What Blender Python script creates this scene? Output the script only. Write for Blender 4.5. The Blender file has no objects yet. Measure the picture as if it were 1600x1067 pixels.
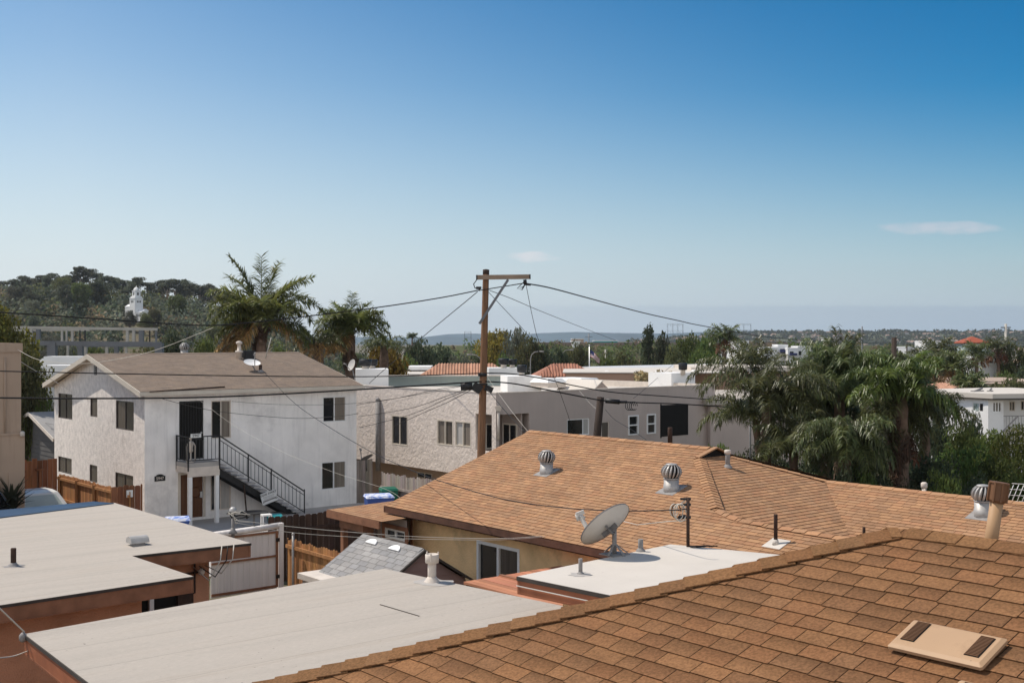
import bpy, math, random
import numpy as np
from mathutils import Vector

S = bpy.context.scene
COL = S.collection
# ---------------------------------------------------------------- camera, sky, sun, exposure
F, CX, HY, CZ = 1810.0, 800.0, 530.0, 7.0
cd = bpy.data.cameras.new('camera'); cam = bpy.data.objects.new('camera', cd); COL.objects.link(cam)
cam.location = (0, 0, CZ); cam.rotation_euler = (math.pi/2, 0, 0)
cd.sensor_width = 36; cd.lens = 36*F/1600; cd.shift_y = -3.5/1600; cd.clip_start = .1; cd.clip_end = 30000
S.camera = cam
SUN_EL = 56.0
AZ = math.atan2(-1.0, .42)
wd = bpy.data.worlds.new('World'); S.world = wd; wd.use_nodes = True
nt = wd.node_tree; N = nt.nodes; Lk = nt.links
bg = N['Background']
sky = N.new('ShaderNodeTexSky'); sky.sky_type = 'NISHITA'; sky.sun_disc = False
sky.sun_elevation = math.radians(SUN_EL); sky.sun_rotation = AZ
sky.air_density = 1.0; sky.dust_density = .45; sky.ozone_density = 2.6; sky.altitude = 0
bg.inputs[1].default_value = .10
def vmul(x, k):
    n = N.new('ShaderNodeVectorMath'); n.operation = 'SCALE'; Lk.new(x, n.inputs[0]); n.inputs['Scale'].default_value = k; return n.outputs[0]
gm = N.new('ShaderNodeGamma'); gm.inputs[1].default_value = 1.42; Lk.new(vmul(sky.outputs[0], .094), gm.inputs[0])
hs = N.new('ShaderNodeHueSaturation'); hs.inputs['Hue'].default_value = .489; hs.inputs['Saturation'].default_value = 1.42; hs.inputs['Value'].default_value = 1.0
Lk.new(vmul(gm.outputs[0], 10.6), hs.inputs['Color'])
# pale air low in the sky, reaching higher towards the sun's side
PALE = True
# two thin clouds and a low bank of sea haze, by direction in the sky
geo = N.new('ShaderNodeTexCoord')
sep = N.new('ShaderNodeSeparateXYZ'); Lk.new(geo.outputs['Generated'], sep.inputs[0])
def wm(op, a, b=None, c=None):
    n = N.new('ShaderNodeMath'); n.operation = op
    for i, x in enumerate((a, b, c)):
        if x is None: continue
        if isinstance(x, (int, float)): n.inputs[i].default_value = x
        else: Lk.new(x, n.inputs[i])
    return n.outputs[0]
ax = wm('DIVIDE', sep.outputs[0], wm('MAXIMUM', sep.outputs[1], .01))
el = wm('DIVIDE', sep.outputs[2], wm('MAXIMUM', sep.outputs[1], .01))
nz = N.new('ShaderNodeTexNoise'); nz.inputs['Scale'].default_value = 48; nz.inputs['Detail'].default_value = 9; nz.inputs['Roughness'].default_value = .62
mp = N.new('ShaderNodeMapping'); mp.inputs['Scale'].default_value = (1, 1, 3.2)
Lk.new(geo.outputs['Generated'], mp.inputs[0]); Lk.new(mp.outputs[0], nz.inputs['Vector'])
lft = wm('MINIMUM', wm('MAXIMUM', wm('SUBTRACT', .56, wm('MULTIPLY', sep.outputs[0], 1.25)), 0), 1)
hgt = wm('MAXIMUM', sep.outputs[2], 0)
bck = wm('MINIMUM', wm('MAXIMUM', wm('ADD', .15, wm('MULTIPLY', sep.outputs[1], -1.6)), 0), 1)   # unseen bright fill added to the sky behind the camera, lifts shaded walls
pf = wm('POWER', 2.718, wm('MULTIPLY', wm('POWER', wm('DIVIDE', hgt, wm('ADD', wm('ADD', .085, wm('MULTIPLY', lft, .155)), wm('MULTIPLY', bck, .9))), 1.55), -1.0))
pm = N.new('ShaderNodeMix'); pm.data_type = 'RGBA'; Lk.new(lft, pm.inputs[0]); pm.inputs[6].default_value = (3.7, 4.75, 5.7, 1); pm.inputs[7].default_value = (6.0, 6.55, 6.85, 1)
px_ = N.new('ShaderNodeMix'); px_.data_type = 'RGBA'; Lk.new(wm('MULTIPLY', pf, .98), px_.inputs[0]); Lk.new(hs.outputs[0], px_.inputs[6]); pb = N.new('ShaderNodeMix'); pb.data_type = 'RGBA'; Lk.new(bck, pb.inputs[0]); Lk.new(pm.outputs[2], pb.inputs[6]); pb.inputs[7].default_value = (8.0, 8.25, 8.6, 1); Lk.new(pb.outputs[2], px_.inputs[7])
col = px_.outputs[2]
def cloud(col, px, py, hw, hh, strength, tint, thr=.5):
    u = wm('DIVIDE', wm('SUBTRACT', ax, (px-CX)/F), hw/F); v = wm('DIVIDE', wm('SUBTRACT', el, (HY-py)/F), hh/F)
    r = wm('ADD', wm('MULTIPLY', u, u), wm('MULTIPLY', v, v))
    m = wm('SUBTRACT', 1.0, r); m = wm('ADD', m, wm('MULTIPLY', wm('SUBTRACT', nz.outputs[0], thr), 2.6))
    m = wm('MULTIPLY', wm('MINIMUM', wm('MAXIMUM', m, 0), 1), wm('MULTIPLY', wm('GREATER_THAN', sep.outputs[1], .05), strength))
    mx = N.new('ShaderNodeMix'); mx.data_type = 'RGBA'; Lk.new(m, mx.inputs[0]); Lk.new(col, mx.inputs[6]); mx.inputs[7].default_value = (*tint, 1)
    return mx.outputs[2]
col = cloud(col, 1472, 356, 105, 12, .34, (6.9, 5.9, 6.2), .5)
col = cloud(col, 832, 401, 42, 10, .4, (7.4, 6.7, 6.8))
# marine layer: a soft grey band low over the horizon, thicker towards the right
bandv = wm('DIVIDE', wm('SUBTRACT', el, wm('ADD', 18/F, wm('MULTIPLY', wm('SUBTRACT', nz.outputs[0], .5), 8/F))), 36/F)
bm_ = wm('MINIMUM', wm('MAXIMUM', wm('MULTIPLY', wm('SUBTRACT', 1.0, bandv), 9), 0), 1)
bx = wm('MINIMUM', wm('MAXIMUM', wm('ADD', wm('MULTIPLY', ax, 1.6), .35), 0), 1)
mx = N.new('ShaderNodeMix'); mx.data_type = 'RGBA'
Lk.new(wm('MULTIPLY', wm('MULTIPLY', bm_, bx), .5), mx.inputs[0]); Lk.new(col, mx.inputs[6]); mx.inputs[7].default_value = (2.9, 3.8, 4.8, 1)
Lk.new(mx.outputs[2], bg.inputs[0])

sl = bpy.data.lights.new('sun', 'SUN'); sl.energy = 3.55; sl.angle = math.radians(.53); sl.color = (1, .92, .81)
so = bpy.data.objects.new('sun', sl); COL.objects.link(so)
sd = Vector((math.sin(AZ)*math.cos(math.radians(SUN_EL)), math.cos(AZ)*math.cos(math.radians(SUN_EL)), math.sin(math.radians(SUN_EL))))
so.rotation_euler = (-sd).to_track_quat('-Z', 'Y').to_euler()
so.location = (-40, 20, 60)
S.view_settings.view_transform = 'Standard'; S.view_settings.look = 'None'
S.view_settings.exposure = 0.32; S.view_settings.gamma = 1.0; S.view_settings.use_curve_mapping = False
S.cycles.max_bounces = 8; S.cycles.diffuse_bounces = 5; S.cycles.transparent_max_bounces = 8; S.cycles.volume_bounces = 0
S.cycles.use_denoising = True

# ---------------------------------------------------------------- helpers
R = random.Random(7)
UX, UY = .77230551, .63525129
U = Vector((UX, UY, 0)); V = Vector((-UY, UX, 0)); Zv = Vector((0, 0, 1)); CAM = Vector((0, 0, CZ))
def ray(px, py): return Vector(((px-CX)/F, 1, -(py-HY)/F))
def W(px, py, d): return CAM + ray(px, py)*d
def Wz(px, py, z): return W(px, py, (CZ-z)*F/(py-HY))
def hit(px, py, p0, n):
    r = ray(px, py); return CAM + r*((p0-CAM).dot(n)/r.dot(n))
class Fr:
    """a street-grid frame: u runs along U, v along V, z is height"""
    def __init__(s, p, ang=None):
        s.o = Vector((p[0], p[1], 0)); s.U = U; s.V = V
        if ang is not None: s.U = Vector((math.cos(ang), math.sin(ang), 0)); s.V = Vector((-s.U.y, s.U.x, 0))
    def P(s, u, v, z): return s.o + s.U*u + s.V*v + Vector((0, 0, z))
    def uv(s, p): q = p-s.o; return q.dot(s.U), q.dot(s.V)
    def onV(s, px, py, v): p = hit(px, py, s.P(0, v, 0), s.V); return s.uv(p)[0], p.z
    def onU(s, px, py, u): p = hit(px, py, s.P(u, 0, 0), s.U); return s.uv(p)[1], p.z
    def onZ(s, px, py, z): return s.uv(Wz(px, py, z))
    def onP(s, px, py, p0, n): p = hit(px, py, p0, n); u, v = s.uv(p); return u, v, p.z

class MB:
    def __init__(s): s.v = []; s.f = []; s.c = []; s.m = []; s.sm = []
    def face(s, pts, c=(1, 1, 1), m=0, smooth=False):
        i = len(s.v); s.v += [tuple(p) for p in pts]; s.f.append(tuple(range(i, i+len(pts)))); s.m.append(m); s.sm.append(smooth)
        s.c.append(c if isinstance(c[0], (tuple, list)) else [c]*len(pts))
    def hexa(s, p, c=(1, 1, 1), m=0):
        i = len(s.v); s.v += [tuple(q) for q in p]
        for f in ((3, 2, 1, 0), (4, 5, 6, 7), (0, 1, 5, 4), (1, 2, 6, 5), (2, 3, 7, 6), (3, 0, 4, 7)):
            s.f.append(tuple(i+k for k in f)); s.c.append([c]*4); s.m.append(m); s.sm.append(False)
    def box(s, fr, u0, u1, v0, v1, z0, z1, c=(1, 1, 1), m=0):
        s.hexa([fr.P(u0, v0, z0), fr.P(u1, v0, z0), fr.P(u1, v1, z0), fr.P(u0, v1, z0), fr.P(u0, v0, z1), fr.P(u1, v0, z1), fr.P(u1, v1, z1), fr.P(u0, v1, z1)], c, m)
    def bar(s, a, b, w, h, up=Zv, c=(1, 1, 1), m=0):
        a = Vector(a); b = Vector(b); d = (b-a).normalized()
        x = d.cross(up)
        if x.length < 1e-4: x = d.cross(Vector((1, 0, 0)))
        x.normalize(); y = x.cross(d).normalized(); x *= w/2; y *= h/2
        s.hexa([a-x-y, a+x-y, a+x+y, a-x+y, b-x-y, b+x-y, b+x+y, b-x+y], c, m)
    def tube(s, pts, r, n=6, c=(1, 1, 1), m=0, caps=True, smooth=True):
        pts = [Vector(p) for p in pts]; k = len(pts); rr = r if isinstance(r, (list, tuple)) else [r]*k
        i0 = len(s.v); px = None
        for i, p in enumerate(pts):
            d = (pts[min(i+1, k-1)]-pts[max(i-1, 0)]).normalized()
            if px is None:
                px = d.cross(Zv if abs(d.z) < .9 else Vector((1, 0, 0))).normalized()
            px = (px-d*px.dot(d)).normalized(); py = d.cross(px)
            for j in range(n):
                t = 2*math.pi*j/n; s.v.append(tuple(p+(px*math.cos(t)+py*math.sin(t))*rr[i]))
        for i in range(k-1):
            for j in range(n):
                a = i0+i*n+j; b = i0+i*n+(j+1) % n
                s.f.append((a, b, b+n, a+n)); s.c.append([c]*4); s.m.append(m); s.sm.append(smooth)
        if caps:
            for q, rev in ((i0, True), (i0+(k-1)*n, False)):
                t = tuple(range(q, q+n)); s.f.append(t[::-1] if rev else t); s.c.append([c]*n); s.m.append(m); s.sm.append(False)
    def lathe(s, o, prof, n=16, c=(1, 1, 1), m=0, axis=Zv, smooth=True, cap=True):
        o = Vector(o); ax_ = Vector(axis).normalized(); x = ax_.cross(Vector((0, 1, 0)) if abs(ax_.y) < .9 else Vector((1, 0, 0))).normalized(); y = ax_.cross(x)
        i0 = len(s.v); k = len(prof)
        for r, h in prof:
            for j in range(n):
                t = 2*math.pi*j/n; s.v.append(tuple(o+ax_*h+(x*math.cos(t)+y*math.sin(t))*r))
        for i in range(k-1):
            for j in range(n):
                a = i0+i*n+j; b = i0+i*n+(j+1) % n
                s.f.append((a, b, b+n, a+n)); s.c.append([c]*4); s.m.append(m); s.sm.append(smooth)
        if cap:
            for q, rev in ((i0, True), (i0+(k-1)*n, False)):
                t = tuple(range(q, q+n)); s.f.append(t[::-1] if rev else t); s.c.append([c]*n); s.m.append(m); s.sm.append(False)
    def prism(s, pts, d, c=(1, 1, 1), m=0):
        """polygon pts extruded by vector d"""
        pts = [Vector(p) for p in pts]; q = [p+d for p in pts]; n = len(pts)
        s.face(pts[::-1], c, m); s.face(q, c, m)
        for i in range(n): s.face([pts[i], pts[(i+1) % n], q[(i+1) % n], q[i]], c, m)

def rootloc(o):
    while o.parent: o = o.parent
    return Vector(o.location)
def mkmesh(name, mb, mats, off):
    me = bpy.data.meshes.new(name); me.from_pydata([(x-off.x, y-off.y, z-off.z) for x, y, z in mb.v], [], mb.f)
    for m in (mats if isinstance(mats, (list, tuple)) else [mats]): me.materials.append(m)
    me.polygons.foreach_set('material_index', mb.m); me.polygons.foreach_set('use_smooth', mb.sm)
    if True:
        at = me.color_attributes.new('Col', 'FLOAT_COLOR', 'CORNER')
        at.data.foreach_set('color', [x for fc in mb.c for k in fc for x in (*k, 1.0)])
    me.update(); return me
def tag(o, label, cat, group=None, kind=None):
    if label: o['label'] = label
    if cat: o['category'] = cat
    if group: o['group'] = group
    if kind: o['kind'] = kind
    return o
def thing(name, label, cat, loc, group=None):
    o = bpy.data.objects.new(name, None); COL.objects.link(o); o.location = loc; o.empty_display_size = .3
    return tag(o, label, cat, group)
def part(name, mb, mat, parent, label=None, kind=None):
    o = bpy.data.objects.new(name, mkmesh(name, mb, mat, rootloc(parent))); COL.objects.link(o); o.parent = parent
    if label: o['label'] = label
    if kind: o['kind'] = kind
    return o
def single(name, mb, mat, label, cat, group=None, kind=None, loc=None):
    if loc is None:
        a = np.array(mb.v); loc = Vector(((a[:, 0].min()+a[:, 0].max())/2, (a[:, 1].min()+a[:, 1].max())/2, a[:, 2].min()))
    o = bpy.data.objects.new(name, mkmesh(name, mb, mat, Vector(loc))); COL.objects.link(o); o.location = loc
    return tag(o, label, cat, group, kind)
def struct(name, mb, mat):
    o = bpy.data.objects.new(name, mkmesh(name, mb, mat, Vector((0, 0, 0)))); COL.objects.link(o); o['kind'] = 'structure'; return o
def dup(root, loc, rotz=0, scale=(1, 1, 1), label=None, group=None):
    r = root.copy(); COL.objects.link(r); r.location = loc; r.rotation_euler = (0, 0, rotz); r.scale = scale if not isinstance(scale, (int, float)) else (scale,)*3
    if label: r['label'] = label
    if group: r['group'] = group
    for ch in list(root.children):
        c = ch.copy(); COL.objects.link(c); c.parent = r
        for g in list(ch.children):
            d = g.copy(); COL.objects.link(d); d.parent = c
    return r

# ---------------------------------------------------------------- materials
def srgb(r, g, b):
    f = lambda c: (c/255/12.92 if c/255 <= .04045 else ((c/255+.055)/1.055)**2.4)
    return (f(r), f(g), f(b))
def mat(name, c, rough=.8, var=.12, scale=3.0, bump=0.0, bscale=20.0, stain=0.0, stcol=(.12, .1, .08), stscale=.8, attr=False, metal=0.0, spec=.3,
        stretch=(1, 1, 1), rotz=0.0, seam=0.0, specks=0.0, c2=None, c2thr=.55, emit=None, fine=0.0, vstain=0.0):
    m = bpy.data.materials.new(name); m.use_nodes = True; t = m.node_tree; n = t.nodes; l = t.links; b = n['Principled BSDF']
    b.inputs['Roughness'].default_value = rough; b.inputs['Metallic'].default_value = metal; b.inputs['Specular IOR Level'].default_value = spec
    tc = n.new('ShaderNodeTexCoord'); mpn = n.new('ShaderNodeMapping'); mpn.inputs['Scale'].default_value = stretch
    vr = n.new('ShaderNodeVectorRotate'); vr.rotation_type = 'Z_AXIS'; vr.inputs['Angle'].default_value = -rotz
    l.new(tc.outputs['Object'], vr.inputs['Vector']); l.new(vr.outputs[0], mpn.inputs['Vector'])
    def noise(s, det=5, vec=None, rg=.55):
        q = n.new('ShaderNodeTexNoise'); q.inputs['Scale'].default_value = s; q.inputs['Detail'].default_value = det; q.inputs['Roughness'].default_value = rg
        l.new(vec or mpn.outputs[0], q.inputs['Vector']); return q.outputs[0]
    def mixc(fac, a, bcol, mode='MIX'):
        q = n.new('ShaderNodeMix'); q.data_type = 'RGBA'; q.blend_type = mode
        if isinstance(fac, (int, float)): q.inputs[0].default_value = fac
        else: l.new(fac, q.inputs[0])
        for i, x in ((6, a), (7, bcol)):
            if isinstance(x, tuple): q.inputs[i].default_value = (*x[:3], 1)
            else: l.new(x, q.inputs[i])
        return q.outputs[2]
    def ramp(x, lo, hi):
        q = n.new('ShaderNodeMapRange'); q.inputs[1].default_value = lo; q.inputs[2].default_value = hi; l.new(x, q.inputs[0]); return q.outputs[0]
    lo = tuple(x*(1-var) for x in c); hi = tuple(min(1, x*(1+var)) for x in c)
    cc = mixc(ramp(noise(scale), .3, .7), lo, hi)
    if c2: cc = mixc(ramp(noise(scale*1.7+.3, 6), c2thr, c2thr+.12), cc, c2)
    if fine: cc = mixc(fine, cc, mixc(ramp(noise(60, 3), .35, .65), tuple(x*.55 for x in c), tuple(min(1, x*1.45) for x in c)))
    if seam:      # lapped edges of the roofing sheets, every 0.95 m
        sp = n.new('ShaderNodeSeparateXYZ'); l.new(vr.outputs[0], sp.inputs[0])
        def mth(op, a, b):
            q = n.new('ShaderNodeMath'); q.operation = op
            for i, x in enumerate((a, b)):
                if isinstance(x, (int, float)): q.inputs[i].default_value = x
                else: l.new(x, q.inputs[i])
            return q.outputs[0]
        wob = mth('MULTIPLY', mth('SUBTRACT', noise(1.2, 3, vr.outputs[0]), .5), .03)
        fr_ = mth('FRACT', mth('DIVIDE', mth('ADD', sp.outputs[1], wob), .95), 0)
        cc = mixc(mth('MULTIPLY', mth('LESS_THAN', fr_, .022), seam), cc, tuple(x*.52 for x in c))
        cc = mixc(mth('MULTIPLY', ramp(fr_, .25, .0), seam*.28), cc, tuple(x*.72 for x in c))
    if specks: cc = mixc(ramp(noise(17, 2, vr.outputs[0]), .73, .76), cc, tuple(x*(1-specks) for x in c))
    if attr:
        at = n.new('ShaderNodeAttribute'); at.attribute_name = 'Col'; cc = mixc(1.0, cc, at.outputs['Color'], 'MULTIPLY')
    if stain: cc = mixc(ramp(noise(stscale, 8, rg=.68), .62-.2*stain, .92-.2*stain), cc, stcol)
    if vstain:
        mv = n.new('ShaderNodeMapping'); mv.inputs['Scale'].default_value = (3.2, 3.2, .28); l.new(tc.outputs['Object'], mv.inputs[0])
        f = ramp(noise(1.6, 6, mv.outputs[0], .62), .5, .8); q = n.new('ShaderNodeMath'); q.operation = 'MULTIPLY'; l.new(f, q.inputs[0]); q.inputs[1].default_value = vstain
        cc = mixc(q.outputs[0], cc, stcol)
    l.new(cc, b.inputs['Base Color'])
    if bump:
        bp = n.new('ShaderNodeBump'); bp.inputs['Strength'].default_value = min(1, bump); bp.inputs['Distance'].default_value = .02*max(1, bump)
        l.new(noise(bscale, 4), bp.inputs['Height']); l.new(bp.outputs[0], b.inputs['Normal'])
    if emit: b.inputs['Emission Color'].default_value = (*emit, 1); b.inputs['Emission Strength'].default_value = 1
    return m
def leafmat(name, c, var=.35, transl=.5, rough=.6, scale=.6, gloss=.25):
    m = bpy.data.materials.new(name); m.use_nodes = True; t = m.node_tree; n = t.nodes; l = t.links; b = n['Principled BSDF']
    b.inputs['Roughness'].default_value = rough; b.inputs['Specular IOR Level'].default_value = gloss
    at = n.new('ShaderNodeAttribute'); at.attribute_name = 'Col'
    q = n.new('ShaderNodeMix'); q.data_type = 'RGBA'; q.blend_type = 'MULTIPLY'; q.inputs[0].default_value = 1; q.inputs[6].default_value = (*c, 1); l.new(at.outputs['Color'], q.inputs[7])
    oi = n.new('ShaderNodeObjectInfo'); hv = n.new('ShaderNodeHueSaturation')
    mr = n.new('ShaderNodeMapRange'); mr.inputs[3].default_value = .72; mr.inputs[4].default_value = 1.3; l.new(oi.outputs['Random'], mr.inputs[0]); l.new(mr.outputs[0], hv.inputs['Value'])
    mr2 = n.new('ShaderNodeMapRange'); mr2.inputs[3].default_value = .47; mr2.inputs[4].default_value = .515; l.new(oi.outputs['Random'], mr2.inputs[0]); l.new(mr2.outputs[0], hv.inputs['Hue'])
    l.new(q.outputs[2], hv.inputs['Color'])
    l.new(hv.outputs[0], b.inputs['Base Color'])
    tr = n.new('ShaderNodeBsdfTranslucent'); l.new(hv.outputs[0], tr.inputs[0]); ms = n.new('ShaderNodeMixShader'); ms.inputs[0].default_value = transl
    l.new(b.outputs[0], ms.inputs[1]); l.new(tr.outputs[0], ms.inputs[2]); l.new(ms.outputs[0], n['Material Output'].inputs[0])
    return m
GA = math.atan2(UY, UX)
M = dict(
  shingle=mat('tan_shingle', (.375, .213, .117), .95, .13, .9, .35, 90, attr=True, fine=.30, stain=.08, stcol=(.2, .13, .08)),
  shingle_near=mat('brown_shingle', (.32, .165, .080), .95, .10, 5, .8, 220, attr=True, fine=.5, spec=.15),
  shingle_grey=mat('grey_brown_shingle', (.235, .18, .138), .95, .14, 2.2, .3, 60, attr=True, fine=.2, stain=.15, stcol=(.18, .13, .1)),
  shingle_shed=mat('shed_shingle', (.30, .29, .28), .95, .1, 4, .3, 60, attr=True, fine=.2),
  under=mat('felt', (.05, .032, .022), .95),
  cap_near=mat('cap_shingle_near', (.275, .145, .068), .95, .12, 6, .8, 220, attr=True, fine=.5, spec=.15),
  roll=mat('roll_roofing', (.455, .405, .35), .95, .09, 1.3, .5, 60, stain=.42, stcol=(.345, .29, .235), stscale=1.3, seam=.36, specks=.45, stretch=(.2, 2.6, 1), rotz=GA, fine=.22),
  roll_white=mat('white_roofing', (.58, .53, .47), .9, .08, .8, .15, 70, specks=.2, stain=.25, stcol=(.52, .49, .46), stscale=.8),
  edge_dark=mat('tar_edge', (.055, .045, .038), .8, .3, 4), edge_blue=mat('blue_metal', (.025, .052, .095), .45, .15, 2, spec=.5),
  edge_pale=mat('drip_edge', (.62, .58, .53), .6, .1, 3),
  fascia=mat('brown_fascia', (.27, .125, .07), .7, .25, 3, .2, 12, stretch=(1, 1, 1)),
  fascia_dark=mat('dark_fascia', (.105, .05, .032), .7, .25, 3, .2, 12), fascia_red=mat('red_fascia', (.30, .105, .05), .7, .2, 2.5, .2, 14),
  stucco_orange=mat('orange_stucco', (.50, .25, .15), .95, .14, 2, .8, 38, stain=.2, stcol=(.2, .1, .06)),
  stucco_white=mat('white_stucco', (.89, .855, .815), .95, .11, .9, .5, 30, stain=.2, stcol=(.40, .38, .37), stscale=.5, vstain=.38),
  stucco_gable=mat('rough_white_stucco', (.82, .755, .70), .95, .16, 5, .9, 16, stain=.22, stcol=(.42, .37, .33), stscale=1.1, vstain=.2),
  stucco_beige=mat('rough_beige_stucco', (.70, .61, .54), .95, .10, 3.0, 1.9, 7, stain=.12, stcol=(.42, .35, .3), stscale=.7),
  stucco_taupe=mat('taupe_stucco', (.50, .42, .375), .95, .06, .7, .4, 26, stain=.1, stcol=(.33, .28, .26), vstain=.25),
  stucco_ochre=mat('ochre_stucco', (.80, .54, .28), .95, .16, 1.6, .6, 24, stain=.4, stcol=(.27, .2, .12), stscale=1.0),
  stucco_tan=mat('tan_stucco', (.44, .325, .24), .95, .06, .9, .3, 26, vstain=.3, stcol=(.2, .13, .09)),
  siding_shaded=mat('shade_darkened_siding', (.105, .10, .098), .9, .1, 2),  # siding colour darkened to carry the shadow lying over the garage
  taupe_dark=mat('taupe_trim', (.40, .33, .29), .9, .08, 2),
  white=mat('white_paint', (.80, .79, .77), .55, .04, 3, stain=.08, stcol=(.5, .47, .44)), offwhite=mat('aged_white', (.64, .565, .49), .7, .09, 4, stain=.15, stcol=(.35, .3, .27)),
  cream=mat('cream_trim', (.62, .55, .46), .6, .06, 3),
  brownframe=mat('bronze_frame', (.06, .045, .036), .45, .1, 3, spec=.5), alum=mat('aluminium', (.55, .55, .55), .38, .05, 4, metal=.85),
  glass=mat('window_glass', (.018, .018, .02), .07, .3, 1.0, spec=.6), glass_drape=mat('curtained_glass', (.20, .17, .14), .2, .3, 2.5, stretch=(6, 6, .2), spec=.5),
  glass_pale=mat('pale_curtained_glass', (.46, .44, .41), .25, .15, 2.5, stretch=(7, 7, .3), spec=.5), glass_brown=mat('brown_blind_glass', (.10, .083, .068), .2, .2, 2.0, stretch=(6, 6, .3), spec=.5),
  dark=mat('dark_interior', (.012, .011, .010), .9), black=mat('black_iron', (.014, .014, .015), .5, .2, 6, spec=.4), rubber=mat('cable_black', (.012, .011, .011), .6),
  cable_white=mat('cable_pale', (.58, .54, .47), .6), galv=mat('galvanised', (.42, .405, .385), .5, .18, 5, metal=.25, stain=.15, stcol=(.25, .22, .2)), steel=mat('painted_steel', (.15, .155, .165), .5, .12, 1.5, metal=.2),
  steel_pale=mat('pale_steel', (.42, .395, .35), .6, .1, 1.5), lead=mat('lead_grey', (.27, .255, .245), .7, .2, 6), rust=mat('rusty_pipe', (.05, .028, .02), .8, .3, 8),
  pole=mat('pole_wood', (.235, .125, .068), .9, .25, 3, .9, 18, stretch=(8, 8, .35), stain=.55, stcol=(.07, .042, .03), stscale=1.4),
  pole_dark=mat('pole_dark_wood', (.05, .035, .028), .9, .3, 3, .6, 18, stretch=(6, 6, .4)), crossarm=mat('crossarm_wood', (.27, .20, .145), .9, .2, 2, .4, 18),
  fence_red=mat('redwood_fence', (.21, .085, .042), .85, .3, 1.3, .4, 20, stretch=(6, 6, .5), attr=True), fence_orange=mat('cedar_fence', (.40, .19, .075), .8, .25, 1.5, .4, 20, stretch=(6, 6, .5), attr=True),
  fence_shaded=mat('shade_darkened_fence', (.06, .035, .026), .85, .3, 1.5, .4, 20, stretch=(6, 6, .5), attr=True), fence_grey=mat('weathered_fence', (.33, .28, .245), .9, .25, 1.5, .4, 20, stretch=(6, 6, .5), attr=True),  # the first board colour is darkened to paint shade on the back fence
  gate=mat('whitewashed_boards', (.80, .75, .71), .8, .12, 1.2, .2, 16, stretch=(5, 5, .35), stain=.2, stcol=(.36, .34, .34)),
  deck=mat('red_planks', (.46, .195, .105), .7, .14, 1.2, .2, 14, attr=True), tan_plastic=mat('tan_plastic', (.44, .285, .168), .55, .05, 2, stain=.3, stcol=(.30, .185, .105), stscale=5, specks=.45),
  cap_brown=mat('brown_metal', (.17, .085, .042), .6, .15, 3), tan_paint=mat('tan_metal', (.42, .26, .14), .6, .12, 3, stain=.2, stcol=(.22, .12, .06)), vinyl=mat('mauve_siding', (.235, .155, .14), .8, .08, 3),
  concrete=mat('concrete', (.40, .375, .35), .95, .12, .7, .2, 20, stain=.3, stcol=(.2, .18, .16)), tread=mat('stair_tread', (.42, .40, .385), .95, .1, 3, stain=.3, stcol=(.15, .14, .12)),
  asphalt=mat('asphalt', (.06, .058, .056), .95, .2, .5), soil=mat('dry_ground', (.16, .125, .085), 1, .3, .02, c2=(.07, .085, .035), c2thr=.5),
  tile=mat('clay_tile', (.46, .25, .165), .85, .2, 2.0, .3, 8, attr=True), tile2=mat('red_tile', (.36, .165, .11), .85, .18, 2.0, attr=True),
  doorwood=mat('brown_door', (.13, .055, .024), .5, .2, 2, stretch=(5, 5, .5)), carwhite=mat('car_white', (.72, .71, .67), .25, .02, 3, spec=.6), carblue=mat('car_silver', (.30, .34, .40), .25, .02, 3, metal=.4),
  carglass=mat('car_glass', (.42, .47, .43), .3, .1, 2, spec=.7), tyre=mat('tyre', (.02, .02, .02), .9), blue=mat('blue_plastic', (.03, .07, .26), .5), blue_white=mat('blue_tarp', (.16, .26, .62), .6, .3, 3, c2=(.7, .72, .8), c2thr=.42),
  green=mat('green_plastic', (.012, .12, .075), .5), teal=mat('teal_plastic', (.02, .30, .33), .5), red=mat('red_lamp', (.3, .03, .02), .3),
  dish=mat('dish_grey', (.52, .49, .45), .5, .06, 3, stain=.15, stcol=(.25, .22, .19)), dishback=mat('dish_edge', (.16, .15, .145), .6), beigeb=mat('far_beige', (.42, .32, .25), .9, .08, .5), brownb=mat('brown_roof', (.44, .285, .205), .9, .1, .6),
  whiteb=mat('far_white', (.80, .79, .77), .8, .05, .5, stain=.1, stcol=(.5, .48, .46)), greenb=mat('pale_green_wall', (.40, .47, .45), .85, .08, .6, vstain=.4, stcol=(.3, .32, .31)), awning=mat('navy_awning', (.04, .05, .14), .7),
  far_red=mat('tower_tile', (.33, .085, .045), .8, .1, 1), barrel=mat('barrel_white', (.6, .6, .6), .5, .04, 1), cactus=mat('dry_succulent', (.42, .32, .17), .8, .3, 2, c2=(.12, .13, .05)),
  signwhite=mat('sign_white', (.72, .72, .70), .5, .04, 5), signblack=mat('sign_black', (.02, .02, .02), .6), flagblue=mat('flag_blue', (.05, .06, .18), .8), flagred=mat('flag_red', (.32, .06, .07), .8), flagwhite=mat('flag_white', (.7, .68, .68), .8),
  bark=mat('tree_bark', (.17, .125, .09), .95, .3, 3, .6, 12), bark_pale=mat('pale_bark', (.36, .29, .23), .95, .25, 2), palmtrunk=mat('palm_trunk', (.16, .105, .075), .95, .35, 4, .8, 10),
)
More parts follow.
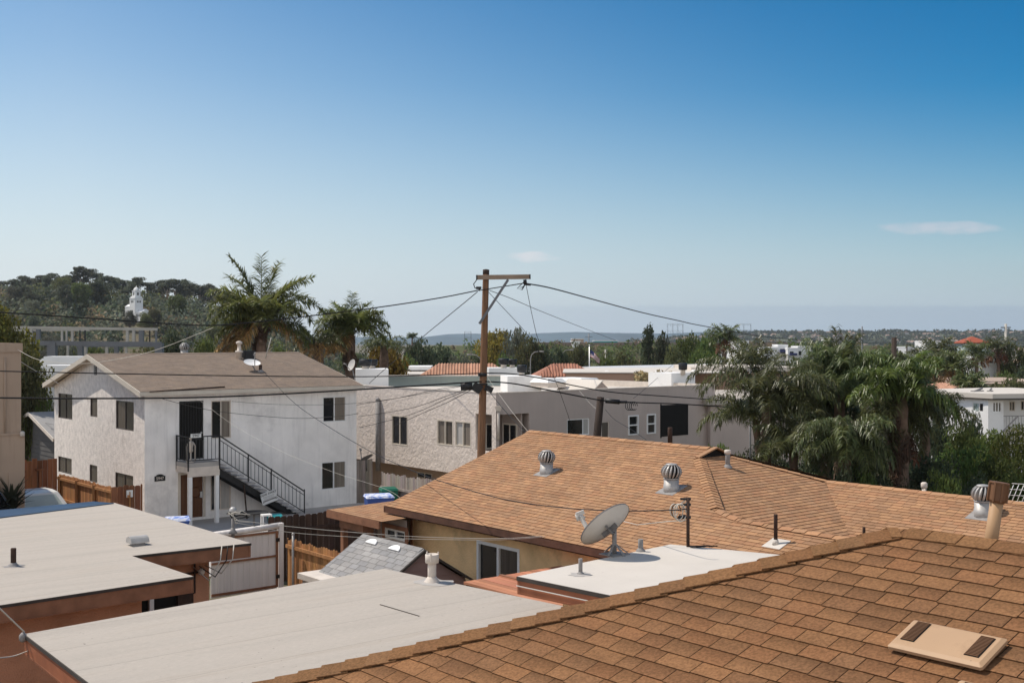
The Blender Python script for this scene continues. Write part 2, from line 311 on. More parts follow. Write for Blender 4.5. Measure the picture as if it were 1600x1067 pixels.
LM = dict(
  dark=leafmat('leaf_dark', (.075, .092, .05)), olive=leafmat('leaf_olive', (.125, .13, .052)), mid=leafmat('leaf_mid', (.11, .15, .042)), grey=leafmat('leaf_grey_green', (.135, .142, .10)),
  yellow=leafmat('leaf_yellow', (.20, .15, .028)), bright=leafmat('leaf_bright', (.115, .145, .036)), euc=leafmat('leaf_eucalyptus', (.10, .112, .074)), brown=leafmat('leaf_brown', (.20, .145, .09)),
  palm=leafmat('palm_leaf', (.118, .14, .058), transl=.4, rough=.42, gloss=.5), lime=leafmat('leaf_lime', (.125, .12, .028)), palm_mid=leafmat('palm_leaf_mid', (.15, .175, .06), transl=.5, rough=.42, gloss=.5), palm_dry=leafmat('palm_dry', (.30, .18, .09), transl=.2), palm_bright=leafmat('palm_leaf_bright', (.115, .175, .045), transl=.3, rough=.4, gloss=.5),
)
# ---------------------------------------------------------------- shingled roofs
def clip_rect(poly, a0, a1, s0, s1):
    for ax_, lim, sg in ((0, a0, 1), (0, a1, -1), (1, s0, 1), (1, s1, -1)):
        out = []
        for i in range(len(poly)):
            p, q = poly[i], poly[(i+1) % len(poly)]
            dp, dq = (p[ax_]-lim)*sg, (q[ax_]-lim)*sg
            if dp >= 0: out.append(p)
            if (dp > 0 and dq < 0) or (dp < 0 and dq > 0):
                t = dp/(dp-dq); out.append((p[0]+(q[0]-p[0])*t, p[1]+(q[1]-p[1])*t))
        poly = out
        if len(poly) < 3: return []
    return poly
def shingles(mb, O, A, Sd, n, poly, e=.143, tw=(.2, .36), thick=.010, tints=None, band=.25, gap=.0025, seed=1, m_under=1, vartone=.1, jit=0.0):
    rg = random.Random(seed)
    P3 = lambda a, s, h: O+A*a+Sd*s+n*h
    mb.face([P3(a, s, -.004) for a, s in poly], m=m_under)
    amin = min(p[0] for p in poly); amax = max(p[0] for p in poly); smin = min(p[1] for p in poly); smax = max(p[1] for p in poly)
    i = 0; s = smin
    while s < smax:
        s1 = s+e; a = amin-rg.random()*tw[1]
        while a < amax:
            w = rg.uniform(*tw); sj = s+(rg.choice((0, 0, -1, .8))*jit if jit and s > smin else 0); r = clip_rect(poly, a+gap, a+w-gap, sj, s1+.006)
            if r:
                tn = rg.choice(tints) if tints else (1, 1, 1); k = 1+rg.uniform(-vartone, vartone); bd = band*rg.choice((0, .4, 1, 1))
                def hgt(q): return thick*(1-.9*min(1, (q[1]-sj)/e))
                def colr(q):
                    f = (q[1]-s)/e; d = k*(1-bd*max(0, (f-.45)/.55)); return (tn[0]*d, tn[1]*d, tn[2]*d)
                mb.face([P3(q[0], q[1], hgt(q)) for q in r], [colr(q) for q in r])
                for j in range(len(r)):
                    p, q = r[j], r[(j+1) % len(r)]
                    if abs(p[1]-sj) < 1e-6 and abs(q[1]-sj) < 1e-6:
                        mb.face([P3(p[0], sj, -.003), P3(q[0], sj, -.003), P3(q[0], sj, thick), P3(p[0], sj, thick)], (tn[0]*.5, tn[1]*.5, tn[2]*.5))  # butt edge coloured darker to paint the shadow line of each course
            a += w
        s = s1; i += 1
def caps(mb, a, b, w1, w2, width, e, lift, seed=1, tints=((1, 1, 1),), thick=.008):
    rg = random.Random(seed); a = Vector(a); b = Vector(b); L = (b-a).length; d = (b-a)/L; k = 0
    while k*e < L:
        s0, s1 = k*e, min(L, (k+1)*e+.05); tn = rg.choice(tints); q = rg.uniform(.88, 1.1); c = tuple(x*q for x in tn)
        lo = a+d*s0+Zv*(lift+rg.uniform(0, .003)); hi = a+d*s1+Zv*.006
        for w in (w1, w2):
            x = d.cross(w); x.normalize()
            if x.z < 0: x = -x
            t = x*thick; ww = width*rg.uniform(.95, 1.04)
            mb.hexa([lo-t, lo+w*ww-t, hi+w*ww-t, hi-t, lo, lo+w*ww, hi+w*ww, hi], c)
        k += 1
T_NEAR = [(1, 1, 1), (1.07, 1.03, .97), (.91, .89, .88), (.97, .92, .89), (1.08, 1.06, 1.01), (1, .98, .95), (1.03, .96, .91)]
T_MID = [(1, 1, 1), (1.07, 1.02, .96), (.93, .91, .90), (1.0, .92, .88), (1.1, 1.08, 1.02)]
T_GREY = [(1, 1, 1), (1.05, 1.03, 1), (.95, .95, .96)]

# --- the brown roof right under the camera
A0 = W(1410, 826, 7.0); FA = Fr(A0); zA = A0.z; PN = .375; kN = math.sqrt(1+PN*PN)
near = thing('near_house', 'near house under a brown shingle hip roof with thick ridge caps', 'house', FA.P(-1, -3, 0))
mb = MB(); nN = (-U*PN+Zv).normalized(); sN = (U+Zv*PN).normalized()
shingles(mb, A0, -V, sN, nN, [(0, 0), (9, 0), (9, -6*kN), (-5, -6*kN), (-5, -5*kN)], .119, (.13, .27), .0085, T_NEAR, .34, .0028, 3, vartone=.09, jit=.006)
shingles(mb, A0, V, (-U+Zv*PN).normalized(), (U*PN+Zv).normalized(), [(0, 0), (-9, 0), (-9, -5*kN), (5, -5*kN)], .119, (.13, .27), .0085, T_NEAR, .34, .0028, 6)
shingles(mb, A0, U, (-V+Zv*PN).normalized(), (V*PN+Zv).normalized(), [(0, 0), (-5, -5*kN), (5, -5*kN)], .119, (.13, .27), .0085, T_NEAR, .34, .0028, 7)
near_roof = part('roof', mb, [M['shingle_near'], M['under']], near)
mb = MB()
hipd = (-U+V); wl = (-U-Zv*PN).normalized(); wr = (V-Zv*PN).normalized()
caps(mb, FA.P(-5, 5, zA-5*PN+.004), FA.P(-.02, .02, zA+.004), (-U*.72-V*.70-Zv*PN*.72).normalized(), (U*.7+V*.72-Zv*PN*.72).normalized(), .14, .157, .020, 4, T_NEAR)
part('hip_cap', mb, M['cap_near'], near_roof); mb = MB()
caps(mb, FA.P(0, -8.8, zA+.004), FA.P(0, -.05, zA+.004), (-U-Zv*PN).normalized(), (U-Zv*PN).normalized(), .115, .20, .011, 5, T_NEAR)
part('ridge_cap', mb, M['cap_near'], near_roof)
mb = MB(); mb.box(FA, -5.5, 4.5, -8.6, 4.4, 0, 3.55); part('wall', mb, M['stucco_orange'], near)

# --- low tan vent hoods on the near roof
def near_as(px, py, h):
    p = hit(px, py, A0+nN*(h*.74), nN)-A0; return p.dot(-V), p.dot(sN)
def hood(cx, cs, wa, ws, label):
    Pn = lambda a, s, h: A0-V*a+sN*s+nN*h
    t = thing('roof_vent', label, 'roof vent', Pn(cx, cs, 0), 'tan vent hoods on the near roof')
    b = MB(); x0, x1, y0, y1 = cx-wa/2, cx+wa/2, cs-ws/2, cs+ws/2; H = .052
    b.hexa([Pn(x0+.03, y0+.04, .0), Pn(x1-.03, y0+.04, .0), Pn(x1-.03, y1-.03, .0), Pn(x0+.03, y1-.03, .0), Pn(x0+.03, y0+.04, H-.02), Pn(x1-.03, y0+.04, H-.02), Pn(x1-.03, y1-.03, H-.02), Pn(x0+.03, y1-.03, H-.02)], m=0)
    part('curb', b, M['black'], t)
    b = MB(); r = .008
    rim = [(x0, y0+r), (x0+r, y0), (x1-r, y0), (x1, y0+r), (x1, y1-r), (x1-r, y1), (x0+r, y1), (x0, y1-r)]
    inn = [(x0+.022+r, y0+.02+r) if False else (min(max(a, x0+.02), x1-.02), min(max(s, y0+.02), y1-.02)) for a, s in rim]
    for i in range(8):
        j = (i+1) % 8
        b.face([Pn(*rim[i], H-.028), Pn(*rim[j], H-.028), Pn(*rim[j], H-.012), Pn(*rim[i], H-.012)])
        b.face([Pn(*rim[i], H-.012), Pn(*rim[j], H-.012), Pn(*inn[j], H), Pn(*inn[i], H)])
    b.face([Pn(*p, H) for p in inn]); b.face([Pn(*p, H-.028) for p in rim][::-1])
    part('lid', b, M['tan_plastic'], t)
    for sx in (0, 1):
        g = MB(); q0 = x0+.04 if sx == 0 else x1-.04-wa*.15; q1 = q0+wa*.15; f0, f1 = y0+ws*(.24 if sx == 0 else .2), y1-ws*(.10 if sx == 0 else .14)
        g.hexa([Pn(q0, f0, H+.0005), Pn(q1, f0, H+.0005), Pn(q1, f1, H+.0005), Pn(q0, f1, H+.0005), Pn(q0, f0, H+.003), Pn(q1, f0, H+.003), Pn(q1, f1, H+.003), Pn(q0, f1, H+.003)], m=1)
        k = 16
        for i in range(k):
            s_ = f0+(f1-f0)*(i+.5)/k; g.bar(Pn(q0+.004, s_, H+.006), Pn(q1-.004, s_, H+.006), .004, .004, nN, m=0)
        part('louvre_grille', g, [M['cap_brown'], M['dark']], t)
c4 = [near_as(x, y, .07) for x, y in ((1433, 963), (1575, 998), (1528, 1041), (1384, 1003))]
ac = sum(p[0] for p in c4)/4; sc_ = sum(p[1] for p in c4)/4
wa_ = (c4[1][0]-c4[0][0]+c4[2][0]-c4[3][0])/2; ws_ = (c4[0][1]-c4[3][1]+c4[1][1]-c4[2][1])/2
print('HOOD', [tuple(round(x, 2) for x in p) for p in c4], wa_, ws_)
hood(ac, sc_, wa_, ws_, 'tan square roof vent hood with two louvre grilles, shown whole on the brown shingles')
p5 = near_as(1500, 1058, .07); hood(p5[0]+wa_/2, p5[1]-ws_/2, wa_, ws_, 'tan vent hood cut off by the picture edge, only its corner showing')

# --- brown flue behind the near ridge
b0 = W(1547, 856, 6.78); b1 = W(1562, 752, 6.78)
t = thing('flue_pipe', 'tan painted flue pipe with eight sided cap behind the near ridge', 'flue pipe', b0)
mb = MB(); ax_ = (b1-b0).normalized(); mb.lathe(b0-ax_*.15, [(.037, 0), (.037, .15+(b1-b0).length*.72)], 14, axis=ax_); part('pipe', mb, M['tan_paint'], t)
mb = MB(); h = (b1-b0).length
mb.lathe(b0, [(.043, h*.68), (.053, h*.72), (.053, h*.97)], 8, axis=ax_, smooth=False); mb.lathe(b0, [(.060, h*.97), (.060, h*.99)], 8, axis=ax_, smooth=False)
for j in range(8):
    a = 2*math.pi*j/8; x = ax_.cross(Vector((0, 1, 0))).normalized(); y = ax_.cross(x); d = x*math.cos(a)+y*math.sin(a)
    mb.bar(b0+ax_*h*.70+d*.056, b0+ax_*h*.97+d*.056, .010, .010, d)
part('cap', mb, M['cap_brown'], t)

# ---------------------------------------------------------------- vents, pipes, dishes
def turbine(p, r, n_up, label, mate='galv', neck=.9):
    p = Vector(p); t = thing('turbine_vent', label, 'roof vent', p, 'spinning turbine vents on the tan roof')
    b = MB(); x = n_up.cross(V).normalized(); y = V
    b.hexa([p+x*sx*r*1.15+y*sy*r*1.15+n_up*h for h in (-.01, .012) for sx, sy in ((-1, -1), (1, -1), (1, 1), (-1, 1))]); part('flashing', b, M['lead'], t)
    b = MB(); b.lathe(p, [(r*.80, -.10), (r*.78, r*.5), (r*.74, r*.52), (r*.74, r*neck*1.15)], 20); part('collar', b, M[mate], t)
    b = MB(); zc = r*neck*1.15+r*.72; nv = 15
    b.lathe(p, [(r*.55, zc-r*.62), (r*.62, zc), (r*.5, zc+r*.6)], 14, m=1)
    for j in range(nv):
        a0 = 2*math.pi*j/nv; rows = []
        for i in range(9):
            ph = -1.0+2.05*i/8; rr = r*math.cos(ph*.98); z = zc+r*.80*math.sin(ph); tw = a0+.38*(i/8)
            q = [Vector((math.cos(tw+da)*rr*f, math.sin(tw+da)*rr*f, z)) for da, f in ((0, 1), (.15, 1.03), (.27, .80))]
            rows.append([p+k for k in q])
        for i in range(8):
            for k in range(2):
                b.face([rows[i][k], rows[i][k+1], rows[i+1][k+1], rows[i+1][k]], smooth=True)
    b.lathe(p, [(r*.62, zc+r*.66), (r*.5, zc+r*.78), (r*.1, zc+r*.84)], 16)
    b.lathe(p, [(r*.78, zc-r*.70), (r*.80, zc-r*.60)], 18)
    part('globe', b, [M[mate], M['black']], t); return t
def pipe(p, r, h, mate, label, name='vent_pipe', flash=None, tip=None, boot=True):
    p = Vector(p); t = thing(name, label, 'vent pipe', p)
    b = MB(); b.lathe(p, [(r, -.08), (r, h*.98), (r*.9, h), (r*.86, h-.03)], 12); part('pipe', b, M[mate], t)
    if boot:
        b = MB(); b.lathe(p, [(r*2.0, -.02), (r*1.8, .015), (r*1.2, r*1.0), (r*1.05, r*1.3)], 14); part('boot', b, M['lead' if not flash else flash], t)
    if tip: b = MB(); b.lathe(p, tip, 16); part('cap', b, M[mate], t)
    return t

def sealant(t, p, r, m, seed):
    q = random.Random(seed); mb = MB(); k = 18
    ring = [Vector((math.cos(6.283*i/k), math.sin(6.283*i/k), 0))*r*q.uniform(.7, 1.25) for i in range(k)]
    for i in range(k): mb.face([p+Zv*.012, p+ring[i]+Zv*.003, p+ring[(i+1) % k]+Zv*.003])
    part('sealant', mb, M[m], t)
# ---------------------------------------------------------------- flat roofs
def flat_roof(name, label, z, fr, pts, hang, loc, lip=.045, band=.22, lipm='edge_dark', fm='fascia', roofm='roll', wallm='stucco_orange', wz0=0.0, wall_poly=None):
    t = thing(name, label, 'house', loc)
    P = [fr.P(u, v, z) for u, v in pts]
    mb = MB(); mb.face(P); rf = part('roof', mb, M[roofm], t)
    n = len(P); cen = sum(P, Vector())/n
    ar = sum(P[i].x*P[(i+1) % n].y-P[(i+1) % n].x*P[i].y for i in range(n)); sg = 1 if ar > 0 else -1
    m1, m2 = MB(), MB()
    for i in range(n):
        a, b = P[i], P[(i+1) % n]; d = (b-a).normalized(); o = Vector((d.y, -d.x, 0))*sg
        dz = Vector((0, 0, 1))
        m1.hexa([a-o*.06-dz*lip, b-o*.06-dz*lip, b+o*.012-dz*lip, a+o*.012-dz*lip, a-o*.06-dz*.002, b-o*.06-dz*.002, b+o*.012-dz*.004, a+o*.012-dz*.004])
        m2.hexa([a-o*.045-dz*(lip+band), b-o*.045-dz*(lip+band), b-o*.004-dz*(lip+band), a-o*.004-dz*(lip+band), a-o*.045-dz*(lip+.001), b-o*.045-dz*(lip+.001), b-o*.004-dz*(lip+.001), a-o*.004-dz*(lip+.001)])
    part('drip_edge', m1, M[lipm], rf); part('fascia', m2, M[fm], t)
    mb = MB(); mb.face([p-Zv*(lip+band-.02) for p in P][::-1]); part('soffit', mb, M['fascia'], t)
    if wall_poly:
        mb = MB(); Q = [fr.P(u, v, wz0) for u, v in wall_poly]; mb.prism(Q, Vector((0, 0, z-lip-band+.03-wz0))); part('wall', mb, M[wallm], t)
    return t, rf
Z1 = 3.2; F1 = Fr(Wz(302, 900, Z1))
vb = F1.onZ(206, 868, Z1); cc_ = F1.onZ(392, 848, Z1); dd = F1.onZ(178, 785, Z1); l0 = F1.onZ(0, 808, Z1); f0 = F1.onZ(0, 945, Z1)
print('ROOF1', vb, cc_, dd, l0, f0)
VW = max(vb[1], cc_[1])+.45
slope_u = (dd[1]-l0[1])/(dd[0]-l0[0])
pts1 = [(-9, f0[1]*9/abs(f0[0])), (0, 0), (vb[0], vb[1]), (cc_[0], cc_[1]), (dd[0], dd[1]), (-9, dd[1]+slope_u*(-9-dd[0]))]
r1, r1roof = flat_roof('flat_roof_house', 'orange stucco house with wide pale rolled roof and a notch in its eave', Z1, F1, pts1, .4, F1.P(-3, 3, 0),
                   wall_poly=[(-9, .5), (-.65, .5), (-.65, VW), (cc_[0]-.55, VW), (dd[0]-.4, dd[1]-.4), (-9, dd[1]-.4)])
mb = MB()   # blue sheet-metal strip along the far eave
q = [Wz(-70, 817, Z1+.02), Wz(178, 785.5, Z1+.02), Wz(146, 783, Z1+.05), Wz(-70, 803, Z1+.05)]
mb.prism(q, Vector((0, 0, -.05))); part('metal_strip', mb, M['edge_blue'], r1roof)
# wall pipes and doorway of the notch
mb = MB(); wv = VW-.005; 
k1 = F1.onV(240, 905, wv); mb.box(F1, -.6, cc_[0]-1.2, wv-.03, wv+.05, 0, 2.42); part('doorway', mb, M['dark'], r1)
mb = MB(); mb.box(F1, cc_[0]-1.75, cc_[0]-1.67, wv-.12, wv-.04, 0, 2.42); part('door_post', mb, M['white'], r1)
mb = MB(); zz = 2.62
mb.tube([F1.P(.2, wv-.06, zz), F1.P(cc_[0]-.75, wv-.02, zz+.05)], .022); mb.tube([F1.P(.6, wv-.06, zz), F1.P(.6, wv-.06, 2.35), F1.P(1.0, wv-.05, 2.3), F1.P(1.0, wv-.05, 2.15)], .02)
mb.tube([F1.P(1.25, wv-.06, 2.85), F1.P(1.25, wv-.06, 2.3), F1.P(.95, wv-.05, 2.25)], .02); mb.box(F1, .9, 1.2, wv-.12, wv-.02, 2.1, 2.3)
part('conduit', mb, M['rust'], r1)
Z2 = 3.5; F2 = Fr(Wz(38, 990, Z2))
b2 = F2.onZ(600, 888, Z2); c2_ = F2.onZ(850, 940, Z2); a2 = F2.onZ(120, 1067, Z2)
print('ROOF2', b2, c2_, a2)
ext = (c2_[0]+(c2_[0]-b2[0])*.45, c2_[1]+(c2_[1]-b2[1])*.45)
pts2 = [(a2[0]+.0, a2[1]-2.5), (ext[0]+.1, min(ext[1]-2.2, -2.5)), ext, b2, (0, 0)]
r2, r2roof = flat_roof('flat_roof_annex', 'low annex with pale rolled roof and red fascia between orange house and shed', Z2, F2, pts2, .4, F2.P(3, -1, 0), band=.2, fm='fascia_red',
                   wall_poly=[(.5, a2[1]-2), (b2[0]+.2, -2.2), (b2[0]-.3, b2[1]-.5), (.5, -.45)])
mb = MB(); c0, c1 = Wz(594, 944, Z2+.004), Wz(655, 962, Z2+.004); mb.bar(c0, c1, .016, .006); part('roof_crack', mb, M['edge_dark'], r2roof)
Z3 = 4.05; F3 = Fr(Wz(808, 900, Z3))
b3 = F3.onZ(1048, 850, Z3); c3 = F3.onZ(1215, 866, Z3); a3 = F3.onZ(970, 930, Z3)
print('ROOF3', b3, c3, a3)
pts3 = [(0, 0), (a3[0], a3[1]*1.5), (c3[0]+.3, a3[1]*1.5), (c3[0], c3[1]), b3]
r3, r3roof = flat_roof('flat_roof_unit', 'small white flat roof carrying the big dish, dark brown eave', Z3, F3, pts3, .4, F3.P(1.5, -.5, 0), lip=.05, band=.17, lipm='edge_dark', fm='fascia_red', roofm='roll_white',
                   wallm='stucco_ochre', wall_poly=[(.45, -.35), (.45, a3[1]*1.5+.3), (c3[0]-.2, a3[1]*1.5+.3), (c3[0]-.3, c3[1]-.4), (b3[0]-.3, b3[1]-.35)])
mb = MB()
P3a = [F3.P(*p, Z3) for p in pts3[:2]]
mb.bar(P3a[0]-Zv*.115-U*.01, P3a[1]-Zv*.115-U*.01, .010, .010); part('drip_edge', mb, M['edge_pale'], r3roof)

# equipment on them
t = pipe(Wz(21, 884, Z1), .045, .30, 'rust', 'short rusty pipe stub standing on the wide pale roof'); sealant(t, Wz(21, 884, Z1), .16, 'lead', 1)
p = Wz(675, 909, Z2); t = pipe(p, .062, .30, 'offwhite', 'stout off-white vent pipe with wide cap on the annex roof', name='capped_vent_pipe', flash='offwhite'); sealant(t, p, .26, 'concrete', 2)
mb = MB(); mb.lathe(p, [(.070, .27), (.098, .28), (.098, .40), (.090, .405), (.085, .395), (.03, .39)], 18)
for j in range(3):
    a = j*2.1+.4; mb.box(Fr(p+Vector((math.cos(a), math.sin(a), 0))*.095), -.008, .008, -.008, .008, p.z+.31, p.z+.43)
part('cap', mb, M['offwhite'], t)
# box vent with curved hood
p = Wz(215, 851, Z1); t = thing('box_vent', 'galvanised vent box with half round hood on the wide pale roof', 'roof vent', p); fb = Fr(p)
mb = MB(); mb.box(fb, -.10, .10, -.10, .10, Z1-.02, Z1+.07); part('base', mb, M['lead'], t)
mb = MB(); arc = [(-.14, .05)]+[(-.12*math.cos(math.pi*i/8)*1.15, .07+.10*math.sin(math.pi*i/8)) for i in range(9)]+[(.14, .05)]
mb.prism([fb.P(-.17, x, Z1+z) for x, z in arc], U*.34); part('hood', mb, M['galv'], t)
# service mast with its cluster of cable ends
p = Wz(364, 832, Z1); t = thing('service_mast', 'grey conduit mast with weatherhead and tangled cable ends at the roof corner', 'mast', p)
mb = MB(); mb.tube([p-Zv*.1, p+Zv*.38], .032, 10); mb.lathe(p, [(.09, -.01), (.05, .05), (.04, .1)], 12); part('mast_pipe', mb, M['lead'], t)
mb = MB(); mb.lathe(p+Zv*.42, [(.04, -.06), (.075, -.02), (.07, .05), (.03, .085)], 12); part('weatherhead', mb, M['galv'], t)
mb = MB(); rg = random.Random(3)
for k in range(9):
    q0 = p+Zv*.40; q3 = p+Vector((rg.uniform(.05, .4), rg.uniform(-.1, .1), .40+rg.uniform(-.22, .05)))
    q1 = q0+Vector((rg.uniform(-.12, .12), -.1, rg.uniform(-.1, .02))); q2 = (q1+q3)/2+Vector((0, 0, rg.uniform(-.18, .05)))
    mb.tube([q0, q1, q2, q3], .009, 5, m=k % 2)
part('cable_tangle', mb, [M['cable_white'], M['rubber']], t); mb = MB()
for k in range(3):
    x = cc_[0]-.35-.12*k; mb.tube([F1.P(x, cc_[1]-.02, Z1+.01), F1.P(x-.05, cc_[1]-.06, Z1-.25), F1.P(x-.22, cc_[1]+.05, Z1-.5-.05*k), F1.P(x-.3, wv-.05, Z1-.42)], .011, 5, m=k % 2)
part('drop_cable', mb, [M['cable_white'], M['rubber']], t)
mb = MB(); mb.lathe(F1.P(cc_[0]-.75, wv-.1, Z1-.52), [(.02, -.06), (.06, -.03), (.06, .03), (.02, .06)], 10); part('knob_insulator', mb, M['offwhite'], t)

# the big dish
pd = Wz(960, 866, Z3); t = thing('satellite_dish', 'large pale grey satellite dish seen from behind on the white flat roof', 'satellite dish', pd, 'satellite dishes')
mb = MB(); mb.tube([pd, pd+Zv*.40], .032, 10); 
for a in (0.3, 2.2, 4.2, 5.4): mb.bar(pd+Vector((math.cos(a)*.2, math.sin(a)*.2, .01)), pd+Zv*.16, .03, .012)
mb.box(Fr(pd), -.16, .16, -.14, .14, Z3+.002, Z3+.014); part('mast', mb, M['lead'], t)
dc = W(945, 818, pd.y-.08); face = Vector((-.526, .55, .65)).normalized()
ex = Vector((.60, .03, .0)); long_ = (W(977, 792, dc.y)-W(914, 843, dc.y)); ex = (long_-face*long_.dot(face)).normalized(); ey = face.cross(ex).normalized()
mb = MB(); nr, ns = 8, 36; ra, rb = .40, .36
def dpt(i, j, off=0):
    f = i/nr; a = 2*math.pi*j/ns; return dc+ex*ra*f*math.cos(a)+ey*rb*f*math.sin(a)+face*(.085*(f*f-1)+off)
for i in range(nr):
    for j in range(ns):
        q = [dpt(i, j), dpt(i+1, j), dpt(i+1, j+1), dpt(i, j+1)]
        mb.face(q if i else q[1:] if False else [dpt(0, 0), dpt(1, j), dpt(1, j+1)] if i == 0 else q, smooth=True)
        q = [dpt(i, j, -.008), dpt(i, j+1, -.008), dpt(i+1, j+1, -.008), dpt(i+1, j, -.008)]
        mb.face([dpt(0, 0, -.008), dpt(1, j+1, -.008), dpt(1, j, -.008)] if i == 0 else q, smooth=True)
for j in range(ns): mb.face([dpt(nr, j, .006), dpt(nr, j+1, .006), dpt(nr, j+1, -.016), dpt(nr, j, -.016)], m=1)
part('reflector', mb, [M['dish'], M['dishback']], t)
mb = MB(); bk = dc-face*.115; mb.bar(bk-ex*.12, bk+ex*.12, .05, .05, face); mb.bar(bk, pd+Zv*.36, .07, .06); mb.bar(bk+ey*.1, bk-ey*.14, .03, .04, face); mb.tube([bk-ey*.12, bk-face*.08-ey*.05, pd+Zv*.3], .016)
part('bracket', mb, M['dishback'], t)
mb = MB(); tip = W(906, 803, dc.y+.22); base = dc-ex*.20-ey*.0-face*.06
low = W(925, 838, dc.y+.05); mb.bar(low, tip-Zv*.02, .035, .05); part('feed_arm', mb, M['dish'], t)
mb = MB(); mb.bar(tip+Vector((-.05, 0, -.01)), tip+Vector((.06, 0, .035)), .05, .055); mb.tube([tip+Vector((.0, 0, -.01)), tip+Vector((.06, -.03, -.06))], .028, 10); mb.tube([tip+Vector((-.05, 0, 0)), tip+Vector((-.02, -.02, -.09))], .022, 8)
part('feed_horn', mb, M['dish'], t)
pipe(Wz(1001, 861, Z3), .036, .17, 'lead', 'thick grey vent pipe close beside the big dish')
t = pipe(Wz(907, 897, Z3), .026, .20, 'lead', 'thin grey vent pipe at the near corner of the white roof'); sealant(t, Wz(907, 897, Z3), .14, 'concrete', 3)
p = Wz(1075, 854, Z3); t = thing('cable_mast', 'rust brown pipe mast with coiled cable loops on the white roof', 'mast', p)
mb = MB(); mb.tube([p, p+Zv*.70], .024, 10); part('mast_pipe', mb, M['rust'], t)
mb = MB()
for h in (.60, .42, .68): mb.bar(p+Zv*h+Vector((-.11, 0, 0)), p+Zv*h+Vector((.04, 0, 0)), .03, .03)
mb.tube([p+Zv*.40+Vector((-.14, 0, .01)), p+Zv*.43+Vector((-.03, 0, 0))], .03); part('clamp', mb, M['black'], t)
mb = MB()
for k in range(4):
    c = p+Vector((-.20+.03*k, -.01*k, .52-.01*k)); r = .09+.012*k
    mb.tube([c+Vector((math.cos(a)*r*.62, math.sin(a*2)*.01, math.sin(a)*r)) for a in [i*.42 for i in range(15)]], .0075, 5, m=k % 2 if k == 1 else 0)
mb.tube([p+Zv*.69, p+Vector((-.12, 0, .60)), p+Vector((-.22, 0, .55))], .008, 5); mb.tube([p+Zv*.66, p+Vector((-.07, 0, .55)), p+Vector((-.08, 0, .44))], .008, 5)
mb.tube([p+Zv*.38, p+Vector((-.3, .0, .36)), p+Vector((-.7, .2, .28)), p+Vector((-.95, .3, .33))], .006, 5)
part('cable_loop', mb, [M['cable_white'], M['rubber']], t)
mb = MB()
for k in range(4): mb.tube([p+Vector((.02, -.03*k, .012)), p+Vector((.1+.04*k, -.04-.02*k, .02)), p+Vector((.2+.03*k, .03*(k % 2), .012)), p+Vector((.42-.04*k, -.02*k, .012))], .008, 5)
part('loose_cable', mb, M['rubber'], t)

# ---------------------------------------------------------------- the tan shingle house in the middle
R0 = W(828, 673, 32.0); FM = Fr(R0); zR = R0.z; PM = .343; kM = math.sqrt(1+PM*PM)
mid = thing('shingle_house', 'single storey ochre house with broad tan shingle roof and hip end', 'house', FM.P(-2, -6, 0))
nM = (-U*PM+Zv).normalized(); sM = (U+Zv*PM).normalized(); EU = -4.77
def onM(px, py, h=0): return hit(px, py, R0+nM*h, nM)
def asM(u, v): return (-v, u*kM)          # roof-plane coordinates of a point of the main slope
mb = MB()
near_poly = [asM(0, 0), asM(0, -6.55), asM(-.57, -6.62), asM(-2.62, -8.93), asM(-2.90, -9.6), asM(-3.0, -12.26), asM(-3.0, -15.5), asM(EU, -15.5), asM(EU, 0)]
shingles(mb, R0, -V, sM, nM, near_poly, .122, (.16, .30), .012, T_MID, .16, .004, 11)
# hip end face, falling towards -V
zH = zR-.57*PM; E0 = FM.P(-.57, -6.65, zH); nE = (-(-V)*-1*PM*-1+Zv) if False else (-V*PM*1.0+Zv).normalized(); sE = (V+Zv*PM).normalized()
def asE(u, v): return (u+.57, (v+6.65)*kM)
end_poly = [asE(-.57, -6.65), asE(.42, -6.65), asE(1.95, -8.30), asE(-.6, -10.75), asE(-3.0, -10.75), asE(-2.75, -9.2), asE(-2.62, -8.93)]
shingles(mb, E0, U, sE, nE, end_poly, .122, (.16, .30), .012, T_MID, .16, .004, 12)
# lower wing on the far side, ridge along V
zW = 3.725; WU = 1.93
W0 = FM.P(WU, -8.3, zW)
def asW(u, v): return (-(v+8.3), (u-WU)*kM)
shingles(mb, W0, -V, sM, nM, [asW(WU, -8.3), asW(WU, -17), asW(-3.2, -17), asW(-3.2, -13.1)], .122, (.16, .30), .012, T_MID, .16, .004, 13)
# hidden slopes that close the roof
B_ = lambda u, v, z: FM.P(u, v, z)
nB, sB = (U*PM+Zv).normalized(), (-U+Zv*PM).normalized()
shingles(mb, R0, V, sB, nB, [(0, 0), (0, -4.7*kM), (-8.3, -4.7*kM), (-8.3, -1.95*kM), (-6.65, -.42*kM), (-6.55, 0)], .122, (.16, .30), .012, T_MID, .16, .004, 14)
shingles(mb, W0, V, sB, nB, [(0, 0), (0, -3.5*kM), (-8.7, -3.5*kM), (-8.7, 0)], .122, (.16, .30), .012, T_MID, .16, .004, 15)
mb.face([B_(-2.9, -9.6, 3.46), B_(-3.0, -15.5, zR-3.0*PM), B_(-2.0, -15.5, 2.9), B_(-2.0, -9.6, 2.9)], m=1)
mroof = part('roof', mb, [M['shingle'], M['under']], mid)
mb = MB()
wn, wf = (-U-Zv*PM).normalized(), (U-Zv*PM).normalized(); we = (-V*1-Zv*PM).normalized()
caps(mb, B_(0, -6.5, zR+.012), B_(0, .02, zR+.012), wn, wf, .15, .30, .016, 21, T_MID)
part('ridge_cap', mb, M['shingle'], mroof); mb = MB()
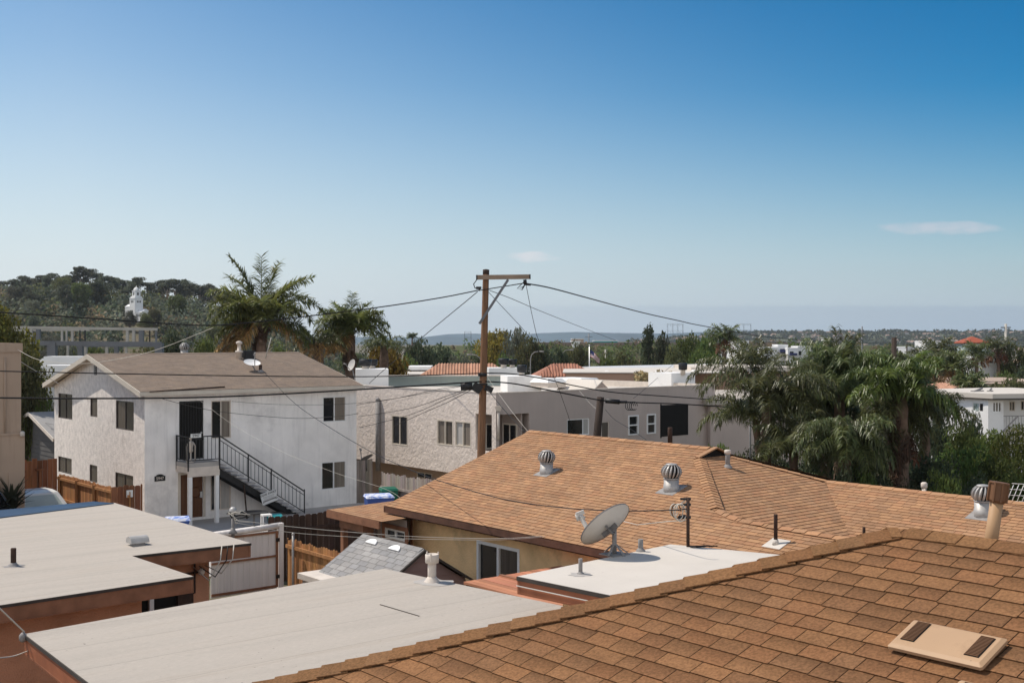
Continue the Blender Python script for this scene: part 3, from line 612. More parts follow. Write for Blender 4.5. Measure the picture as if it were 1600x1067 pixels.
caps(mb, B_(-2.62, -8.93, zR-2.62*PM+.012), B_(-.6, -6.68, zH+.02), (-U*.75+V*.66-Zv*PM*.80).normalized(), (U*.66-V*.75-Zv*PM*.80).normalized(), .15, .16, .026, 22, T_MID)
hipB = [(-2.62, -8.93, zR-2.62*PM), (-2.76, -9.25, zR-2.76*PM+.01), (-2.88, -9.7, zR-2.88*PM+.01), (-2.95, -10.4, zR-2.95*PM+.02), (-3.0, -12.3, zR-3*PM+.02), (-3.0, -15, zR-3*PM+.02)]
for i in range(5): caps(mb, B_(*hipB[i+1]), B_(*hipB[i]), wn, (U-Zv*.12).normalized(), .13, .30, .02, 23+i, T_MID)
part('hip_cap', mb, M['shingle'], mroof); mb = MB()
caps(mb, B_(1.95, -8.3, zW+.012), B_(.42, -6.65, zH+.012), (-U*.75-V*.66-Zv*.2).normalized(), (U*.66+V*.75-Zv*PM*.6).normalized(), .14, .30, .014, 30, T_MID)
part('hip_cap', mb, M['shingle'], mroof); mb = MB()
caps(mb, B_(WU, -17, zW+.012), B_(WU, -8.3, zW+.012), wn, wf, .14, .30, .014, 31, T_MID)
part('ridge_cap', mb, M['shingle'], mroof)
mb = MB(); mb.face([B_(-.57, -6.60, zH), B_(.42, -6.60, zH), B_(-.02, -6.60, zR)], m=0); part('gable_vent', mb, M['dark'], mroof)
mb = MB()
mb.bar(B_(-.62, -6.64, zH+.02), B_(0, -6.66, zR+.02), .12, .03); mb.bar(B_(0, -6.66, zR+.02), B_(.47, -6.64, zH+.03), .12, .03); part('gable_trim', mb, M['shingle'], mroof)
# eave fascia, rake and walls
ze = zR+EU*PM
mb = MB(); mb.box(FM, EU-.0, EU+.04, -15.5, -.02, ze-.16, ze-.012); mb.hexa([B_(EU, -.0, ze-.16), B_(0, -.0, zR-.16), B_(0, .04, zR-.16), B_(EU, .04, ze-.16), B_(EU, 0, ze-.01), B_(0, 0, zR-.01), B_(0, .04, zR-.01), B_(EU, .04, ze-.01)])
part('fascia', mb, M['fascia_dark'], mid)
mb = MB(); mb.face([B_(EU+.03, -15.5, ze-.19), B_(EU+.6, -15.5, ze-.19), B_(EU+.6, -.05, ze-.19), B_(EU+.03, -.05, ze-.19)]); part('soffit', mb, M['fascia'], mid)
WUu = EU+.55; vc = FM.onU(643, 830, WUu)[0]; print('MID', vc, ze)

def wallgrid(mb, fr, axis, c, a0, a1, z0, z1, holes=(), inward=1, depth=.12, m=0):
    """one wall sheet in the plane u=c or v=c with real openings and their reveals"""
    P = (lambda a, z, o=0: fr.P(a, c+o, z)) if axis == 'v' else (lambda a, z, o=0: fr.P(c+o, a, z))
    A = sorted({a0, a1, *[x for h in holes for x in h[:2] if a0 < x < a1]}); Zs = sorted({z0, z1, *[x for h in holes for x in h[2:4] if z0 < x < z1]})
    for i in range(len(A)-1):
        for j in range(len(Zs)-1):
            am, zm = (A[i]+A[i+1])/2, (Zs[j]+Zs[j+1])/2
            if any(h[0] < am < h[1] and h[2] < zm < h[3] for h in holes): continue
            mb.face([P(A[i], Zs[j]), P(A[i+1], Zs[j]), P(A[i+1], Zs[j+1]), P(A[i], Zs[j+1])], m=m)
    for h in holes:
        d = depth*inward; q = [(h[0], h[2]), (h[1], h[2]), (h[1], h[3]), (h[0], h[3])]
        for k in range(4):
            a, b = q[k], q[(k+1) % 4]; mb.face([P(*a), P(*b), P(*b, d), P(*a, d)], m=m)
def window(fr, axis, c, h, parent, inward=1, rec=.07, fw=.045, fm='brownframe', panes=('glass', 'glass'), horiz=False, proud=0.0, name='window', split=None):
    a0, a1, z0, z1 = h; q = c+rec*inward
    def bx(mb, x0, x1, y0, y1, o0, o1):
        lo, hi = min(q+o0*inward, q+o1*inward), max(q+o0*inward, q+o1*inward)
        if axis == 'v': mb.box(fr, x0, x1, lo, hi, y0, y1)
        else: mb.box(fr, lo, hi, x0, x1, y0, y1)
    f = MB(); t0, t1 = -.03-proud, .03
    bx(f, a0, a0+fw, z0, z1, t0, t1); bx(f, a1-fw, a1, z0, z1, t0, t1); bx(f, a0+fw, a1-fw, z0, z0+fw, t0, t1); bx(f, a0+fw, a1-fw, z1-fw, z1, t0, t1)
    n = len(panes); sp = split or [i/n for i in range(1, n)]
    for s_ in sp:
        if horiz: zz_ = z0+(z1-z0)*s_; bx(f, a0+fw, a1-fw, zz_-fw*.5, zz_+fw*.5, t0*.9, t1)
        else: xx = a0+(a1-a0)*s_; bx(f, xx-fw*.5, xx+fw*.5, z0+fw, z1-fw, t0*.9, t1)
    w = part(name, f, M[fm], parent)
    ed = [0, *sp, 1]
    for i, pm in enumerate(panes):
        g = MB()
        if horiz: bx(g, a0+fw*.5, a1-fw*.5, z0+(z1-z0)*ed[i]+fw*.4, z0+(z1-z0)*ed[i+1]-fw*.4, .0+.004*i, .012+.004*i)
        else: bx(g, a0+(a1-a0)*ed[i]+fw*.4, a0+(a1-a0)*ed[i+1]-fw*.4, z0+fw*.5, z1-fw*.5, .0+.004*i, .012+.004*i)
        part('pane', g, M[pm], w)
    return w
def rectV(fr, c, x0, y0, x1, y1):
    a, z1 = fr.onV(x0, y0, c); b, z0 = fr.onV(x1, y1, c); return (a, b, z0, z1)
def rectU(fr, c, x0, y0, x1, y1):
    a, z1 = fr.onU(x0, y0, c); b, z0 = fr.onU(x1, y1, c); return (min(a, b), max(a, b), z0, z1)

d0, dz1 = FM.onU(745, 843, WUu); d1, _ = FM.onU(812, 858, WUu)
sdoor = (d1, d0, .05, dz1)
mb = MB(); wallgrid(mb, FM, 'u', WUu, -15.3, vc, 0, ze-.18, [sdoor], 1, .12)
mb.face([B_(WUu, vc, 0), B_(4.2, vc, 0), B_(4.2, vc, 3.0), B_(0, vc, zR-.1), B_(WUu, vc, ze-.05)])
mb.face([B_(4.2, vc, 0), B_(4.2, -15, 0), B_(4.2, -15, 2.6), B_(4.2, vc, 3.0)])
part('wall', mb, M['stucco_ochre'], mid)
window(FM, 'u', WUu, sdoor, mid, 1, .05, .075, 'white', ('glass_brown', 'glass'), proud=.03, name='sliding_door')
mb = MB(); mb.box(FM, WUu-.03, WUu+.03, vc-.05, vc+.03, 0, ze-.2); part('corner_trim', mb, M['fascia'], mid)

# turbine vents and pipes on it
turbine(onM(854, 738), .212, nM, 'turbine vent on the tan roof nearest its gable edge')
turbine(onM(1049, 765), .222, nM, 'turbine vent on the tan roof between dish mast and hip ridge')
def onW(px, py): return hit(px, py, W0, nM)
turbine(onW(1536, 804), .225, nM, 'rust stained turbine vent half hidden by the tan flue pipe', 'galv', 1.0)
def onE(px, py): return hit(px, py, E0, nE)
pe = onE(1137, 730); t = pipe(pe, .055, .36, 'lead', 'grey lead pipe with collar high on the hip end of the tan roof')
mb = MB(); mb.lathe(pe, [(.05, .30), (.075, .31), (.075, .39), (.05, .40)], 12); part('cap', mb, M['offwhite'], t)
pq = onM(1212, 851); t = pipe(pq, .036, .56, 'rust', 'tall dark pipe rising from a white flashing plate on the tan roof', boot=False)
mb = MB(); x = sM; mb.hexa([pq+x*sx+V*sy+nM*h for h in (.006, .02) for sx, sy in ((-.16, -.2), (.2, -.2), (.2, .2), (-.16, .2))]); mb.lathe(pq, [(.07, 0), (.045, .1)], 12); part('flashing', mb, M['roll_white'], t)
pipe(onW(1350, 843), .03, .26, 'rust', 'short dark pipe stub just behind the near hip ridge', boot=False)
pipe(hit(1239, 664, FM.P(.6, -7, 0), U) if False else W(1047, 690, 34), .07, .42, 'rust', 'black stub of pipe showing over the tan ridge', boot=False)

# low annex with porch at the gable end
az = 2.62; e0 = FM.onZ(512, 796, az)[0]
pa, pb = Wz(511, 796, az), Wz(612, 806, az)
ua, va = FM.uv(pa); ub, vb2 = FM.uv(pb)
uq, vq = FM.onZ(640, 779, az); print('ANNEX', (ua, va), (ub, vb2), (uq, vq))
an = thing('porch_annex', 'low porch annex with brown posts and sliding window at the gable end', 'annex', FM.P(ua+1, (va+vb2)/2, 0))
mb = MB(); shingles(mb, FM.P(ua, va, az), -V, (U+Zv*.02).normalized(), (Zv-U*.02).normalized(), [(0, 0), (va-vb2+.6, 0), (va-vb2+.6, 3.6), (0, 3.6)], .15, (.2, .36), .006, T_MID, .1, .003, 44)
an_r = part('roof', mb, [M['shingle'], M['under']], an)
mb = MB(); mb.box(FM, ua-.02, ua+.03, vb2-.5, va, az-.19, az-.012); mb.box(FM, ua+.03, ua+3.6, va-.04, va, az-.19, az-.012); part('fascia', mb, M['fascia'], an)
vw = FM.onU(590, 830, ua+.75)[0]
wn_ = rectU(FM, ua+.75, 602, 823, 634, 846)
mb = MB(); wallgrid(mb, FM, 'u', ua+.75, vc-.5, vw, 0, az-.05, [wn_], 1, .1); mb.box(FM, ua+.76, ua+3.5, vw-.1, vw, 0, az-.05); part('wall', mb, M['taupe_dark'], an)
window(FM, 'u', ua+.75, wn_, an, 1, .04, .05, 'white', ('glass', 'glass'), proud=.02)
mb = MB(); f0_, f1_, g0, g1 = wn_
for x0, x1, y0, y1 in ((f0_-.1, f0_, g0-.1, g1+.1), (f1_, f1_+.1, g0-.1, g1+.1), (f0_, f1_, g1, g1+.1)): mb.box(FM, ua+.72, ua+.749, x0, x1, y0, y1)
part('window_trim', mb, M['fascia'], an)
mb = MB(); pv = FM.onU(538, 830, ua+.35)[0]; mb.box(FM, ua+.28, ua+.42, pv-.07, pv+.07, 0, az-.42); part('post', mb, M['fascia'], an)
mb = MB(); pv2 = FM.onU(578, 820, ua+.55)[0]; mb.box(FM, ua+.5, ua+.62, pv2-.06, pv2+.06, 0, az-.4); part('post', mb, M['fascia'], an)
mb = MB(); mb.box(FM, ua+.22, ua+.48, pv2-.2, va-.25, az-.44, az-.25); part('beam', mb, M['fascia'], an)
# ---------------------------------------------------------------- patio planks, shed, fences, gate
q0, q1, q2, q3 = Wz(738, 908, 2.2), Wz(812, 908, 2.2), Wz(880, 950, 2.25), Wz(770, 950, 2.25)
mb = MB(); rg = random.Random(5); a_, b_ = FM.uv(Wz(738, 907, 2.2)), FM.uv(Wz(862, 945, 2.2))
u_lo, u_hi = WUu-2.6, WUu-.05; v_hi, v_lo = a_[1]+.1, a_[1]-4.2
k = 0; u = u_lo
while u < u_hi:
    w = .145; c = rg.uniform(.8, 1.15); mb.box(FM, u, min(u+w-.012, u_hi), v_lo, v_hi, 2.14, 2.18+rg.uniform(0, .006), (c, c*rg.uniform(.92, 1.03), c)); u += w
t = thing('patio_cover', 'red stained plank patio cover below the sliding door', 'patio cover', FM.P((u_lo+u_hi)/2, (v_lo+v_hi)/2, 0))
part('planks', mb, M['deck'], t)
mb = MB(); mb.box(FM, u_lo, u_hi, v_lo, v_lo+.08, 2.0, 2.139); mb.box(FM, u_lo, u_hi, v_hi-.08, v_hi, 2.0, 2.139); mb.box(FM, u_lo+.9, u_lo+.98, v_lo, v_hi, 2.181, 2.21)
part('beam', mb, M['fascia'], t)
for vv in (v_lo+.1, v_hi-.2):
    mb = MB(); mb.box(FM, u_lo+.05, u_lo+.15, vv, vv+.1, 0, 2.0); part('post', mb, M['fascia'], t)

ZS = 2.6; s0_, s1_ = Wz(563, 835, ZS), Wz(663, 858, ZS); FS = Fr(s1_); Ls = FS.uv(s0_)[1]
t = thing('garden_shed', 'small garden shed with grey shingle gable roof and mauve siding', 'shed', FS.P(0, Ls/2, 0))
ps = .62; n_ = (-U*ps+Zv).normalized(); sS = (U+Zv*ps).normalized(); ks = math.sqrt(1+ps*ps); hw = 1.32
mb = MB(); shingles(mb, FS.P(0, Ls, ZS), -V, sS, n_, [(0, 0), (Ls, 0), (Ls, -hw*ks), (0, -hw*ks)], .14, (.3, .34), .007, [(1, 1, 1), (.93, .94, .96), (1.06, 1.05, 1.04)], .06, .006, 51)
mb.face([FS.P(0, 0, ZS), FS.P(0, Ls, ZS), FS.P(hw, Ls, ZS-hw*ps), FS.P(hw, 0, ZS-hw*ps)][::-1], (.9, .9, .9), 1)
sr = part('roof', mb, [M['shingle_shed'], M['under']], t)
mb = MB(); caps(mb, FS.P(0, .05, ZS+.01), FS.P(0, Ls-.02, ZS+.01), (-U-Zv*ps).normalized(), (U-Zv*ps).normalized(), .13, .3, .01, 52); part('ridge_cap', mb, M['shingle_shed'], sr)
mb = MB(); g = .02
for sx in (-1, 1): mb.bar(FS.P(sx*hw, -.02, ZS-hw*ps-.03), FS.P(0, -.02, ZS-.03), .035, .05)
part('trim', mb, M['edge_dark'], sr)
mb = MB(); he = ZS-hw*ps
for i in range(14):
    z0 = .1+i*.17; z1 = min(z0+.165, ZS-.06); w0 = min(hw-.12, (ZS-.04-z0)/ps-.06); w1 = max(.02, min(hw-.12, (ZS-.04-z1)/ps-.06))
    if z0 > ZS-.15: break
    mb.hexa([FS.P(-w0, .10, z0), FS.P(w0, .10, z0), FS.P(w0, .16, z0), FS.P(-w0, .16, z0), FS.P(-w1, .115, z1), FS.P(w1, .115, z1), FS.P(w1, .16, z1), FS.P(-w1, .16, z1)])
mb.box(FS, -hw+.12, hw-.12, .17, Ls-.1, 0, he+.08)
part('wall', mb, M['vinyl'], t)
for i, (x, y) in enumerate(((582, 846), (618, 856))):
    o = hit(x, y, FS.P(0, 0, ZS)+n_*.02, n_); mb = MB(); A_, S_ = V, sS
    ring = [(.20*math.cos(a), -.07+.15*max(-.0, math.sin(a))) for a in [math.pi*j/10 for j in range(11)]]
    P4 = lambda a, s, h: o+A_*a+S_*s+n_*h
    mb.face([P4(a, s, .02) for a, s in ring]); 
    for j in range(11):
        p, q = ring[j], ring[(j+1) % 11]; mb.face([P4(*p, -.01), P4(*q, -.01), P4(*q, .02), P4(*p, .02)])
    part('skylight', mb, M['white'], sr)
# white slatted box beside it
ZB = 1.9; c0 = Wz(515, 893, ZB); fb = Fr(c0)
u1, v1 = fb.onZ(560, 896, ZB); 
t = thing('white_box', 'white painted box with a notch beside the grey shed roof', 'box', fb.P(.5, -.4, 0)); mb = MB()
mb.box(fb, -.6, 1.3, -1.0, .35, ZB-.12, ZB); part('lid', mb, M['offwhite'], t)
mb = MB(); mb.box(fb, -.52, 1.22, -.92, .27, 0, ZB-.121); part('body', mb, M['offwhite'], t)
mb = MB(); w_ = fb.onZ(532, 898, ZB+.004); mb.box(fb, w_[0]-.12, w_[0]+.16, w_[1]-.14, w_[1]+.1, ZB+.001, ZB+.006); part('notch', mb, M['dark'], t)

def board_fence(name, label, fr, axis, c, a0, a1, ztop, m, w=.14, rails=(), side=1, z0=0.0, jit=.03, dog=True, group=None, post=None, railm=None, ztop2=None, seed=1):
    rg = random.Random(seed); t = thing(name, label, 'fence', fr.P((a0+a1)/2, c, z0) if axis == 'v' else fr.P(c, (a0+a1)/2, z0), group)
    mb = MB(); a = a0
    Pf = (lambda x, z, o: fr.P(x, c+o, z)) if axis == 'v' else (lambda x, z, o: fr.P(c+o, x, z))
    while a < a1:
        b = min(a+w-.012, a1); f = (a-a0)/(a1-a0); zt = (ztop if ztop2 is None else ztop+(ztop2-ztop)*f)+rg.uniform(-jit, jit); k = rg.uniform(.72, 1.2); cl = (k, k*rg.uniform(.93, 1.05), k*rg.uniform(.9, 1.05)); cut = .035 if dog else 0
        pts = [(a, z0), (b, z0), (b, zt-cut), (b-cut, zt), (a+cut, zt), (a, zt-cut)]
        d = (fr.V if axis == 'v' else fr.U)*.02
        mb.prism([Pf(x, z, 0) for x, z in pts], d, cl); a += w
    part('boards', mb, m, t)
    for rz in rails:
        r = MB(); z2 = rz if ztop2 is None else rz+(ztop2-ztop)
        r.bar(Pf(a0, rz, .045*side), Pf(a1, z2, .045*side), .05, .09); part('rail', r, railm or m, t)
    if post:
        for f in post:
            x = a0+(a1-a0)*f; zt = (ztop if ztop2 is None else ztop+(ztop2-ztop)*f); r = MB(); r.bar(Pf(x, z0, .06*side), Pf(x, zt-.06, .06*side), .09, .09); part('post', r, railm or m, t)
    return t
FG = Fr(W(440, 822, 32.5))          # corner post of the white gate
zg = W(440, 822, 32.5).z; zb = W(440, 918, 32.5).z
g0 = FG.onV(362, 832, 0)[0]; gz_ = FG.onV(362, 832, 0)[1]
t = thing('yard_gate', 'whitewashed board gate in a brown steel frame with pale capping', 'gate', FG.P(g0/2, 0, 0))
mb = MB(); rg = random.Random(9); a = g0-.6
while a < -.14:
    b = min(a+.19, -.14); mb.box(FG, a, b-.006, 0, .025, zb, zg-.10); a += .19
part('boards', mb, M['gate'], t)
mb = MB(); zm = FG.onV(400, 872, -.02)[1]
mb.box(FG, g0-.6, -.14, -.045, -.003, zg-.16, zg-.11); mb.box(FG, g0-.6, -.14, -.045, -.003, zm-.025, zm+.025); mb.box(FG, g0-.6, -.14, -.045, -.003, zb+.05, zb+.11); mb.box(FG, -.19, -.13, -.05, -.003, zb+.05, zg-.10)
part('frame', mb, M['fascia'], t)
mb = MB(); mb.tube([FG.P(g0-.6, .02, zg-.03), FG.P(g0*.5, .02, zg-.0), FG.P(-.02, .02, zg+.03)], .085, 10); part('capping', mb, M['gate'], t)
mb = MB(); mb.box(FG, -.11, .03, -.07, .07, zb-.1, zg+.10); part('post', mb, M['gate'], t)
for z in (zg-.35, zb+.35): 
    mb = MB(); mb.box(FG, -.2, -.1, -.08, -.051, z-.05, z+.05); part('hinge', mb, M['black'], t)
e_ = FG.onV(560, 818, .7)
board_fence('board_fence', 'board fence darkened to look shaded behind the cedar fence', FG, 'v', .9, .06, e_[0]+1.2, zg+.12, M['fence_shaded'], .20, (zg-.3,), -1, zb-.4, .03, seed=2)
board_fence('board_fence', 'orange cedar fence with bright top rail between gate and shed', FG, 'u', .35, -3.6, .3, zg-.42, M['fence_orange'], .13, (zg-.62,), -1, zb-.4, .04, seed=3)
mb = MB(); p = FG.P(.28, -.15, zb-.5); mb.tube([p, FG.P(.28, -.15, zg-.25)], .035, 10); mb.lathe(FG.P(.28, -.15, zg-.25), [(.04, 0), (.045, .03), (.02, .06)], 10)
single('fence_post', mb, M['galv'], 'bare galvanised steel post standing beside the whitewashed gate', 'post', loc=p)

# ---------------------------------------------------------------- two storey white house
HF = Fr(W(226, 617, 43.5)); OV = .34
HL = HF.onU(85, 640, 0)[0]; HU = HF.onV(557, 700, 0)[0]; ezf = HF.onV(222, 612, -.42)[1]
rv = HL/2; rz_ = HF.onU(140, 553, -OV)[1]; rz_ = (CZ-(553-HY)/F*(HF.P(-OV, rv, 0).y)); pH = (rz_-ezf)/(rv+.42)
print('HOUSE', HL, HU, ezf, rz_, pH)
hs_ = thing('two_storey_house', 'two storey white stucco house with grey-brown gable roof and outside stair', 'house', HF.P(HU/2, HL/2, 0))
zw = ezf-.14
fd = rectV(HF, 0, 280, 627, 318, 716); fw1 = rectV(HF, 0, 330, 626, 361, 684); fw2 = rectV(HF, 0, 504, 620, 541, 658); fw3 = rectV(HF, 0, 502, 722, 541, 762)
ld = rectV(HF, 0, 282, 742, 317, 828); ld = (ld[0], ld[1], .12, ld[3]); lw = rectV(HF, 0, 329, 742, 361, 795)
holes = [fd, fw1, fw2, fw3, ld, lw]
mb = MB(); wallgrid(mb, HF, 'v', 0, 0, HU, -.3, zw, holes, 1, .10); mb.face([HF.P(HU, 0, -.3), HF.P(HU, HL, -.3), HF.P(HU, HL, zw), HF.P(HU, rv, rz_-.1), HF.P(HU, 0, zw)])
part('wall', mb, M['stucco_white'], hs_)
gw = [rectU(HF, 0, 91, 614, 113, 656), rectU(HF, 0, 141, 622, 152, 652), rectU(HF, 0, 181, 625, 209, 674), rectU(HF, 0, 91, 712, 112, 742), rectU(HF, 0, 140, 725, 152, 755), rectU(HF, 0, 180, 737, 208, 770)]
mb = MB(); wallgrid(mb, HF, 'u', 0, 0, HL, -.3, zw, gw, 1, .10); zs = zw
mb.face([HF.P(0, 0, zw), HF.P(0, HL, zw), HF.P(0, HL-.05, zw+.05), HF.P(0, rv, rz_-.09), HF.P(0, .05, zw+.05)][::-1]); mb.face([HF.P(0, HL, -.3), HF.P(HU, HL, -.3), HF.P(HU, HL, zw), HF.P(0, HL, zw)])
part('gable_wall', mb, M['stucco_gable'], hs_)
gv = HF.onU(150, 575, 0); mb = MB(); mb.box(HF, -.02, .02, rv-.13, rv+.13, gv[1]-.28, gv[1]+.30)
for i in range(6): mb.box(HF, -.045, -.021, rv-.12, rv+.12, gv[1]-.26+i*.095, gv[1]-.20+i*.095, m=1)
part('gable_vent', mb, [M['black'], M['lead']], hs_)
for i, h in enumerate(gw): window(HF, 'u', 0, h, hs_, 1, .05, .04, 'brownframe', (('glass', 'glass_brown') if i in (2,) else ('glass', 'glass') if i == 0 else ('glass_brown',) if i in (1, 4) else ('glass_brown', 'glass_brown')))
window(HF, 'v', 0, fw1, hs_, 1, .05, .045, 'offwhite', ('glass', 'glass_drape')); window(HF, 'v', 0, fw2, hs_, 1, .05, .045, 'white', ('glass', 'glass_drape'), proud=.02)
window(HF, 'v', 0, fw3, hs_, 1, .05, .045, 'white', ('glass', 'glass_drape'), proud=.02); window(HF, 'v', 0, lw, hs_, 1, .05, .045, 'offwhite', ('glass', 'glass_pale'))
# doors
mb = MB(); mb.box(HF, fd[0], fd[1], .05, .09, fd[2], fd[3]); sdr = part('door', mb, M['dark'], hs_, 'black security screen door upstairs')
mb = MB()
for i in range(9): x = fd[0]+.05+(fd[1]-fd[0]-.1)*i/8; mb.box(HF, x-.008, x+.008, .030, .046, fd[2], fd[3])
for z in (fd[2]+.03, fd[2]+.75, fd[3]-.05): mb.box(HF, fd[0], fd[1], .022, .029, z-.03, z+.03)
part('bars', mb, M['black'], sdr)
mb = MB(); mb.lathe(HF.P(fd[1]-.09, .02, fd[2]+1.0), [(.04, 0), (.045, .03), (.03, .06)], 10, axis=-V); part('handle', mb, M['alum'], sdr)
mb = MB(); mb.box(HF, ld[0], ld[1], .05, .09, ld[2], ld[3]); ldr = part('door', mb, M['doorwood'], hs_, 'brown wooden door under the landing')
mb = MB()
for i in range(5): x = ld[0]+(ld[1]-ld[0])*(i+.5)/5; mb.box(HF, x-.045, x+.045, .036, .0495, ld[2]+.15, ld[3]-.12)
mb.lathe(HF.P((ld[0]+ld[1])/2+.18, .035, ld[3]-.72), [(.22, -.01), (.2, .04), (.1, .04)], 14, axis=-V, m=0)
part('panel', mb, M['doorwood'], ldr)
mb = MB(); mb.box(HF, ld[1]-.12, ld[1]-.02, -.02, .04, ld[2]+.75, ld[2]+.98); part('lock_box', mb, M['alum'], ldr)
mb = MB(); mb.box(HF, ld[0]-.1, ld[0], -.02, .03, ld[2], ld[3]+.08); mb.box(HF, ld[1], ld[1]+.1, -.02, .03, ld[2], ld[3]+.08); mb.box(HF, ld[0], ld[1], -.02, .03, ld[3], ld[3]+.08); part('door_frame', mb, M['cream'], hs_)
# roof
RU = (HF.onV(568, 604, -.42)[0])
kH = math.sqrt(1+pH*pH); nH = (-V*pH+Zv).normalized(); sH = (V+Zv*pH).normalized()
mb = MB(); O_ = HF.P(-OV, rv, rz_); hd = rv+.42
shingles(mb, O_, U, sH, nH, [(0, 0), (RU+OV, 0), (RU+OV, -hd*kH), (0, -hd*kH)], .14, (.25, .34), .006, T_GREY, .06, .002, 61, vartone=.06)
mb.face([HF.P(-OV, rv, rz_), HF.P(RU, rv, rz_), HF.P(RU, HL+.42, ezf), HF.P(-OV, HL+.42, ezf)], (.95, .95, .95))
hr = part('roof', mb, [M['shingle_grey'], M['under']], hs_)
mb = MB(); caps(mb, HF.P(-OV, rv, rz_+.01), HF.P(RU, rv, rz_+.01), (V-Zv*pH).normalized(), (-V-Zv*pH).normalized(), .13, .3, .008, 62); part('ridge_cap', mb, M['shingle_grey'], hr)
mb = MB(); mb.box(HF, -OV, RU, -.46, -.421, ezf-.16, ezf-.012); mb.box(HF, -OV, RU, HL+.421, HL+.46, ezf-.19, ezf-.012)
for x0, x1 in ((-OV-.035, -OV-.001), (RU+.001, RU+.035)):
    for vs, ve in ((-.46, rv), (HL+.46, rv)):
        za = ezf-.01; mb.hexa([HF.P(x0, vs, za-.20), HF.P(x1, vs, za-.20), HF.P(x1, ve, rz_-.21), HF.P(x0, ve, rz_-.21), HF.P(x0, vs, za), HF.P(x1, vs, za), HF.P(x1, ve, rz_-.012), HF.P(x0, ve, rz_-.012)])
part('fascia', mb, M['cream'], hs_)
mb = MB(); mb.face([HF.P(-OV, -.42, ezf-.15), HF.P(RU, -.42, ezf-.15), HF.P(RU, 0, ezf-.15), HF.P(-OV, 0, ezf-.15)])
for va_, vb_ in ((-.42, rv), (HL+.42, rv)): mb.face([HF.P(-OV, va_, ezf-.12), HF.P(0, va_, ezf-.12), HF.P(0, vb_, rz_-.12), HF.P(-OV, vb_, rz_-.12)])
part('soffit', mb, M['offwhite'], hs_)
mb = MB(); a = hit(234, 612, O_+nH*.03, nH); b = hit(351, 604, O_+nH*.03, nH); mb.bar(a, b, .05, .04); part('loose_batten', mb, M['rust'], hr)
# landing, posts, stair
zl = HF.onV(294, 724, -1.15)[1]; uL = HF.onV(294, 724, -1.15)[0]; uR = HF.onV(343, 724, -1.15)[0]; uS = HF.onV(476, 806, -1.15)[0]; print('LAND', zl, uL, uR, uS)
st = thing('outside_stair', 'outside concrete stair and landing with black iron railing on the white house', 'stair', HF.P((uL+uS)/2, -.6, 0))
mb = MB(); mb.box(HF, uL, uR, -1.15, -.003, zl-.16, zl); part('landing', mb, M['concrete'], st)
mb = MB(); mb.box(HF, uL, uR, -1.17, -1.08, zl-.52, zl-.161); mb.box(HF, uL, uL+.08, -1.079, -.003, zl-.38, zl-.161); part('beam', mb, M['offwhite'], st)
for x in (uL+.02, uR-.16):
    mb = MB(); mb.box(HF, x, x+.14, -1.165, -1.03, -.1, zl-.521); part('post', mb, M['white'], st)
nst = 15; run = (uS-uR)/nst; rise = zl/nst
mb = MB()
for i in range(nst):
    z = zl-rise*(i+1); x = uR+run*i
    mb.box(HF, x+.005, x+run+.06, -1.10, -.10, z-.06, z)
part('treads', mb, M['tread'], st)
mb = MB()
for v_ in (-1.13, -.12):
    v2 = v_ + (.16 if v_ < -.5 else 0); mb.hexa([HF.P(uR, v2, zl-.52), HF.P(uS+.1, v2, -.45), HF.P(uS+.1, v2+.03, -.45), HF.P(uR, v2+.03, zl-.52), HF.P(uR, v2, zl-.24), HF.P(uS+.1, v2, -.2), HF.P(uS+.1, v2+.03, -.2), HF.P(uR, v2+.03, zl-.24)])
part('stringer', mb, M['black'], st)
mb = MB(); rh = .98; v_ = -1.13
def zst(x): return zl-(x-uR)*zl/(uS-uR)
mb.bar(HF.P(uR, v_, zl+rh), HF.P(uS, v_, .0+rh-.08), .045, .045); mb.bar(HF.P(uR, v_, zl+rh-.16), HF.P(uS, v_, rh-.24), .025, .025); mb.bar(HF.P(uR, v_, zl+.12), HF.P(uS, v_, .06), .03, .03)
x = uR
while x < uS-.05: mb.bar(HF.P(x, v_, zst(x)+.1), HF.P(x, v_, zst(x)+rh-.16), .018, .018); x += .165
for f in (.0, .33, .6, 1.0): x = uR+(uS-uR)*f; mb.bar(HF.P(x, v_, zst(x)-.1), HF.P(x, v_, zst(x)+rh), .045, .045)
part('stair_rail', mb, M['black'], st)
mb = MB()
for a, b in ((HF.P(uL, -1.13, 0), HF.P(uR, -1.13, 0)), (HF.P(uL+.02, -1.13, 0), HF.P(uL+.02, -.03, 0))):
    for z, w in ((zl+rh, .04), (zl+.1, .03)): mb.bar(a+Zv*z, b+Zv*z, w, w)
    d = b-a; n = int(d.length/.14)
    for i in range(n+1): p = a+d*(i/n); mb.bar(p+Zv*(zl+.1), p+Zv*(zl+rh), .018, .018)
for p in (HF.P(uL, -1.16, 0), HF.P(uR, -1.16, 0), HF.P(uL+.02, -.06, 0)): mb.bar(p+Zv*(zl-.3), p+Zv*(zl+rh+.02), .05, .05)
part('landing_rail', mb, M['black'], st)
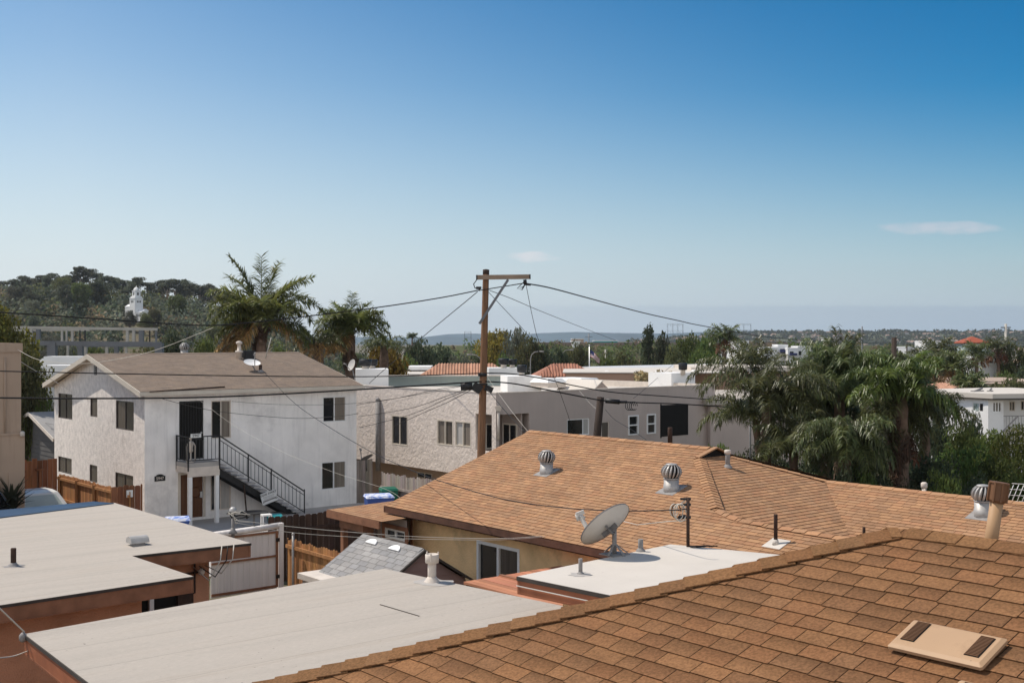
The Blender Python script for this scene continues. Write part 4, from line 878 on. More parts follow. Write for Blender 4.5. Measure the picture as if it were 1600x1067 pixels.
def board_sign(name, label, c, ex, ey, w, h, lines, mats, loc=None, arch=False, bolts=False):
    n = ex.cross(ey).normalized(); t = thing(name, label, 'sign', c); mb = MB()
    if arch:
        pts = [(-w/2, -h/2), (w/2, -h/2), (w/2, h*.25)]+[(w/2*.72*math.cos(a), h*.25+h*.25*math.sin(a)) for a in [math.pi*i/8 for i in range(9)]]+[(-w/2, h*.25)]
    else: pts = [(-w/2, -h/2), (w/2, -h/2), (w/2, h/2), (-w/2, h/2)]
    mb.prism([c+ex*x+ey*y-n*.012 for x, y in pts], n*.012); part('panel', mb, mats[0], t)
    for txt, x, y, size, al in lines:
        fc = bpy.data.curves.new('lettering_text', 'FONT'); fc.body = txt; fc.size = size; fc.align_x = 'CENTER'; fc.align_y = 'CENTER'; fc.extrude = .001; fc.offset = size*.012
        tmp = bpy.data.objects.new('tmp', fc); COL.objects.link(tmp); me = bpy.data.meshes.new_from_object(tmp.evaluated_get(bpy.context.evaluated_depsgraph_get())); bpy.data.objects.remove(tmp); o = bpy.data.objects.new('lettering', me); COL.objects.link(o); me.materials.clear(); me.materials.append(mats[1]); o.parent = t
        from mathutils import Matrix
        m = Matrix((ex, ey, n)).transposed().to_4x4(); m.translation = ex*x+ey*y+n*.004; o.matrix_local = m
    if bolts:
        mb = MB()
        for x, y in ((-w/2+.06, -h/2+.09), (w/2-.06, -h/2+.09)): mb.lathe(c+ex*x+ey*y, [(.018, 0), (.012, .012)], 8, axis=n)
        part('bolt', mb, M['black'], t)
    if isinstance(bolts, str): pass
    return t
c = HF.P(0, 0, 0); sx, sz = HF.onV(420.5, 776.5, -1.19); c = HF.P(sx, -1.19, sz); th = math.radians(15)
exs = U*math.cos(th)+Zv*math.sin(th); eys = -U*math.sin(th)+Zv*math.cos(th)
t = board_sign('warning_sign', 'tilted white sign reading TOW AWAY on the stair railing', c, exs, eys, .68, .46, [('TOW AWAY', 0, .145, .125, 0)], (M['signwhite'], M['signblack']), bolts=True)
mb = MB(); nn = exs.cross(eys)
for k, (y, w) in enumerate(((.05, .5), (0.005, .42), (-.04, .46))): mb.hexa([c+exs*x+eys*(y+dy)+nn*o for o in (.0005, .0015) for x, dy in ((-w/2, -.006), (w/2, -.006), (w/2, .006), (-w/2, .006))])
mb.hexa([c+exs*x+eys*(-.10+dy)+nn*o for o in (.0005, .0015) for x, dy in ((-.29, -.03), (.31, -.03), (.31, .03), (-.29, .03))])
part('small_print', mb, M['lead'], t)
c = HF.P(*[HF.onV(250, 746, -.03)[0], -.03], HF.onV(250, 746, -.03)[1]); board_sign('house_number', 'dark arched house number plaque on the white wall', c, U, Zv, .42, .26, [('5947', 0, -.03, .15, 0)], (M['signblack'], M['offwhite']), arch=True)
x, z = HF.onV(306, 680.5, -1.16); board_sign('house_number', 'white number board hung on the landing railing', HF.P(x, -1.17, z), U, Zv, .42, .15, [('5947', 0, 0, .14, 0)], (M['signwhite'], M['signblack']))
# white ornament figure on the landing
x, _ = HF.onV(298, 705, -.9); p = HF.P(x, -.9, zl); fr = Fr(p); mb = MB()
mb.lathe(p+Zv*.06, [(.12, -.06), (.12, -.02), (.05, 0), (.03, .03), (.03, .32)], 12); mb.lathe(p+Zv*.38, [(.05, 0), (.09, .05), (.08, .18), (.115, .36), (.10, .41), (.035, .43), (.03, .47)], 12); mb.lathe(p+Zv*.85, [(.02, 0), (.055, .03), (.06, .08), (.04, .13), (.01, .15)], 12)
for s_ in (-1, 1): mb.tube([fr.P(s_*.11, 0, zl+.74), fr.P(s_*.17, -.02, zl+.62), fr.P(s_*.16, -.02, zl+.02)], .022, 8)
single('garden_ornament', mb, M['offwhite'], 'white figure ornament standing on the stair landing', 'ornament', loc=p)
# things on its roof
def onH(px, py): return hit(px, py, O_, nH)
p = onH(382, 560); t = thing('roof_chimney', 'white flue stack with black box cap near the ridge of the white house', 'chimney', p); fr = Fr(p); mb = MB(); mb.lathe(p-U*.25, [(.12, -.1), (.12, .25), (.17, .26), (.17, .34), (.09, .35), (.08, .62), (.14, .63), (.14, .72), (.05, .76)], 12); part('flue', mb, M['offwhite'], t)
mb = MB(); mb.box(fr, -.05, .42, -.2, .25, p.z-.1, p.z+.34); part('box', mb, M['black'], t)
p = onH(400, 580); t = thing('satellite_dish', 'white satellite dish lying tilted on the grey-brown roof', 'satellite dish', p, 'satellite dishes')
def small_dish(t, c, face, r, mate, flat=.9, arm=True):
    face = Vector(face).normalized(); ex = face.cross(Zv).normalized(); ey = ex.cross(face).normalized(); mb = MB(); nr, ns = 4, 20
    for i in range(nr):
        for j in range(ns):
            def q(i, j, o=0): f = i/nr; a = 2*math.pi*j/ns; return c+ex*r*f*math.cos(a)+ey*r*flat*f*math.sin(a)+face*(.2*r*(f*f-1)+o)
            mb.face([q(i, j), q(i+1, j), q(i+1, j+1), q(i, j+1)] if i else [q(0, 0), q(1, j), q(1, j+1)], smooth=True); mb.face([q(i, j, -.01), q(i, j+1, -.01), q(i+1, j+1, -.01), q(i+1, j, -.01)] if i else [q(0, 0, -.01), q(1, j+1, -.01), q(1, j, -.01)], smooth=True)
    part('reflector', mb, mate, t)
    if arm: mb = MB(); tip = c+face*r*1.15-ey*r*.25; mb.bar(c-ey*r*.85, tip, .03, .03); mb.bar(tip-face*.05, tip+face*.08, .06, .06); part('feed_arm', mb, M['lead'], t)
small_dish(t, W(394, 566, p.y), (.25, -.35, .9), .36, M['white'], .85)
mb = MB(); mb.tube([p-Zv*.05, W(394, 569, p.y)], .03, 8); part('mast', mb, M['lead'], t)
p = onH(407, 581); t = pipe(p, .07, .30, 'rust', 'short brown vent pipe on the grey-brown roof next to the tilted dish')
tt = turbine(HF.P(HF.onV(288, 552, rv+.6)[0], rv+.6, rz_-.1), .21, Zv, 'pale turbine vent showing above the ridge of the white house')
mb = MB(); a, b = W(415, 552, 47.5), W(424, 527, 47.5); mb.tube([a-Zv*.2, b], .022, 6); single('bare_pole', mb, M['steel_pale'], 'leaning pale pole behind the ridge of the white house', 'pole')

# ---------------------------------------------------------------- beige apartment building behind the pole
BF = Fr(W(775, 615, 48.0)); zB = CZ-85/F*48.0; vE = BF.onU(558, 640, 0)[0]+2.0; uE = BF.onV(1117, 604, 0)[0]; print('APT', zB, vE, uE)
zo = BF.onU(640, 729, 0)[1]
ap = thing('apartment_building', 'two storey beige apartment block with rough stucco side and white roof boxes', 'apartment', BF.P(uE/2, vE/2, 0))
w1 = rectU(BF, 0, 612, 648, 637, 697); w2 = rectU(BF, 0, 683, 655, 708, 697); w3 = rectU(BF, 0, 711, 657, 736, 699); rc = rectU(BF, 0, 743, 646, 771, 706); rc = (rc[0]+.12, rc[1], rc[2], rc[3])
mb = MB(); wallgrid(mb, BF, 'u', 0, .0, vE, zo, zB, [w1, w2, w3, (.28, rc[1], rc[2], rc[3])], 1, .10); mb.face([BF.P(0, 0, zo), BF.P(1.2, 0, zo), BF.P(1.2, vE, zo), BF.P(0, vE, zo)])
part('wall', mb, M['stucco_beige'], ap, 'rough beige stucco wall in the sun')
rv2 = rectV(BF, 0, 778, 648, 827, 705)
mw = rectV(BF, 0, 886, 655, 921, 679); mw2 = rectV(BF, 0, 940, 659, 952, 690); wa = rectV(BF, 0, 981, 649, 997, 679); wb = rectV(BF, 0, 1010, 647, 1024, 677); rb = rectV(BF, 0, 1033, 633, 1075, 679)
mb = MB(); wallgrid(mb, BF, 'v', 0, .0, uE, -1.5, zB, [(.16, rv2[1], rv2[2], rv2[3]), mw, mw2, wa, wb], 1, .10); wallgrid(mb, BF, 'v', 0, 50, 51, 0, .1)if False else None
mb.face([BF.P(uE, 0, -1.5), BF.P(uE, vE, -1.5), BF.P(uE, vE, zB), BF.P(uE, 0, zB)])
for x in (rb[0]-2.5, rb[0]-.9): mb.box(BF, x, x+.02, -.008, -.002, -1.0, zB-.05)
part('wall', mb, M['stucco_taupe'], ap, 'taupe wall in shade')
# corner balcony recess
mb = MB(); mb.box(BF, .05, rv2[1]+.0, 1.5, 1.55, rv2[2], rv2[3]); mb.box(BF, 1.45, 1.5, .1, rc[1], rv2[2]-.2, rv2[3]); mb.box(BF, .02, rv2[1], .1, 1.5, rv2[2]-.06, rv2[2]); mb.box(BF, .02, rv2[1], .1, 1.5, rv2[3]+.002, rv2[3]+.05); mb.box(BF, rv2[1], rv2[1]+.05, .1, 1.5, rv2[2], rv2[3])
part('balcony', mb, M['taupe_dark'], ap)
dz = rv2[2]+.0
window(BF, 'v', 1.5, (.2, 1.05, rv2[2]+.05, rv2[2]+1.15), ap, -1, .02, .06, 'cream', ('dark', 'dark')); 
window(BF, 'u', 1.45, (.35, 1.3, rv2[2]+.05, rv2[2]+1.15), ap, -1, .02, .06, 'cream', ('glass', 'dark'))
mb = MB(); dp = BF.P(.08, -.06, 0); mb.tube([dp+Zv*(zB-1.9), dp+Zv*(zB-.75)], .055, 10); mb.hexa([dp+Vector(q) for q in [(-.10, -.1, zB-.72), (.1, -.1, zB-.72), (.1, .02, zB-.72), (-.1, .02, zB-.72), (-.15, -.14, zB-.5), (.15, -.14, zB-.5), (.15, .04, zB-.5), (-.15, .04, zB-.5)]]); part('downpipe', mb, M['offwhite'], ap)
for h, pn in ((w1, ('glass', 'glass')), (w2, ('glass_brown', 'glass_drape')), (w3, ('glass_drape', 'glass_pale'))): window(BF, 'u', 0, h, ap, 1, .05, .055, 'cream', pn, proud=.03)
window(BF, 'v', 0, mw, ap, 1, .05, .05, 'white', ('glass', 'glass_pale'), split=[.72]); window(BF, 'v', 0, mw2, ap, 1, .05, .04, 'offwhite', ('glass_brown',))
for h in (wa, wb): window(BF, 'v', 0, h, ap, 1, .03, .06, 'white', ('glass', 'glass'), horiz=True, proud=.05)
mb = MB(); mb.box(BF, rb[0], rb[1], -.012, -.002, rb[2], rb[3]); mb.box(BF, rb[0]-.06, rb[0], -.03, -.002, rb[2]-.05, rb[3]+.05); part('balcony_shade_panel', mb, M['dark'], ap)  # flat dark panel painted as the shade of a balcony recess
vp_ = BF.onU(590, 660, -.12)[0]; mb = MB(); mb.tube([BF.P(-.1, vp_, zo-.4), BF.P(-.1, vp_, zB-.65)], .12, 10); mb.lathe(BF.P(-.1, vp_, zB-.65), [(.12, 0), (.09, .1), (.03, .16)], 10); part('downpipe', mb, M['lead'], ap)
# recessed ground floor
lwn = rectU(BF, .9, 651, 736, 675, 750)
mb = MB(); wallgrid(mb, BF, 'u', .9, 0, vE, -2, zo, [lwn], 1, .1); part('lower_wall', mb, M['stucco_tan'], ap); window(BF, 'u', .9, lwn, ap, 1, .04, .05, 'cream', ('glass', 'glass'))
# roof deck, parapet and roof boxes
mb = MB(); mb.face([BF.P(.02, .02, zB-.25), BF.P(uE-.02, .02, zB-.25), BF.P(uE-.02, vE, zB-.25), BF.P(.02, vE, zB-.25)]); rfa = part('roof', mb, M['roll_white'], ap)
mb = MB(); mb.box(BF, -.02, .16, -.02, vE, zB+.001, zB+.05); mb.box(BF, .161, uE, -.02, .16, zB+.001, zB+.05); mb.box(BF, .161, uE, .1, .16, zB-.25, zB); mb.box(BF, uE-.16, uE, .17, vE, zB-.25, zB+.05); part('parapet_cap', mb, M['offwhite'], rfa)
def boxpx(mb, d, x0, x1, y0, y1, depth, fr0=None, ang=None, c=(1, 1, 1), m=0, skew=True):
    """a box on the street grid whose near corner sits at depth d; spans x0..x1, top y0, bottom y1"""
    p = W(x0, y1, d); q = Fr(p, ang); zt = CZ-(y0-HY)/F*d; zb_ = p.z
    r = hit(x1, y1, p, q.V); L = q.uv(r)[0]; mb.box(q, 0, L, 0, depth, zb_, zt, c, m); return q, L, zt, zb_
mb = MB(); boxpx(mb, 62, 606, 800, 588, 612, .3, ang=math.radians(4)); part('rear_parapet', mb, M['greenb'], ap)
mb = MB(); boxpx(mb, 61.5, 604, 801, 586.5, 588, .4, ang=math.radians(4)); part('rear_parapet_cap', mb, M['offwhite'], ap)
mb = MB(); boxpx(mb, 58, 556, 607, 577, 606, 2.5, ang=math.radians(8)); part('roof_box', mb, M['whiteb'], ap)
mb = MB(); boxpx(mb, 54, 793, 846, 588, 616, 2.0, ang=math.radians(10)); part('roof_box', mb, M['whiteb'], ap)
mb = MB(); boxpx(mb, 66, 764, 812, 575, 600, 2.0, ang=math.radians(6)); part('roof_box', mb, M['whiteb'], ap)
mb = MB(); boxpx(mb, 58.5, 1049, 1086, 583, 606, 1.6); part('roof_box', mb, M['whiteb'], ap)
def caged_vent(px, py, d, w, h, label, base=.35):
    p = W(px, py, d); t = thing('roof_fan', label, 'roof vent', p, 'black capped vents on the apartment roofs'); s_ = w/2
    mb = MB(); mb.lathe(p, [(s_*.62, -.05), (s_*.55, h*base), (s_*.7, h*base+.02)], 12); part('neck', mb, M['offwhite'], t)
    mb = MB(); mb.lathe(p, [(s_*.75, h*base), (s_*1.0, h*base+.03), (s_*1.05, h*.95), (s_*.9, h)], 14); part('cap', mb, M['black'], t)
caged_vent(571, 578, 59, .62, .55, 'black capped vent next to the pale dish on the white roof box'); caged_vent(582, 577, 60, .52, .52, 'black capped vent with thin white foot beside the twin near the palm')
caged_vent(787, 575, 66.5, .58, .56, 'black capped vent immediately beside the utility pole'); caged_vent(800.5, 575, 67, .52, .52, 'smaller black capped vent, second from the utility pole')
caged_vent(815.5, 588.5, 55, .46, .56, 'larger black vent cap on a white foot, standing lower than its two neighbours'); caged_vent(1067, 584, 59, .44, .55, 'dark round vent cap on the white roof chimney block')
p = W(556, 586, 57.5); t = thing('satellite_dish', 'pale round satellite dish on the white roof box by the palms', 'satellite dish', p, 'satellite dishes'); small_dish(t, W(549, 570, 57.5), (-.75, -.6, .35), .30, M['dish'], 1.0); mb = MB(); mb.tube([p-Zv*.4, W(549, 571, 57.7)], .03, 8); part('mast', mb, M['lead'], t)
p = W(573, 735, 50); t = thing('satellite_dish', 'dark tilted satellite dish on top of the weathered fence post', 'satellite dish', p, 'satellite dishes'); small_dish(t, W(573, 714, 49.5), (-.45, .2, .75), .36, M['dishback'], .7); mb = MB(); mb.tube([p, W(572, 716, 49.6)], .035, 8); part('mast', mb, M['dishback'], t)
def skylight(px, py, d, w, l, hgt, label):
    p = W(px, py, d); q = Fr(p); t = thing('roof_skylight', label, 'skylight', p, 'white skylights on the apartment roof'); mb = MB(); mb.box(q, 0, w, 0, l, p.z, p.z+hgt*.55); part('curb', mb, M['offwhite'], t)
    mb = MB(); i = .12; a = p.z+hgt*.551; b = p.z+hgt
    mb.hexa([q.P(-.05, -.05, a), q.P(w+.05, -.05, a), q.P(w+.05, l+.05, a), q.P(-.05, l+.05, a), q.P(i, i, b), q.P(w-i, i, b), q.P(w-i, l-i, b), q.P(i, l-i, b)]); part('dome', mb, M['white'], t)
skylight(856, 606, 53, 1.1, 1.2, .42, 'small white skylight box next to the big one on the apartment roof'); skylight(908, 608, 54, 1.25, 2.0, .50, 'largest white skylight dome on the apartment roof')
p = W(925, 613, 52.3); q = Fr(p); t = thing('roof_dormer', 'small gabled roof hatch standing on the apartment parapet', 'roof hatch', p); mb = MB(); wq = 1.25; hq = .45
mb.prism([q.P(0, 0, p.z), q.P(wq, 0, p.z), q.P(wq/2, 0, p.z+hq)], V*2.2); part('body', mb, M['taupe_dark'], t)
mb = MB(); mb.hexa([q.P(-.08, -.08, p.z), q.P(wq/2, -.08, p.z+hq+.04), q.P(wq/2, 2.3, p.z+hq+.04), q.P(-.08, 2.3, p.z), q.P(-.08, -.08, p.z+.06), q.P(wq/2, -.08, p.z+hq+.1), q.P(wq/2, 2.3, p.z+hq+.1), q.P(-.08, 2.3, p.z+.06)]); part('roof', mb, M['roll_white'], t)

# ---------------------------------------------------------------- left edge: tan building, garage, fences, cars
TF = Fr(W(33, 700, 39.0)); zT = CZ-(537-HY)/F*39.0
t = thing('tan_building', 'tall tan stucco building with band course and stained wall at the picture edge', 'building', TF.P(-3, 3, 0))
zc = TF.onV(20, 678, 0)[1]
mb = MB(); mb.box(TF, -6, 0, 0, 8, zc+.001, zT); mb.box(TF, -6, .10, -.06, 8, -.2, zc); part('wall', mb, M['stucco_tan'], t)
mb = MB(); mb.box(TF, -6, .04, -.04, 8.04, zT-.28, zT-.002 if False else zT+.02); part('parapet_band', mb, M['stucco_tan'], t)
mb = MB(); mb.box(TF, -6, .02, -.09, -.061, zc-.03, zc+.04); x = TF.onV(8, 600, -.04)[0]; mb.tube([TF.P(x, -.03, zc+.05), TF.P(x, -.03, zT-.45)], .03, 8); mb.box(TF, TF.onV(12, 745, 0)[0], TF.onV(31, 745, 0)[0], -.09, -.062, TF.onV(12, 765, 0)[1], TF.onV(12, 738, 0)[1]); part('conduit', mb, M['stucco_tan'], t)
mb = MB(); p = TF.P(.0, -.12, zc+.0); mb.lathe(p, [(.03, -.09), (.08, -.06), (.08, .05), (.04, .09)], 10); part('wall_lamp', mb, M['offwhite'], t)
GF = Fr(W(84, 686, 54)); gr = GF.onU(45, 645, 0); zre = W(84, 686, 54).z
t = thing('garage', 'small garage with siding darkened for shade and grey gable roof behind the redwood fence', 'garage', GF.P(2, gr[0], 0)); mb = MB()
mb.box(GF, .3, 6, .3, gr[0]*2-.3, -.2, zre-.1); mb.face([GF.P(.299, .3, zre-.12), GF.P(.299, gr[0], gr[1]-.15), GF.P(.299, 2*gr[0]-.3, zre-.12)][::-1])
for i in range(14): mb.box(GF, .28, .299, .3, gr[0]*2-.3, .1+i*.22, .11+i*.22)
part('wall', mb, M['siding_shaded'], t)
mb = MB()
for va_, sg in ((0, 1), (2*gr[0], -1)): mb.hexa([GF.P(0, va_, zre-.03), GF.P(6.2, va_, zre-.03), GF.P(6.2, gr[0], gr[1]-.03), GF.P(0, gr[0], gr[1]-.03), GF.P(0, va_, zre+.03), GF.P(6.2, va_, zre+.03), GF.P(6.2, gr[0], gr[1]+.03), GF.P(0, gr[0], gr[1]+.03)])
part('roof', mb, M['shingle_shed'], t)
mb = MB()
for va_ in (-.02, 2*gr[0]+.02): mb.bar(GF.P(-.03, va_, zre-.04), GF.P(-.03, gr[0], gr[1]-.04), .04, .16)
part('barge_board', mb, M['offwhite'], t)
FF = Fr(W(90, 716, 46.5)); zf = W(90, 716, 46.5).z; x0 = FF.onV(38, 718, 0)[0]
t = board_fence('board_fence', 'tall redwood fence panel between tan building and white house', FF, 'v', 0, x0-.5, -.02, zf, M['fence_red'], .2, (), -1, -.2, .05, dog=False, seed=11)
xp = FF.onV(63, 740, -.1)[0]; mb = MB(); mb.box(FF, xp-.05, xp+.05, -.10, -.005, -.2, zf-.35); mb.box(FF, xp-.16, xp+.16, -.14, -.005, zf-.42, zf-.36); part('post', mb, M['fence_red'], t)
zf2 = W(92, 740, 45).z; FF2 = Fr(W(92, 740, 45)); v2 = FF2.onU(203, 768, 0); 
board_fence('board_fence', 'orange lit low fence with long rail sloping away behind the white car', FF2, 'u', 0, v2[0], 0, v2[1], M['fence_orange'], .15, (v2[1]-.16, v2[1]-.95), -1, -.2, .03, ztop2=zf2, post=(.02, .2, .45, .7, .97), railm=M['fence_orange'], seed=12)
FF3 = Fr(FF2.P(0, v2[0], 0)); x3 = FF3.onV(224, 758, 0)
x2 = FF3.onV(176, 760, 0)
t = board_fence('board_fence', 'dark red fence gate with small paper notice next to the house corner', FF3, 'v', .08, x2[0], x3[0], x3[1]+.03, M['fence_red'], .2, (), -1, -.2, .03, seed=13)
x, z = FF3.onV(202.5, 771, .06); mb = MB(); mb.box(FF3, x-.11, x+.11, .05, .06, z-.12, z+.12); part('paper_notice', mb, M['signwhite'], t)
FW = Fr(W(558, 718, 50.2)); zf4 = W(558, 718, 50.2).z; 
board_fence('board_fence', 'grey weathered gate boards between white house and apartment block', FW, 'v', 0, -.05, FW.onV(582, 720, 0)[0], zf4, M['fence_grey'], .16, (), -1, -1, .03, dog=False, seed=14)
FP = Fr(W(690, 752, 42.5)); v9 = FP.onU(596, 738, 0)
board_fence('picket_fence', 'pale weathered picket fence behind the tan roof', FP, 'u', 0, 0-1.5, v9[0], W(690, 752, 42.5).z, M['fence_grey'], .12, (W(690, 752, 42.5).z-.55,), -1, -.9, .05, dog=True, ztop2=v9[1], seed=15)

def car(name, label, p, ang, body, w=1.78, L=4.6, H=1.42, suv=False):
    fr = Fr(p, ang); z0 = p.z; t = thing(name, label, 'car', p)   # u across, v forward
    prof = [(0, .32), (0, .62), (.05, .88), (.75, .95), (1.25, H-.06), (1.75, H), (2.5, H-.02), (3.25, .96), (4.35, .80), (L, .62), (L, .3)] if not suv else [(0, .4), (0, 1.0), (.12, 1.1), (.35, H-.08), (.8, H), (2.6, H-.03), (3.3, 1.12), (4.4, 1.0), (L, .75), (L, .4)]
    secs = [(-1, .0), (-.93, .06), (-.80, .0), (.80, .0), (.93, .06), (1, .0)]
    def half(z): return w/2 if z < .9 else w/2-(z-.9)*.42
    mb = MB(); n = len(prof)
    for i in range(n-1):
        (y0, a), (y1, b) = prof[i], prof[i+1]
        mb.face([fr.P(-half(a)+.05, y0, z0+a), fr.P(half(a)-.05, y0, z0+a), fr.P(half(b)-.05, y1, z0+b), fr.P(-half(b)+.05, y1, z0+b)], smooth=True)
        for s_ in (-1, 1):
            mb.face([fr.P(s_*(half(a)-.05), y0, z0+a), fr.P(s_*(half(b)-.05), y1, z0+b), fr.P(s_*half(b), y1, z0+b-.06), fr.P(s_*half(a), y0, z0+a-.06)])
    for s_ in (-1, 1):
        pts = [fr.P(s_*half(a), y, z0+a-.06) for y, a in prof]; mb.face(pts)
    body_ = part('body', mb, body, t)
    def gl(k, f0, f1, inset=.12, off=.012):
        (y0, a), (y1, b) = prof[k], prof[k+1]; L2 = lambda f: (y0+(y1-y0)*f, a+(b-a)*f); (ya, za), (yb, zb_) = L2(f0), L2(f1)
        nv = Vector((0, -(b-a), (y1-y0))).normalized(); o = fr.V*nv.y*off+Zv*nv.z*off
        if o.z < 0: o = -o
        g = MB(); g.face([fr.P(-half(za)+inset, ya, z0+za)+o, fr.P(half(za)-inset, ya, z0+za)+o, fr.P(half(zb_)-inset, yb, z0+zb_)+o, fr.P(-half(zb_)+inset, yb, z0+zb_)+o]); return g
    part('rear_window', gl(3 if not suv else 2, .16, .86, .2), M['carglass'], t); part('windscreen', gl(6 if not suv else 5, .05, .92), M['carglass'], t)
    for s_ in (-1, 1):
        g = MB(); zl_, zh = z0+.95, z0+H-.14
        g.face([fr.P(s_*(half(.95)+.006), 1.05 if not suv else .4, zl_), fr.P(s_*(half(.95)+.006), 3.1, zl_), fr.P(s_*(half(H-.14)+.03), 2.55, zh), fr.P(s_*(half(H-.14)+.03), 1.5 if not suv else .55, zh)]); part('side_window', g, M['glass'], t)
        g = MB(); g.hexa([fr.P(s_*(half(.7))+dx*.16, 2.95+dy, z0+.92+dz_) for dz_ in (0, .13) for dx, dy in ((0, 0), (s_, 0), (s_, .1), (0, .1))]); part('wing_mirror', g, body, t)
        for y in (.85, 3.65):
            g = MB(); g.lathe(fr.P(s_*(w/2-.12), y, z0+.31), [(.16, -.10), (.31, -.10), (.31, .10), (.16, .10)], 16, axis=fr.U); wh = part('wheel', g, M['tyre'], t)
            g = MB(); g.lathe(fr.P(s_*(w/2-.12), y, z0+.31), [(.19, -.11), (.19, .11)], 12, axis=fr.U); part('rim', g, M['alum'], wh)
        g = MB(); g.hexa([fr.P(s_*(w/2-.35)+dx, dy, z0+.64+dz_) for dz_ in (0, .14) for dx, dy in ((-.14, -.015), (.16, -.015), (.16, .05), (-.14, .05))]); part('tail_lamp', g, M['red'], t)
    return t
pc = W(92, 766, 41.0); car('parked_car', 'white sedan parked by the redwood fence, rear window towards the roofs', Vector((W(90, 766, 41).x, 40.6, 0.02)), math.radians(42), M['carwhite'], 1.85, 4.5, CZ-(766-HY)/F*42)
pc = W(-86, 800, 36.5); car('parked_car', 'silver blue car at the picture edge beside the dark agave', Vector((pc.x, 35.6, 0.02)), math.radians(-10), M['carblue'], 1.85, 4.6, 2.55, suv=True)
def bin_(name, label, cat, p, w, d, h, mate, lidm=None, ang=.3):
    fr = Fr(p, ang); t = thing(name, label, cat, p); z = p.z; mb = MB(); k = .85
    mb.hexa([fr.P(-w/2*k, -d/2*k, z), fr.P(w/2*k, -d/2*k, z), fr.P(w/2*k, d/2*k, z), fr.P(-w/2*k, d/2*k, z), fr.P(-w/2, -d/2, z+h), fr.P(w/2, -d/2, z+h), fr.P(w/2, d/2, z+h), fr.P(-w/2, d/2, z+h)]); part('body', mb, mate, t)
    mb = MB(); mb.hexa([fr.P(-w/2-.03, -d/2-.04, z+h+.002), fr.P(w/2+.03, -d/2-.04, z+h+.002), fr.P(w/2+.03, d/2+.03, z+h+.002), fr.P(-w/2-.03, d/2+.03, z+h+.002), fr.P(-w/2+.02, -d/2+.02, z+h+.07), fr.P(w/2-.02, -d/2+.02, z+h+.07), fr.P(w/2-.02, d/2-.02, z+h+.09), fr.P(-w/2+.02, d/2-.02, z+h+.09)]); part('lid', mb, lidm or mate, t)
    return t
bin_('recycling_bin', 'blue bin with pale lid just over the far eave of the wide pale roof', 'bin', W(277, 820, 38.5), .8, .6, .01+abs(0.16), M['blue'], M['blue_white'])
pg = W(607, 779, 44.5); bin_('wheeled_bin', 'dark green wheeled bin by the picket fence', 'bin', Vector((pg.x, pg.y, 0)), .62, .6, CZ-(765-HY)/F*44.5, M['green'])
pb_ = W(592, 780, 43.5); bin_('tarp_stack', 'low stack under a blue and white tarp beside the green bin', 'tarp', Vector((pb_.x, pb_.y, .1)), 1.0, .8, CZ-(776-HY)/F*43.5-.1, M['blue'], M['blue_white'])
pt = W(429, 815, 43.5); bin_('storage_tub', 'teal plastic tub under the outside stair', 'tub', Vector((pt.x, pt.y, .05)), .55, .4, .3, M['teal'])
ps_ = W(416, 830, 41.5); fr = Fr(Vector((ps_.x, ps_.y, 0)), .5); zt = CZ-(803-HY)/F*41.5
t = thing('patio_stool', 'white metal stool frame standing in the yard below the stair', 'stool', fr.P(0, 0, 0)); mb = MB(); mb.box(fr, -.17, .17, -.15, .15, zt-.05, zt); part('seat', mb, M['white'], t)
for a, b in ((-1, -1), (1, -1), (1, 1), (-1, 1)): mb = MB(); mb.box(fr, a*.15-.018, a*.15+.018, b*.13-.018, b*.13+.018, 0, zt-.051); part('leg', mb, M['white'], t)
pt = W(397, 800, 43); zt = pt.z; p = Vector((pt.x, pt.y, 0)); t = thing('patio_table', 'round dark patio table in the shaded yard beside the white stool', 'table', p); mb = MB(); mb.lathe(p, [(.5, zt-.015), (.52, zt), (.5, zt+.01)], 20); part('table_top', mb, M['black'], t)
mb = MB(); mb.lathe(p, [(.25, 0), (.04, .06), (.035, zt-.03)], 12); part('pedestal', mb, M['lead'], t)
mb = MB(); a = HF.P(HF.onV(386, 800, -1.0)[0], -1.0, 0); b = HF.P(HF.onV(385, 757, -1.0)[0]-.1, -1.0, HF.onV(385, 757, -1.0)[1]); mb.tube([a, b], .03, 6); single('leaning_pole', mb, M['rust'], 'thin dark prop leaning under the outside stair', 'pole')

# ---------------------------------------------------------------- utility poles and wires
PD = 40.0; pt = W(759.5, 422, PD); pbm = W(752, 706, PD); lean = (pt-pbm).normalized(); foot = pbm-lean*(pbm.z/lean.z)
t = thing('utility_pole', 'tall brown wooden utility pole with one offset crossarm and brace', 'utility pole', foot)
mb = MB(); n = 24; rg = random.Random(2); mb.tube([foot+(pt-foot)*(i/n) for i in range(n+1)], [.158-.05*i/n+rg.uniform(-.003, .003) for i in range(n+1)], 14); mb.lathe(pt, [(.112, -.15), (.112, .012), (.02, .03)], 14, axis=lean, m=1); part('pole', mb, [M['pole'], M['pole_dark']], t)
mb = MB(); ca, cb = W(745, 433.5, PD-.16), W(828, 432.5, PD-.16); mb.bar(ca, cb, .10, .155); arm = part('crossarm', mb, M['crossarm'], t)
mb = MB()
for a_ in (ca, cb): d = (cb-ca).normalized(); mb.bar(a_-d*.025, a_+d*.025, .108, .163)
part('end_plate', mb, M['black'], arm)
mb = MB(); mb.bar(W(794, 437, PD-.24), W(749, 506, PD-.20), .05, .085); part('brace', mb, M['steel'], t)
mb = MB(); mb.tube([W(745, 437, PD-.1), W(740, 444, PD-.12), W(742, 450, PD-.14), W(750, 452, PD-.12)], .018, 6); mb.bar(W(744, 450, PD-.12), W(752, 450, PD-.1), .10, .09); mb.tube([W(820, 437, PD-.16), W(821, 444, PD-.16)], .06, 8); mb.bar(W(819, 444, PD-.16), W(829, 445, PD-.1), .08, .07)
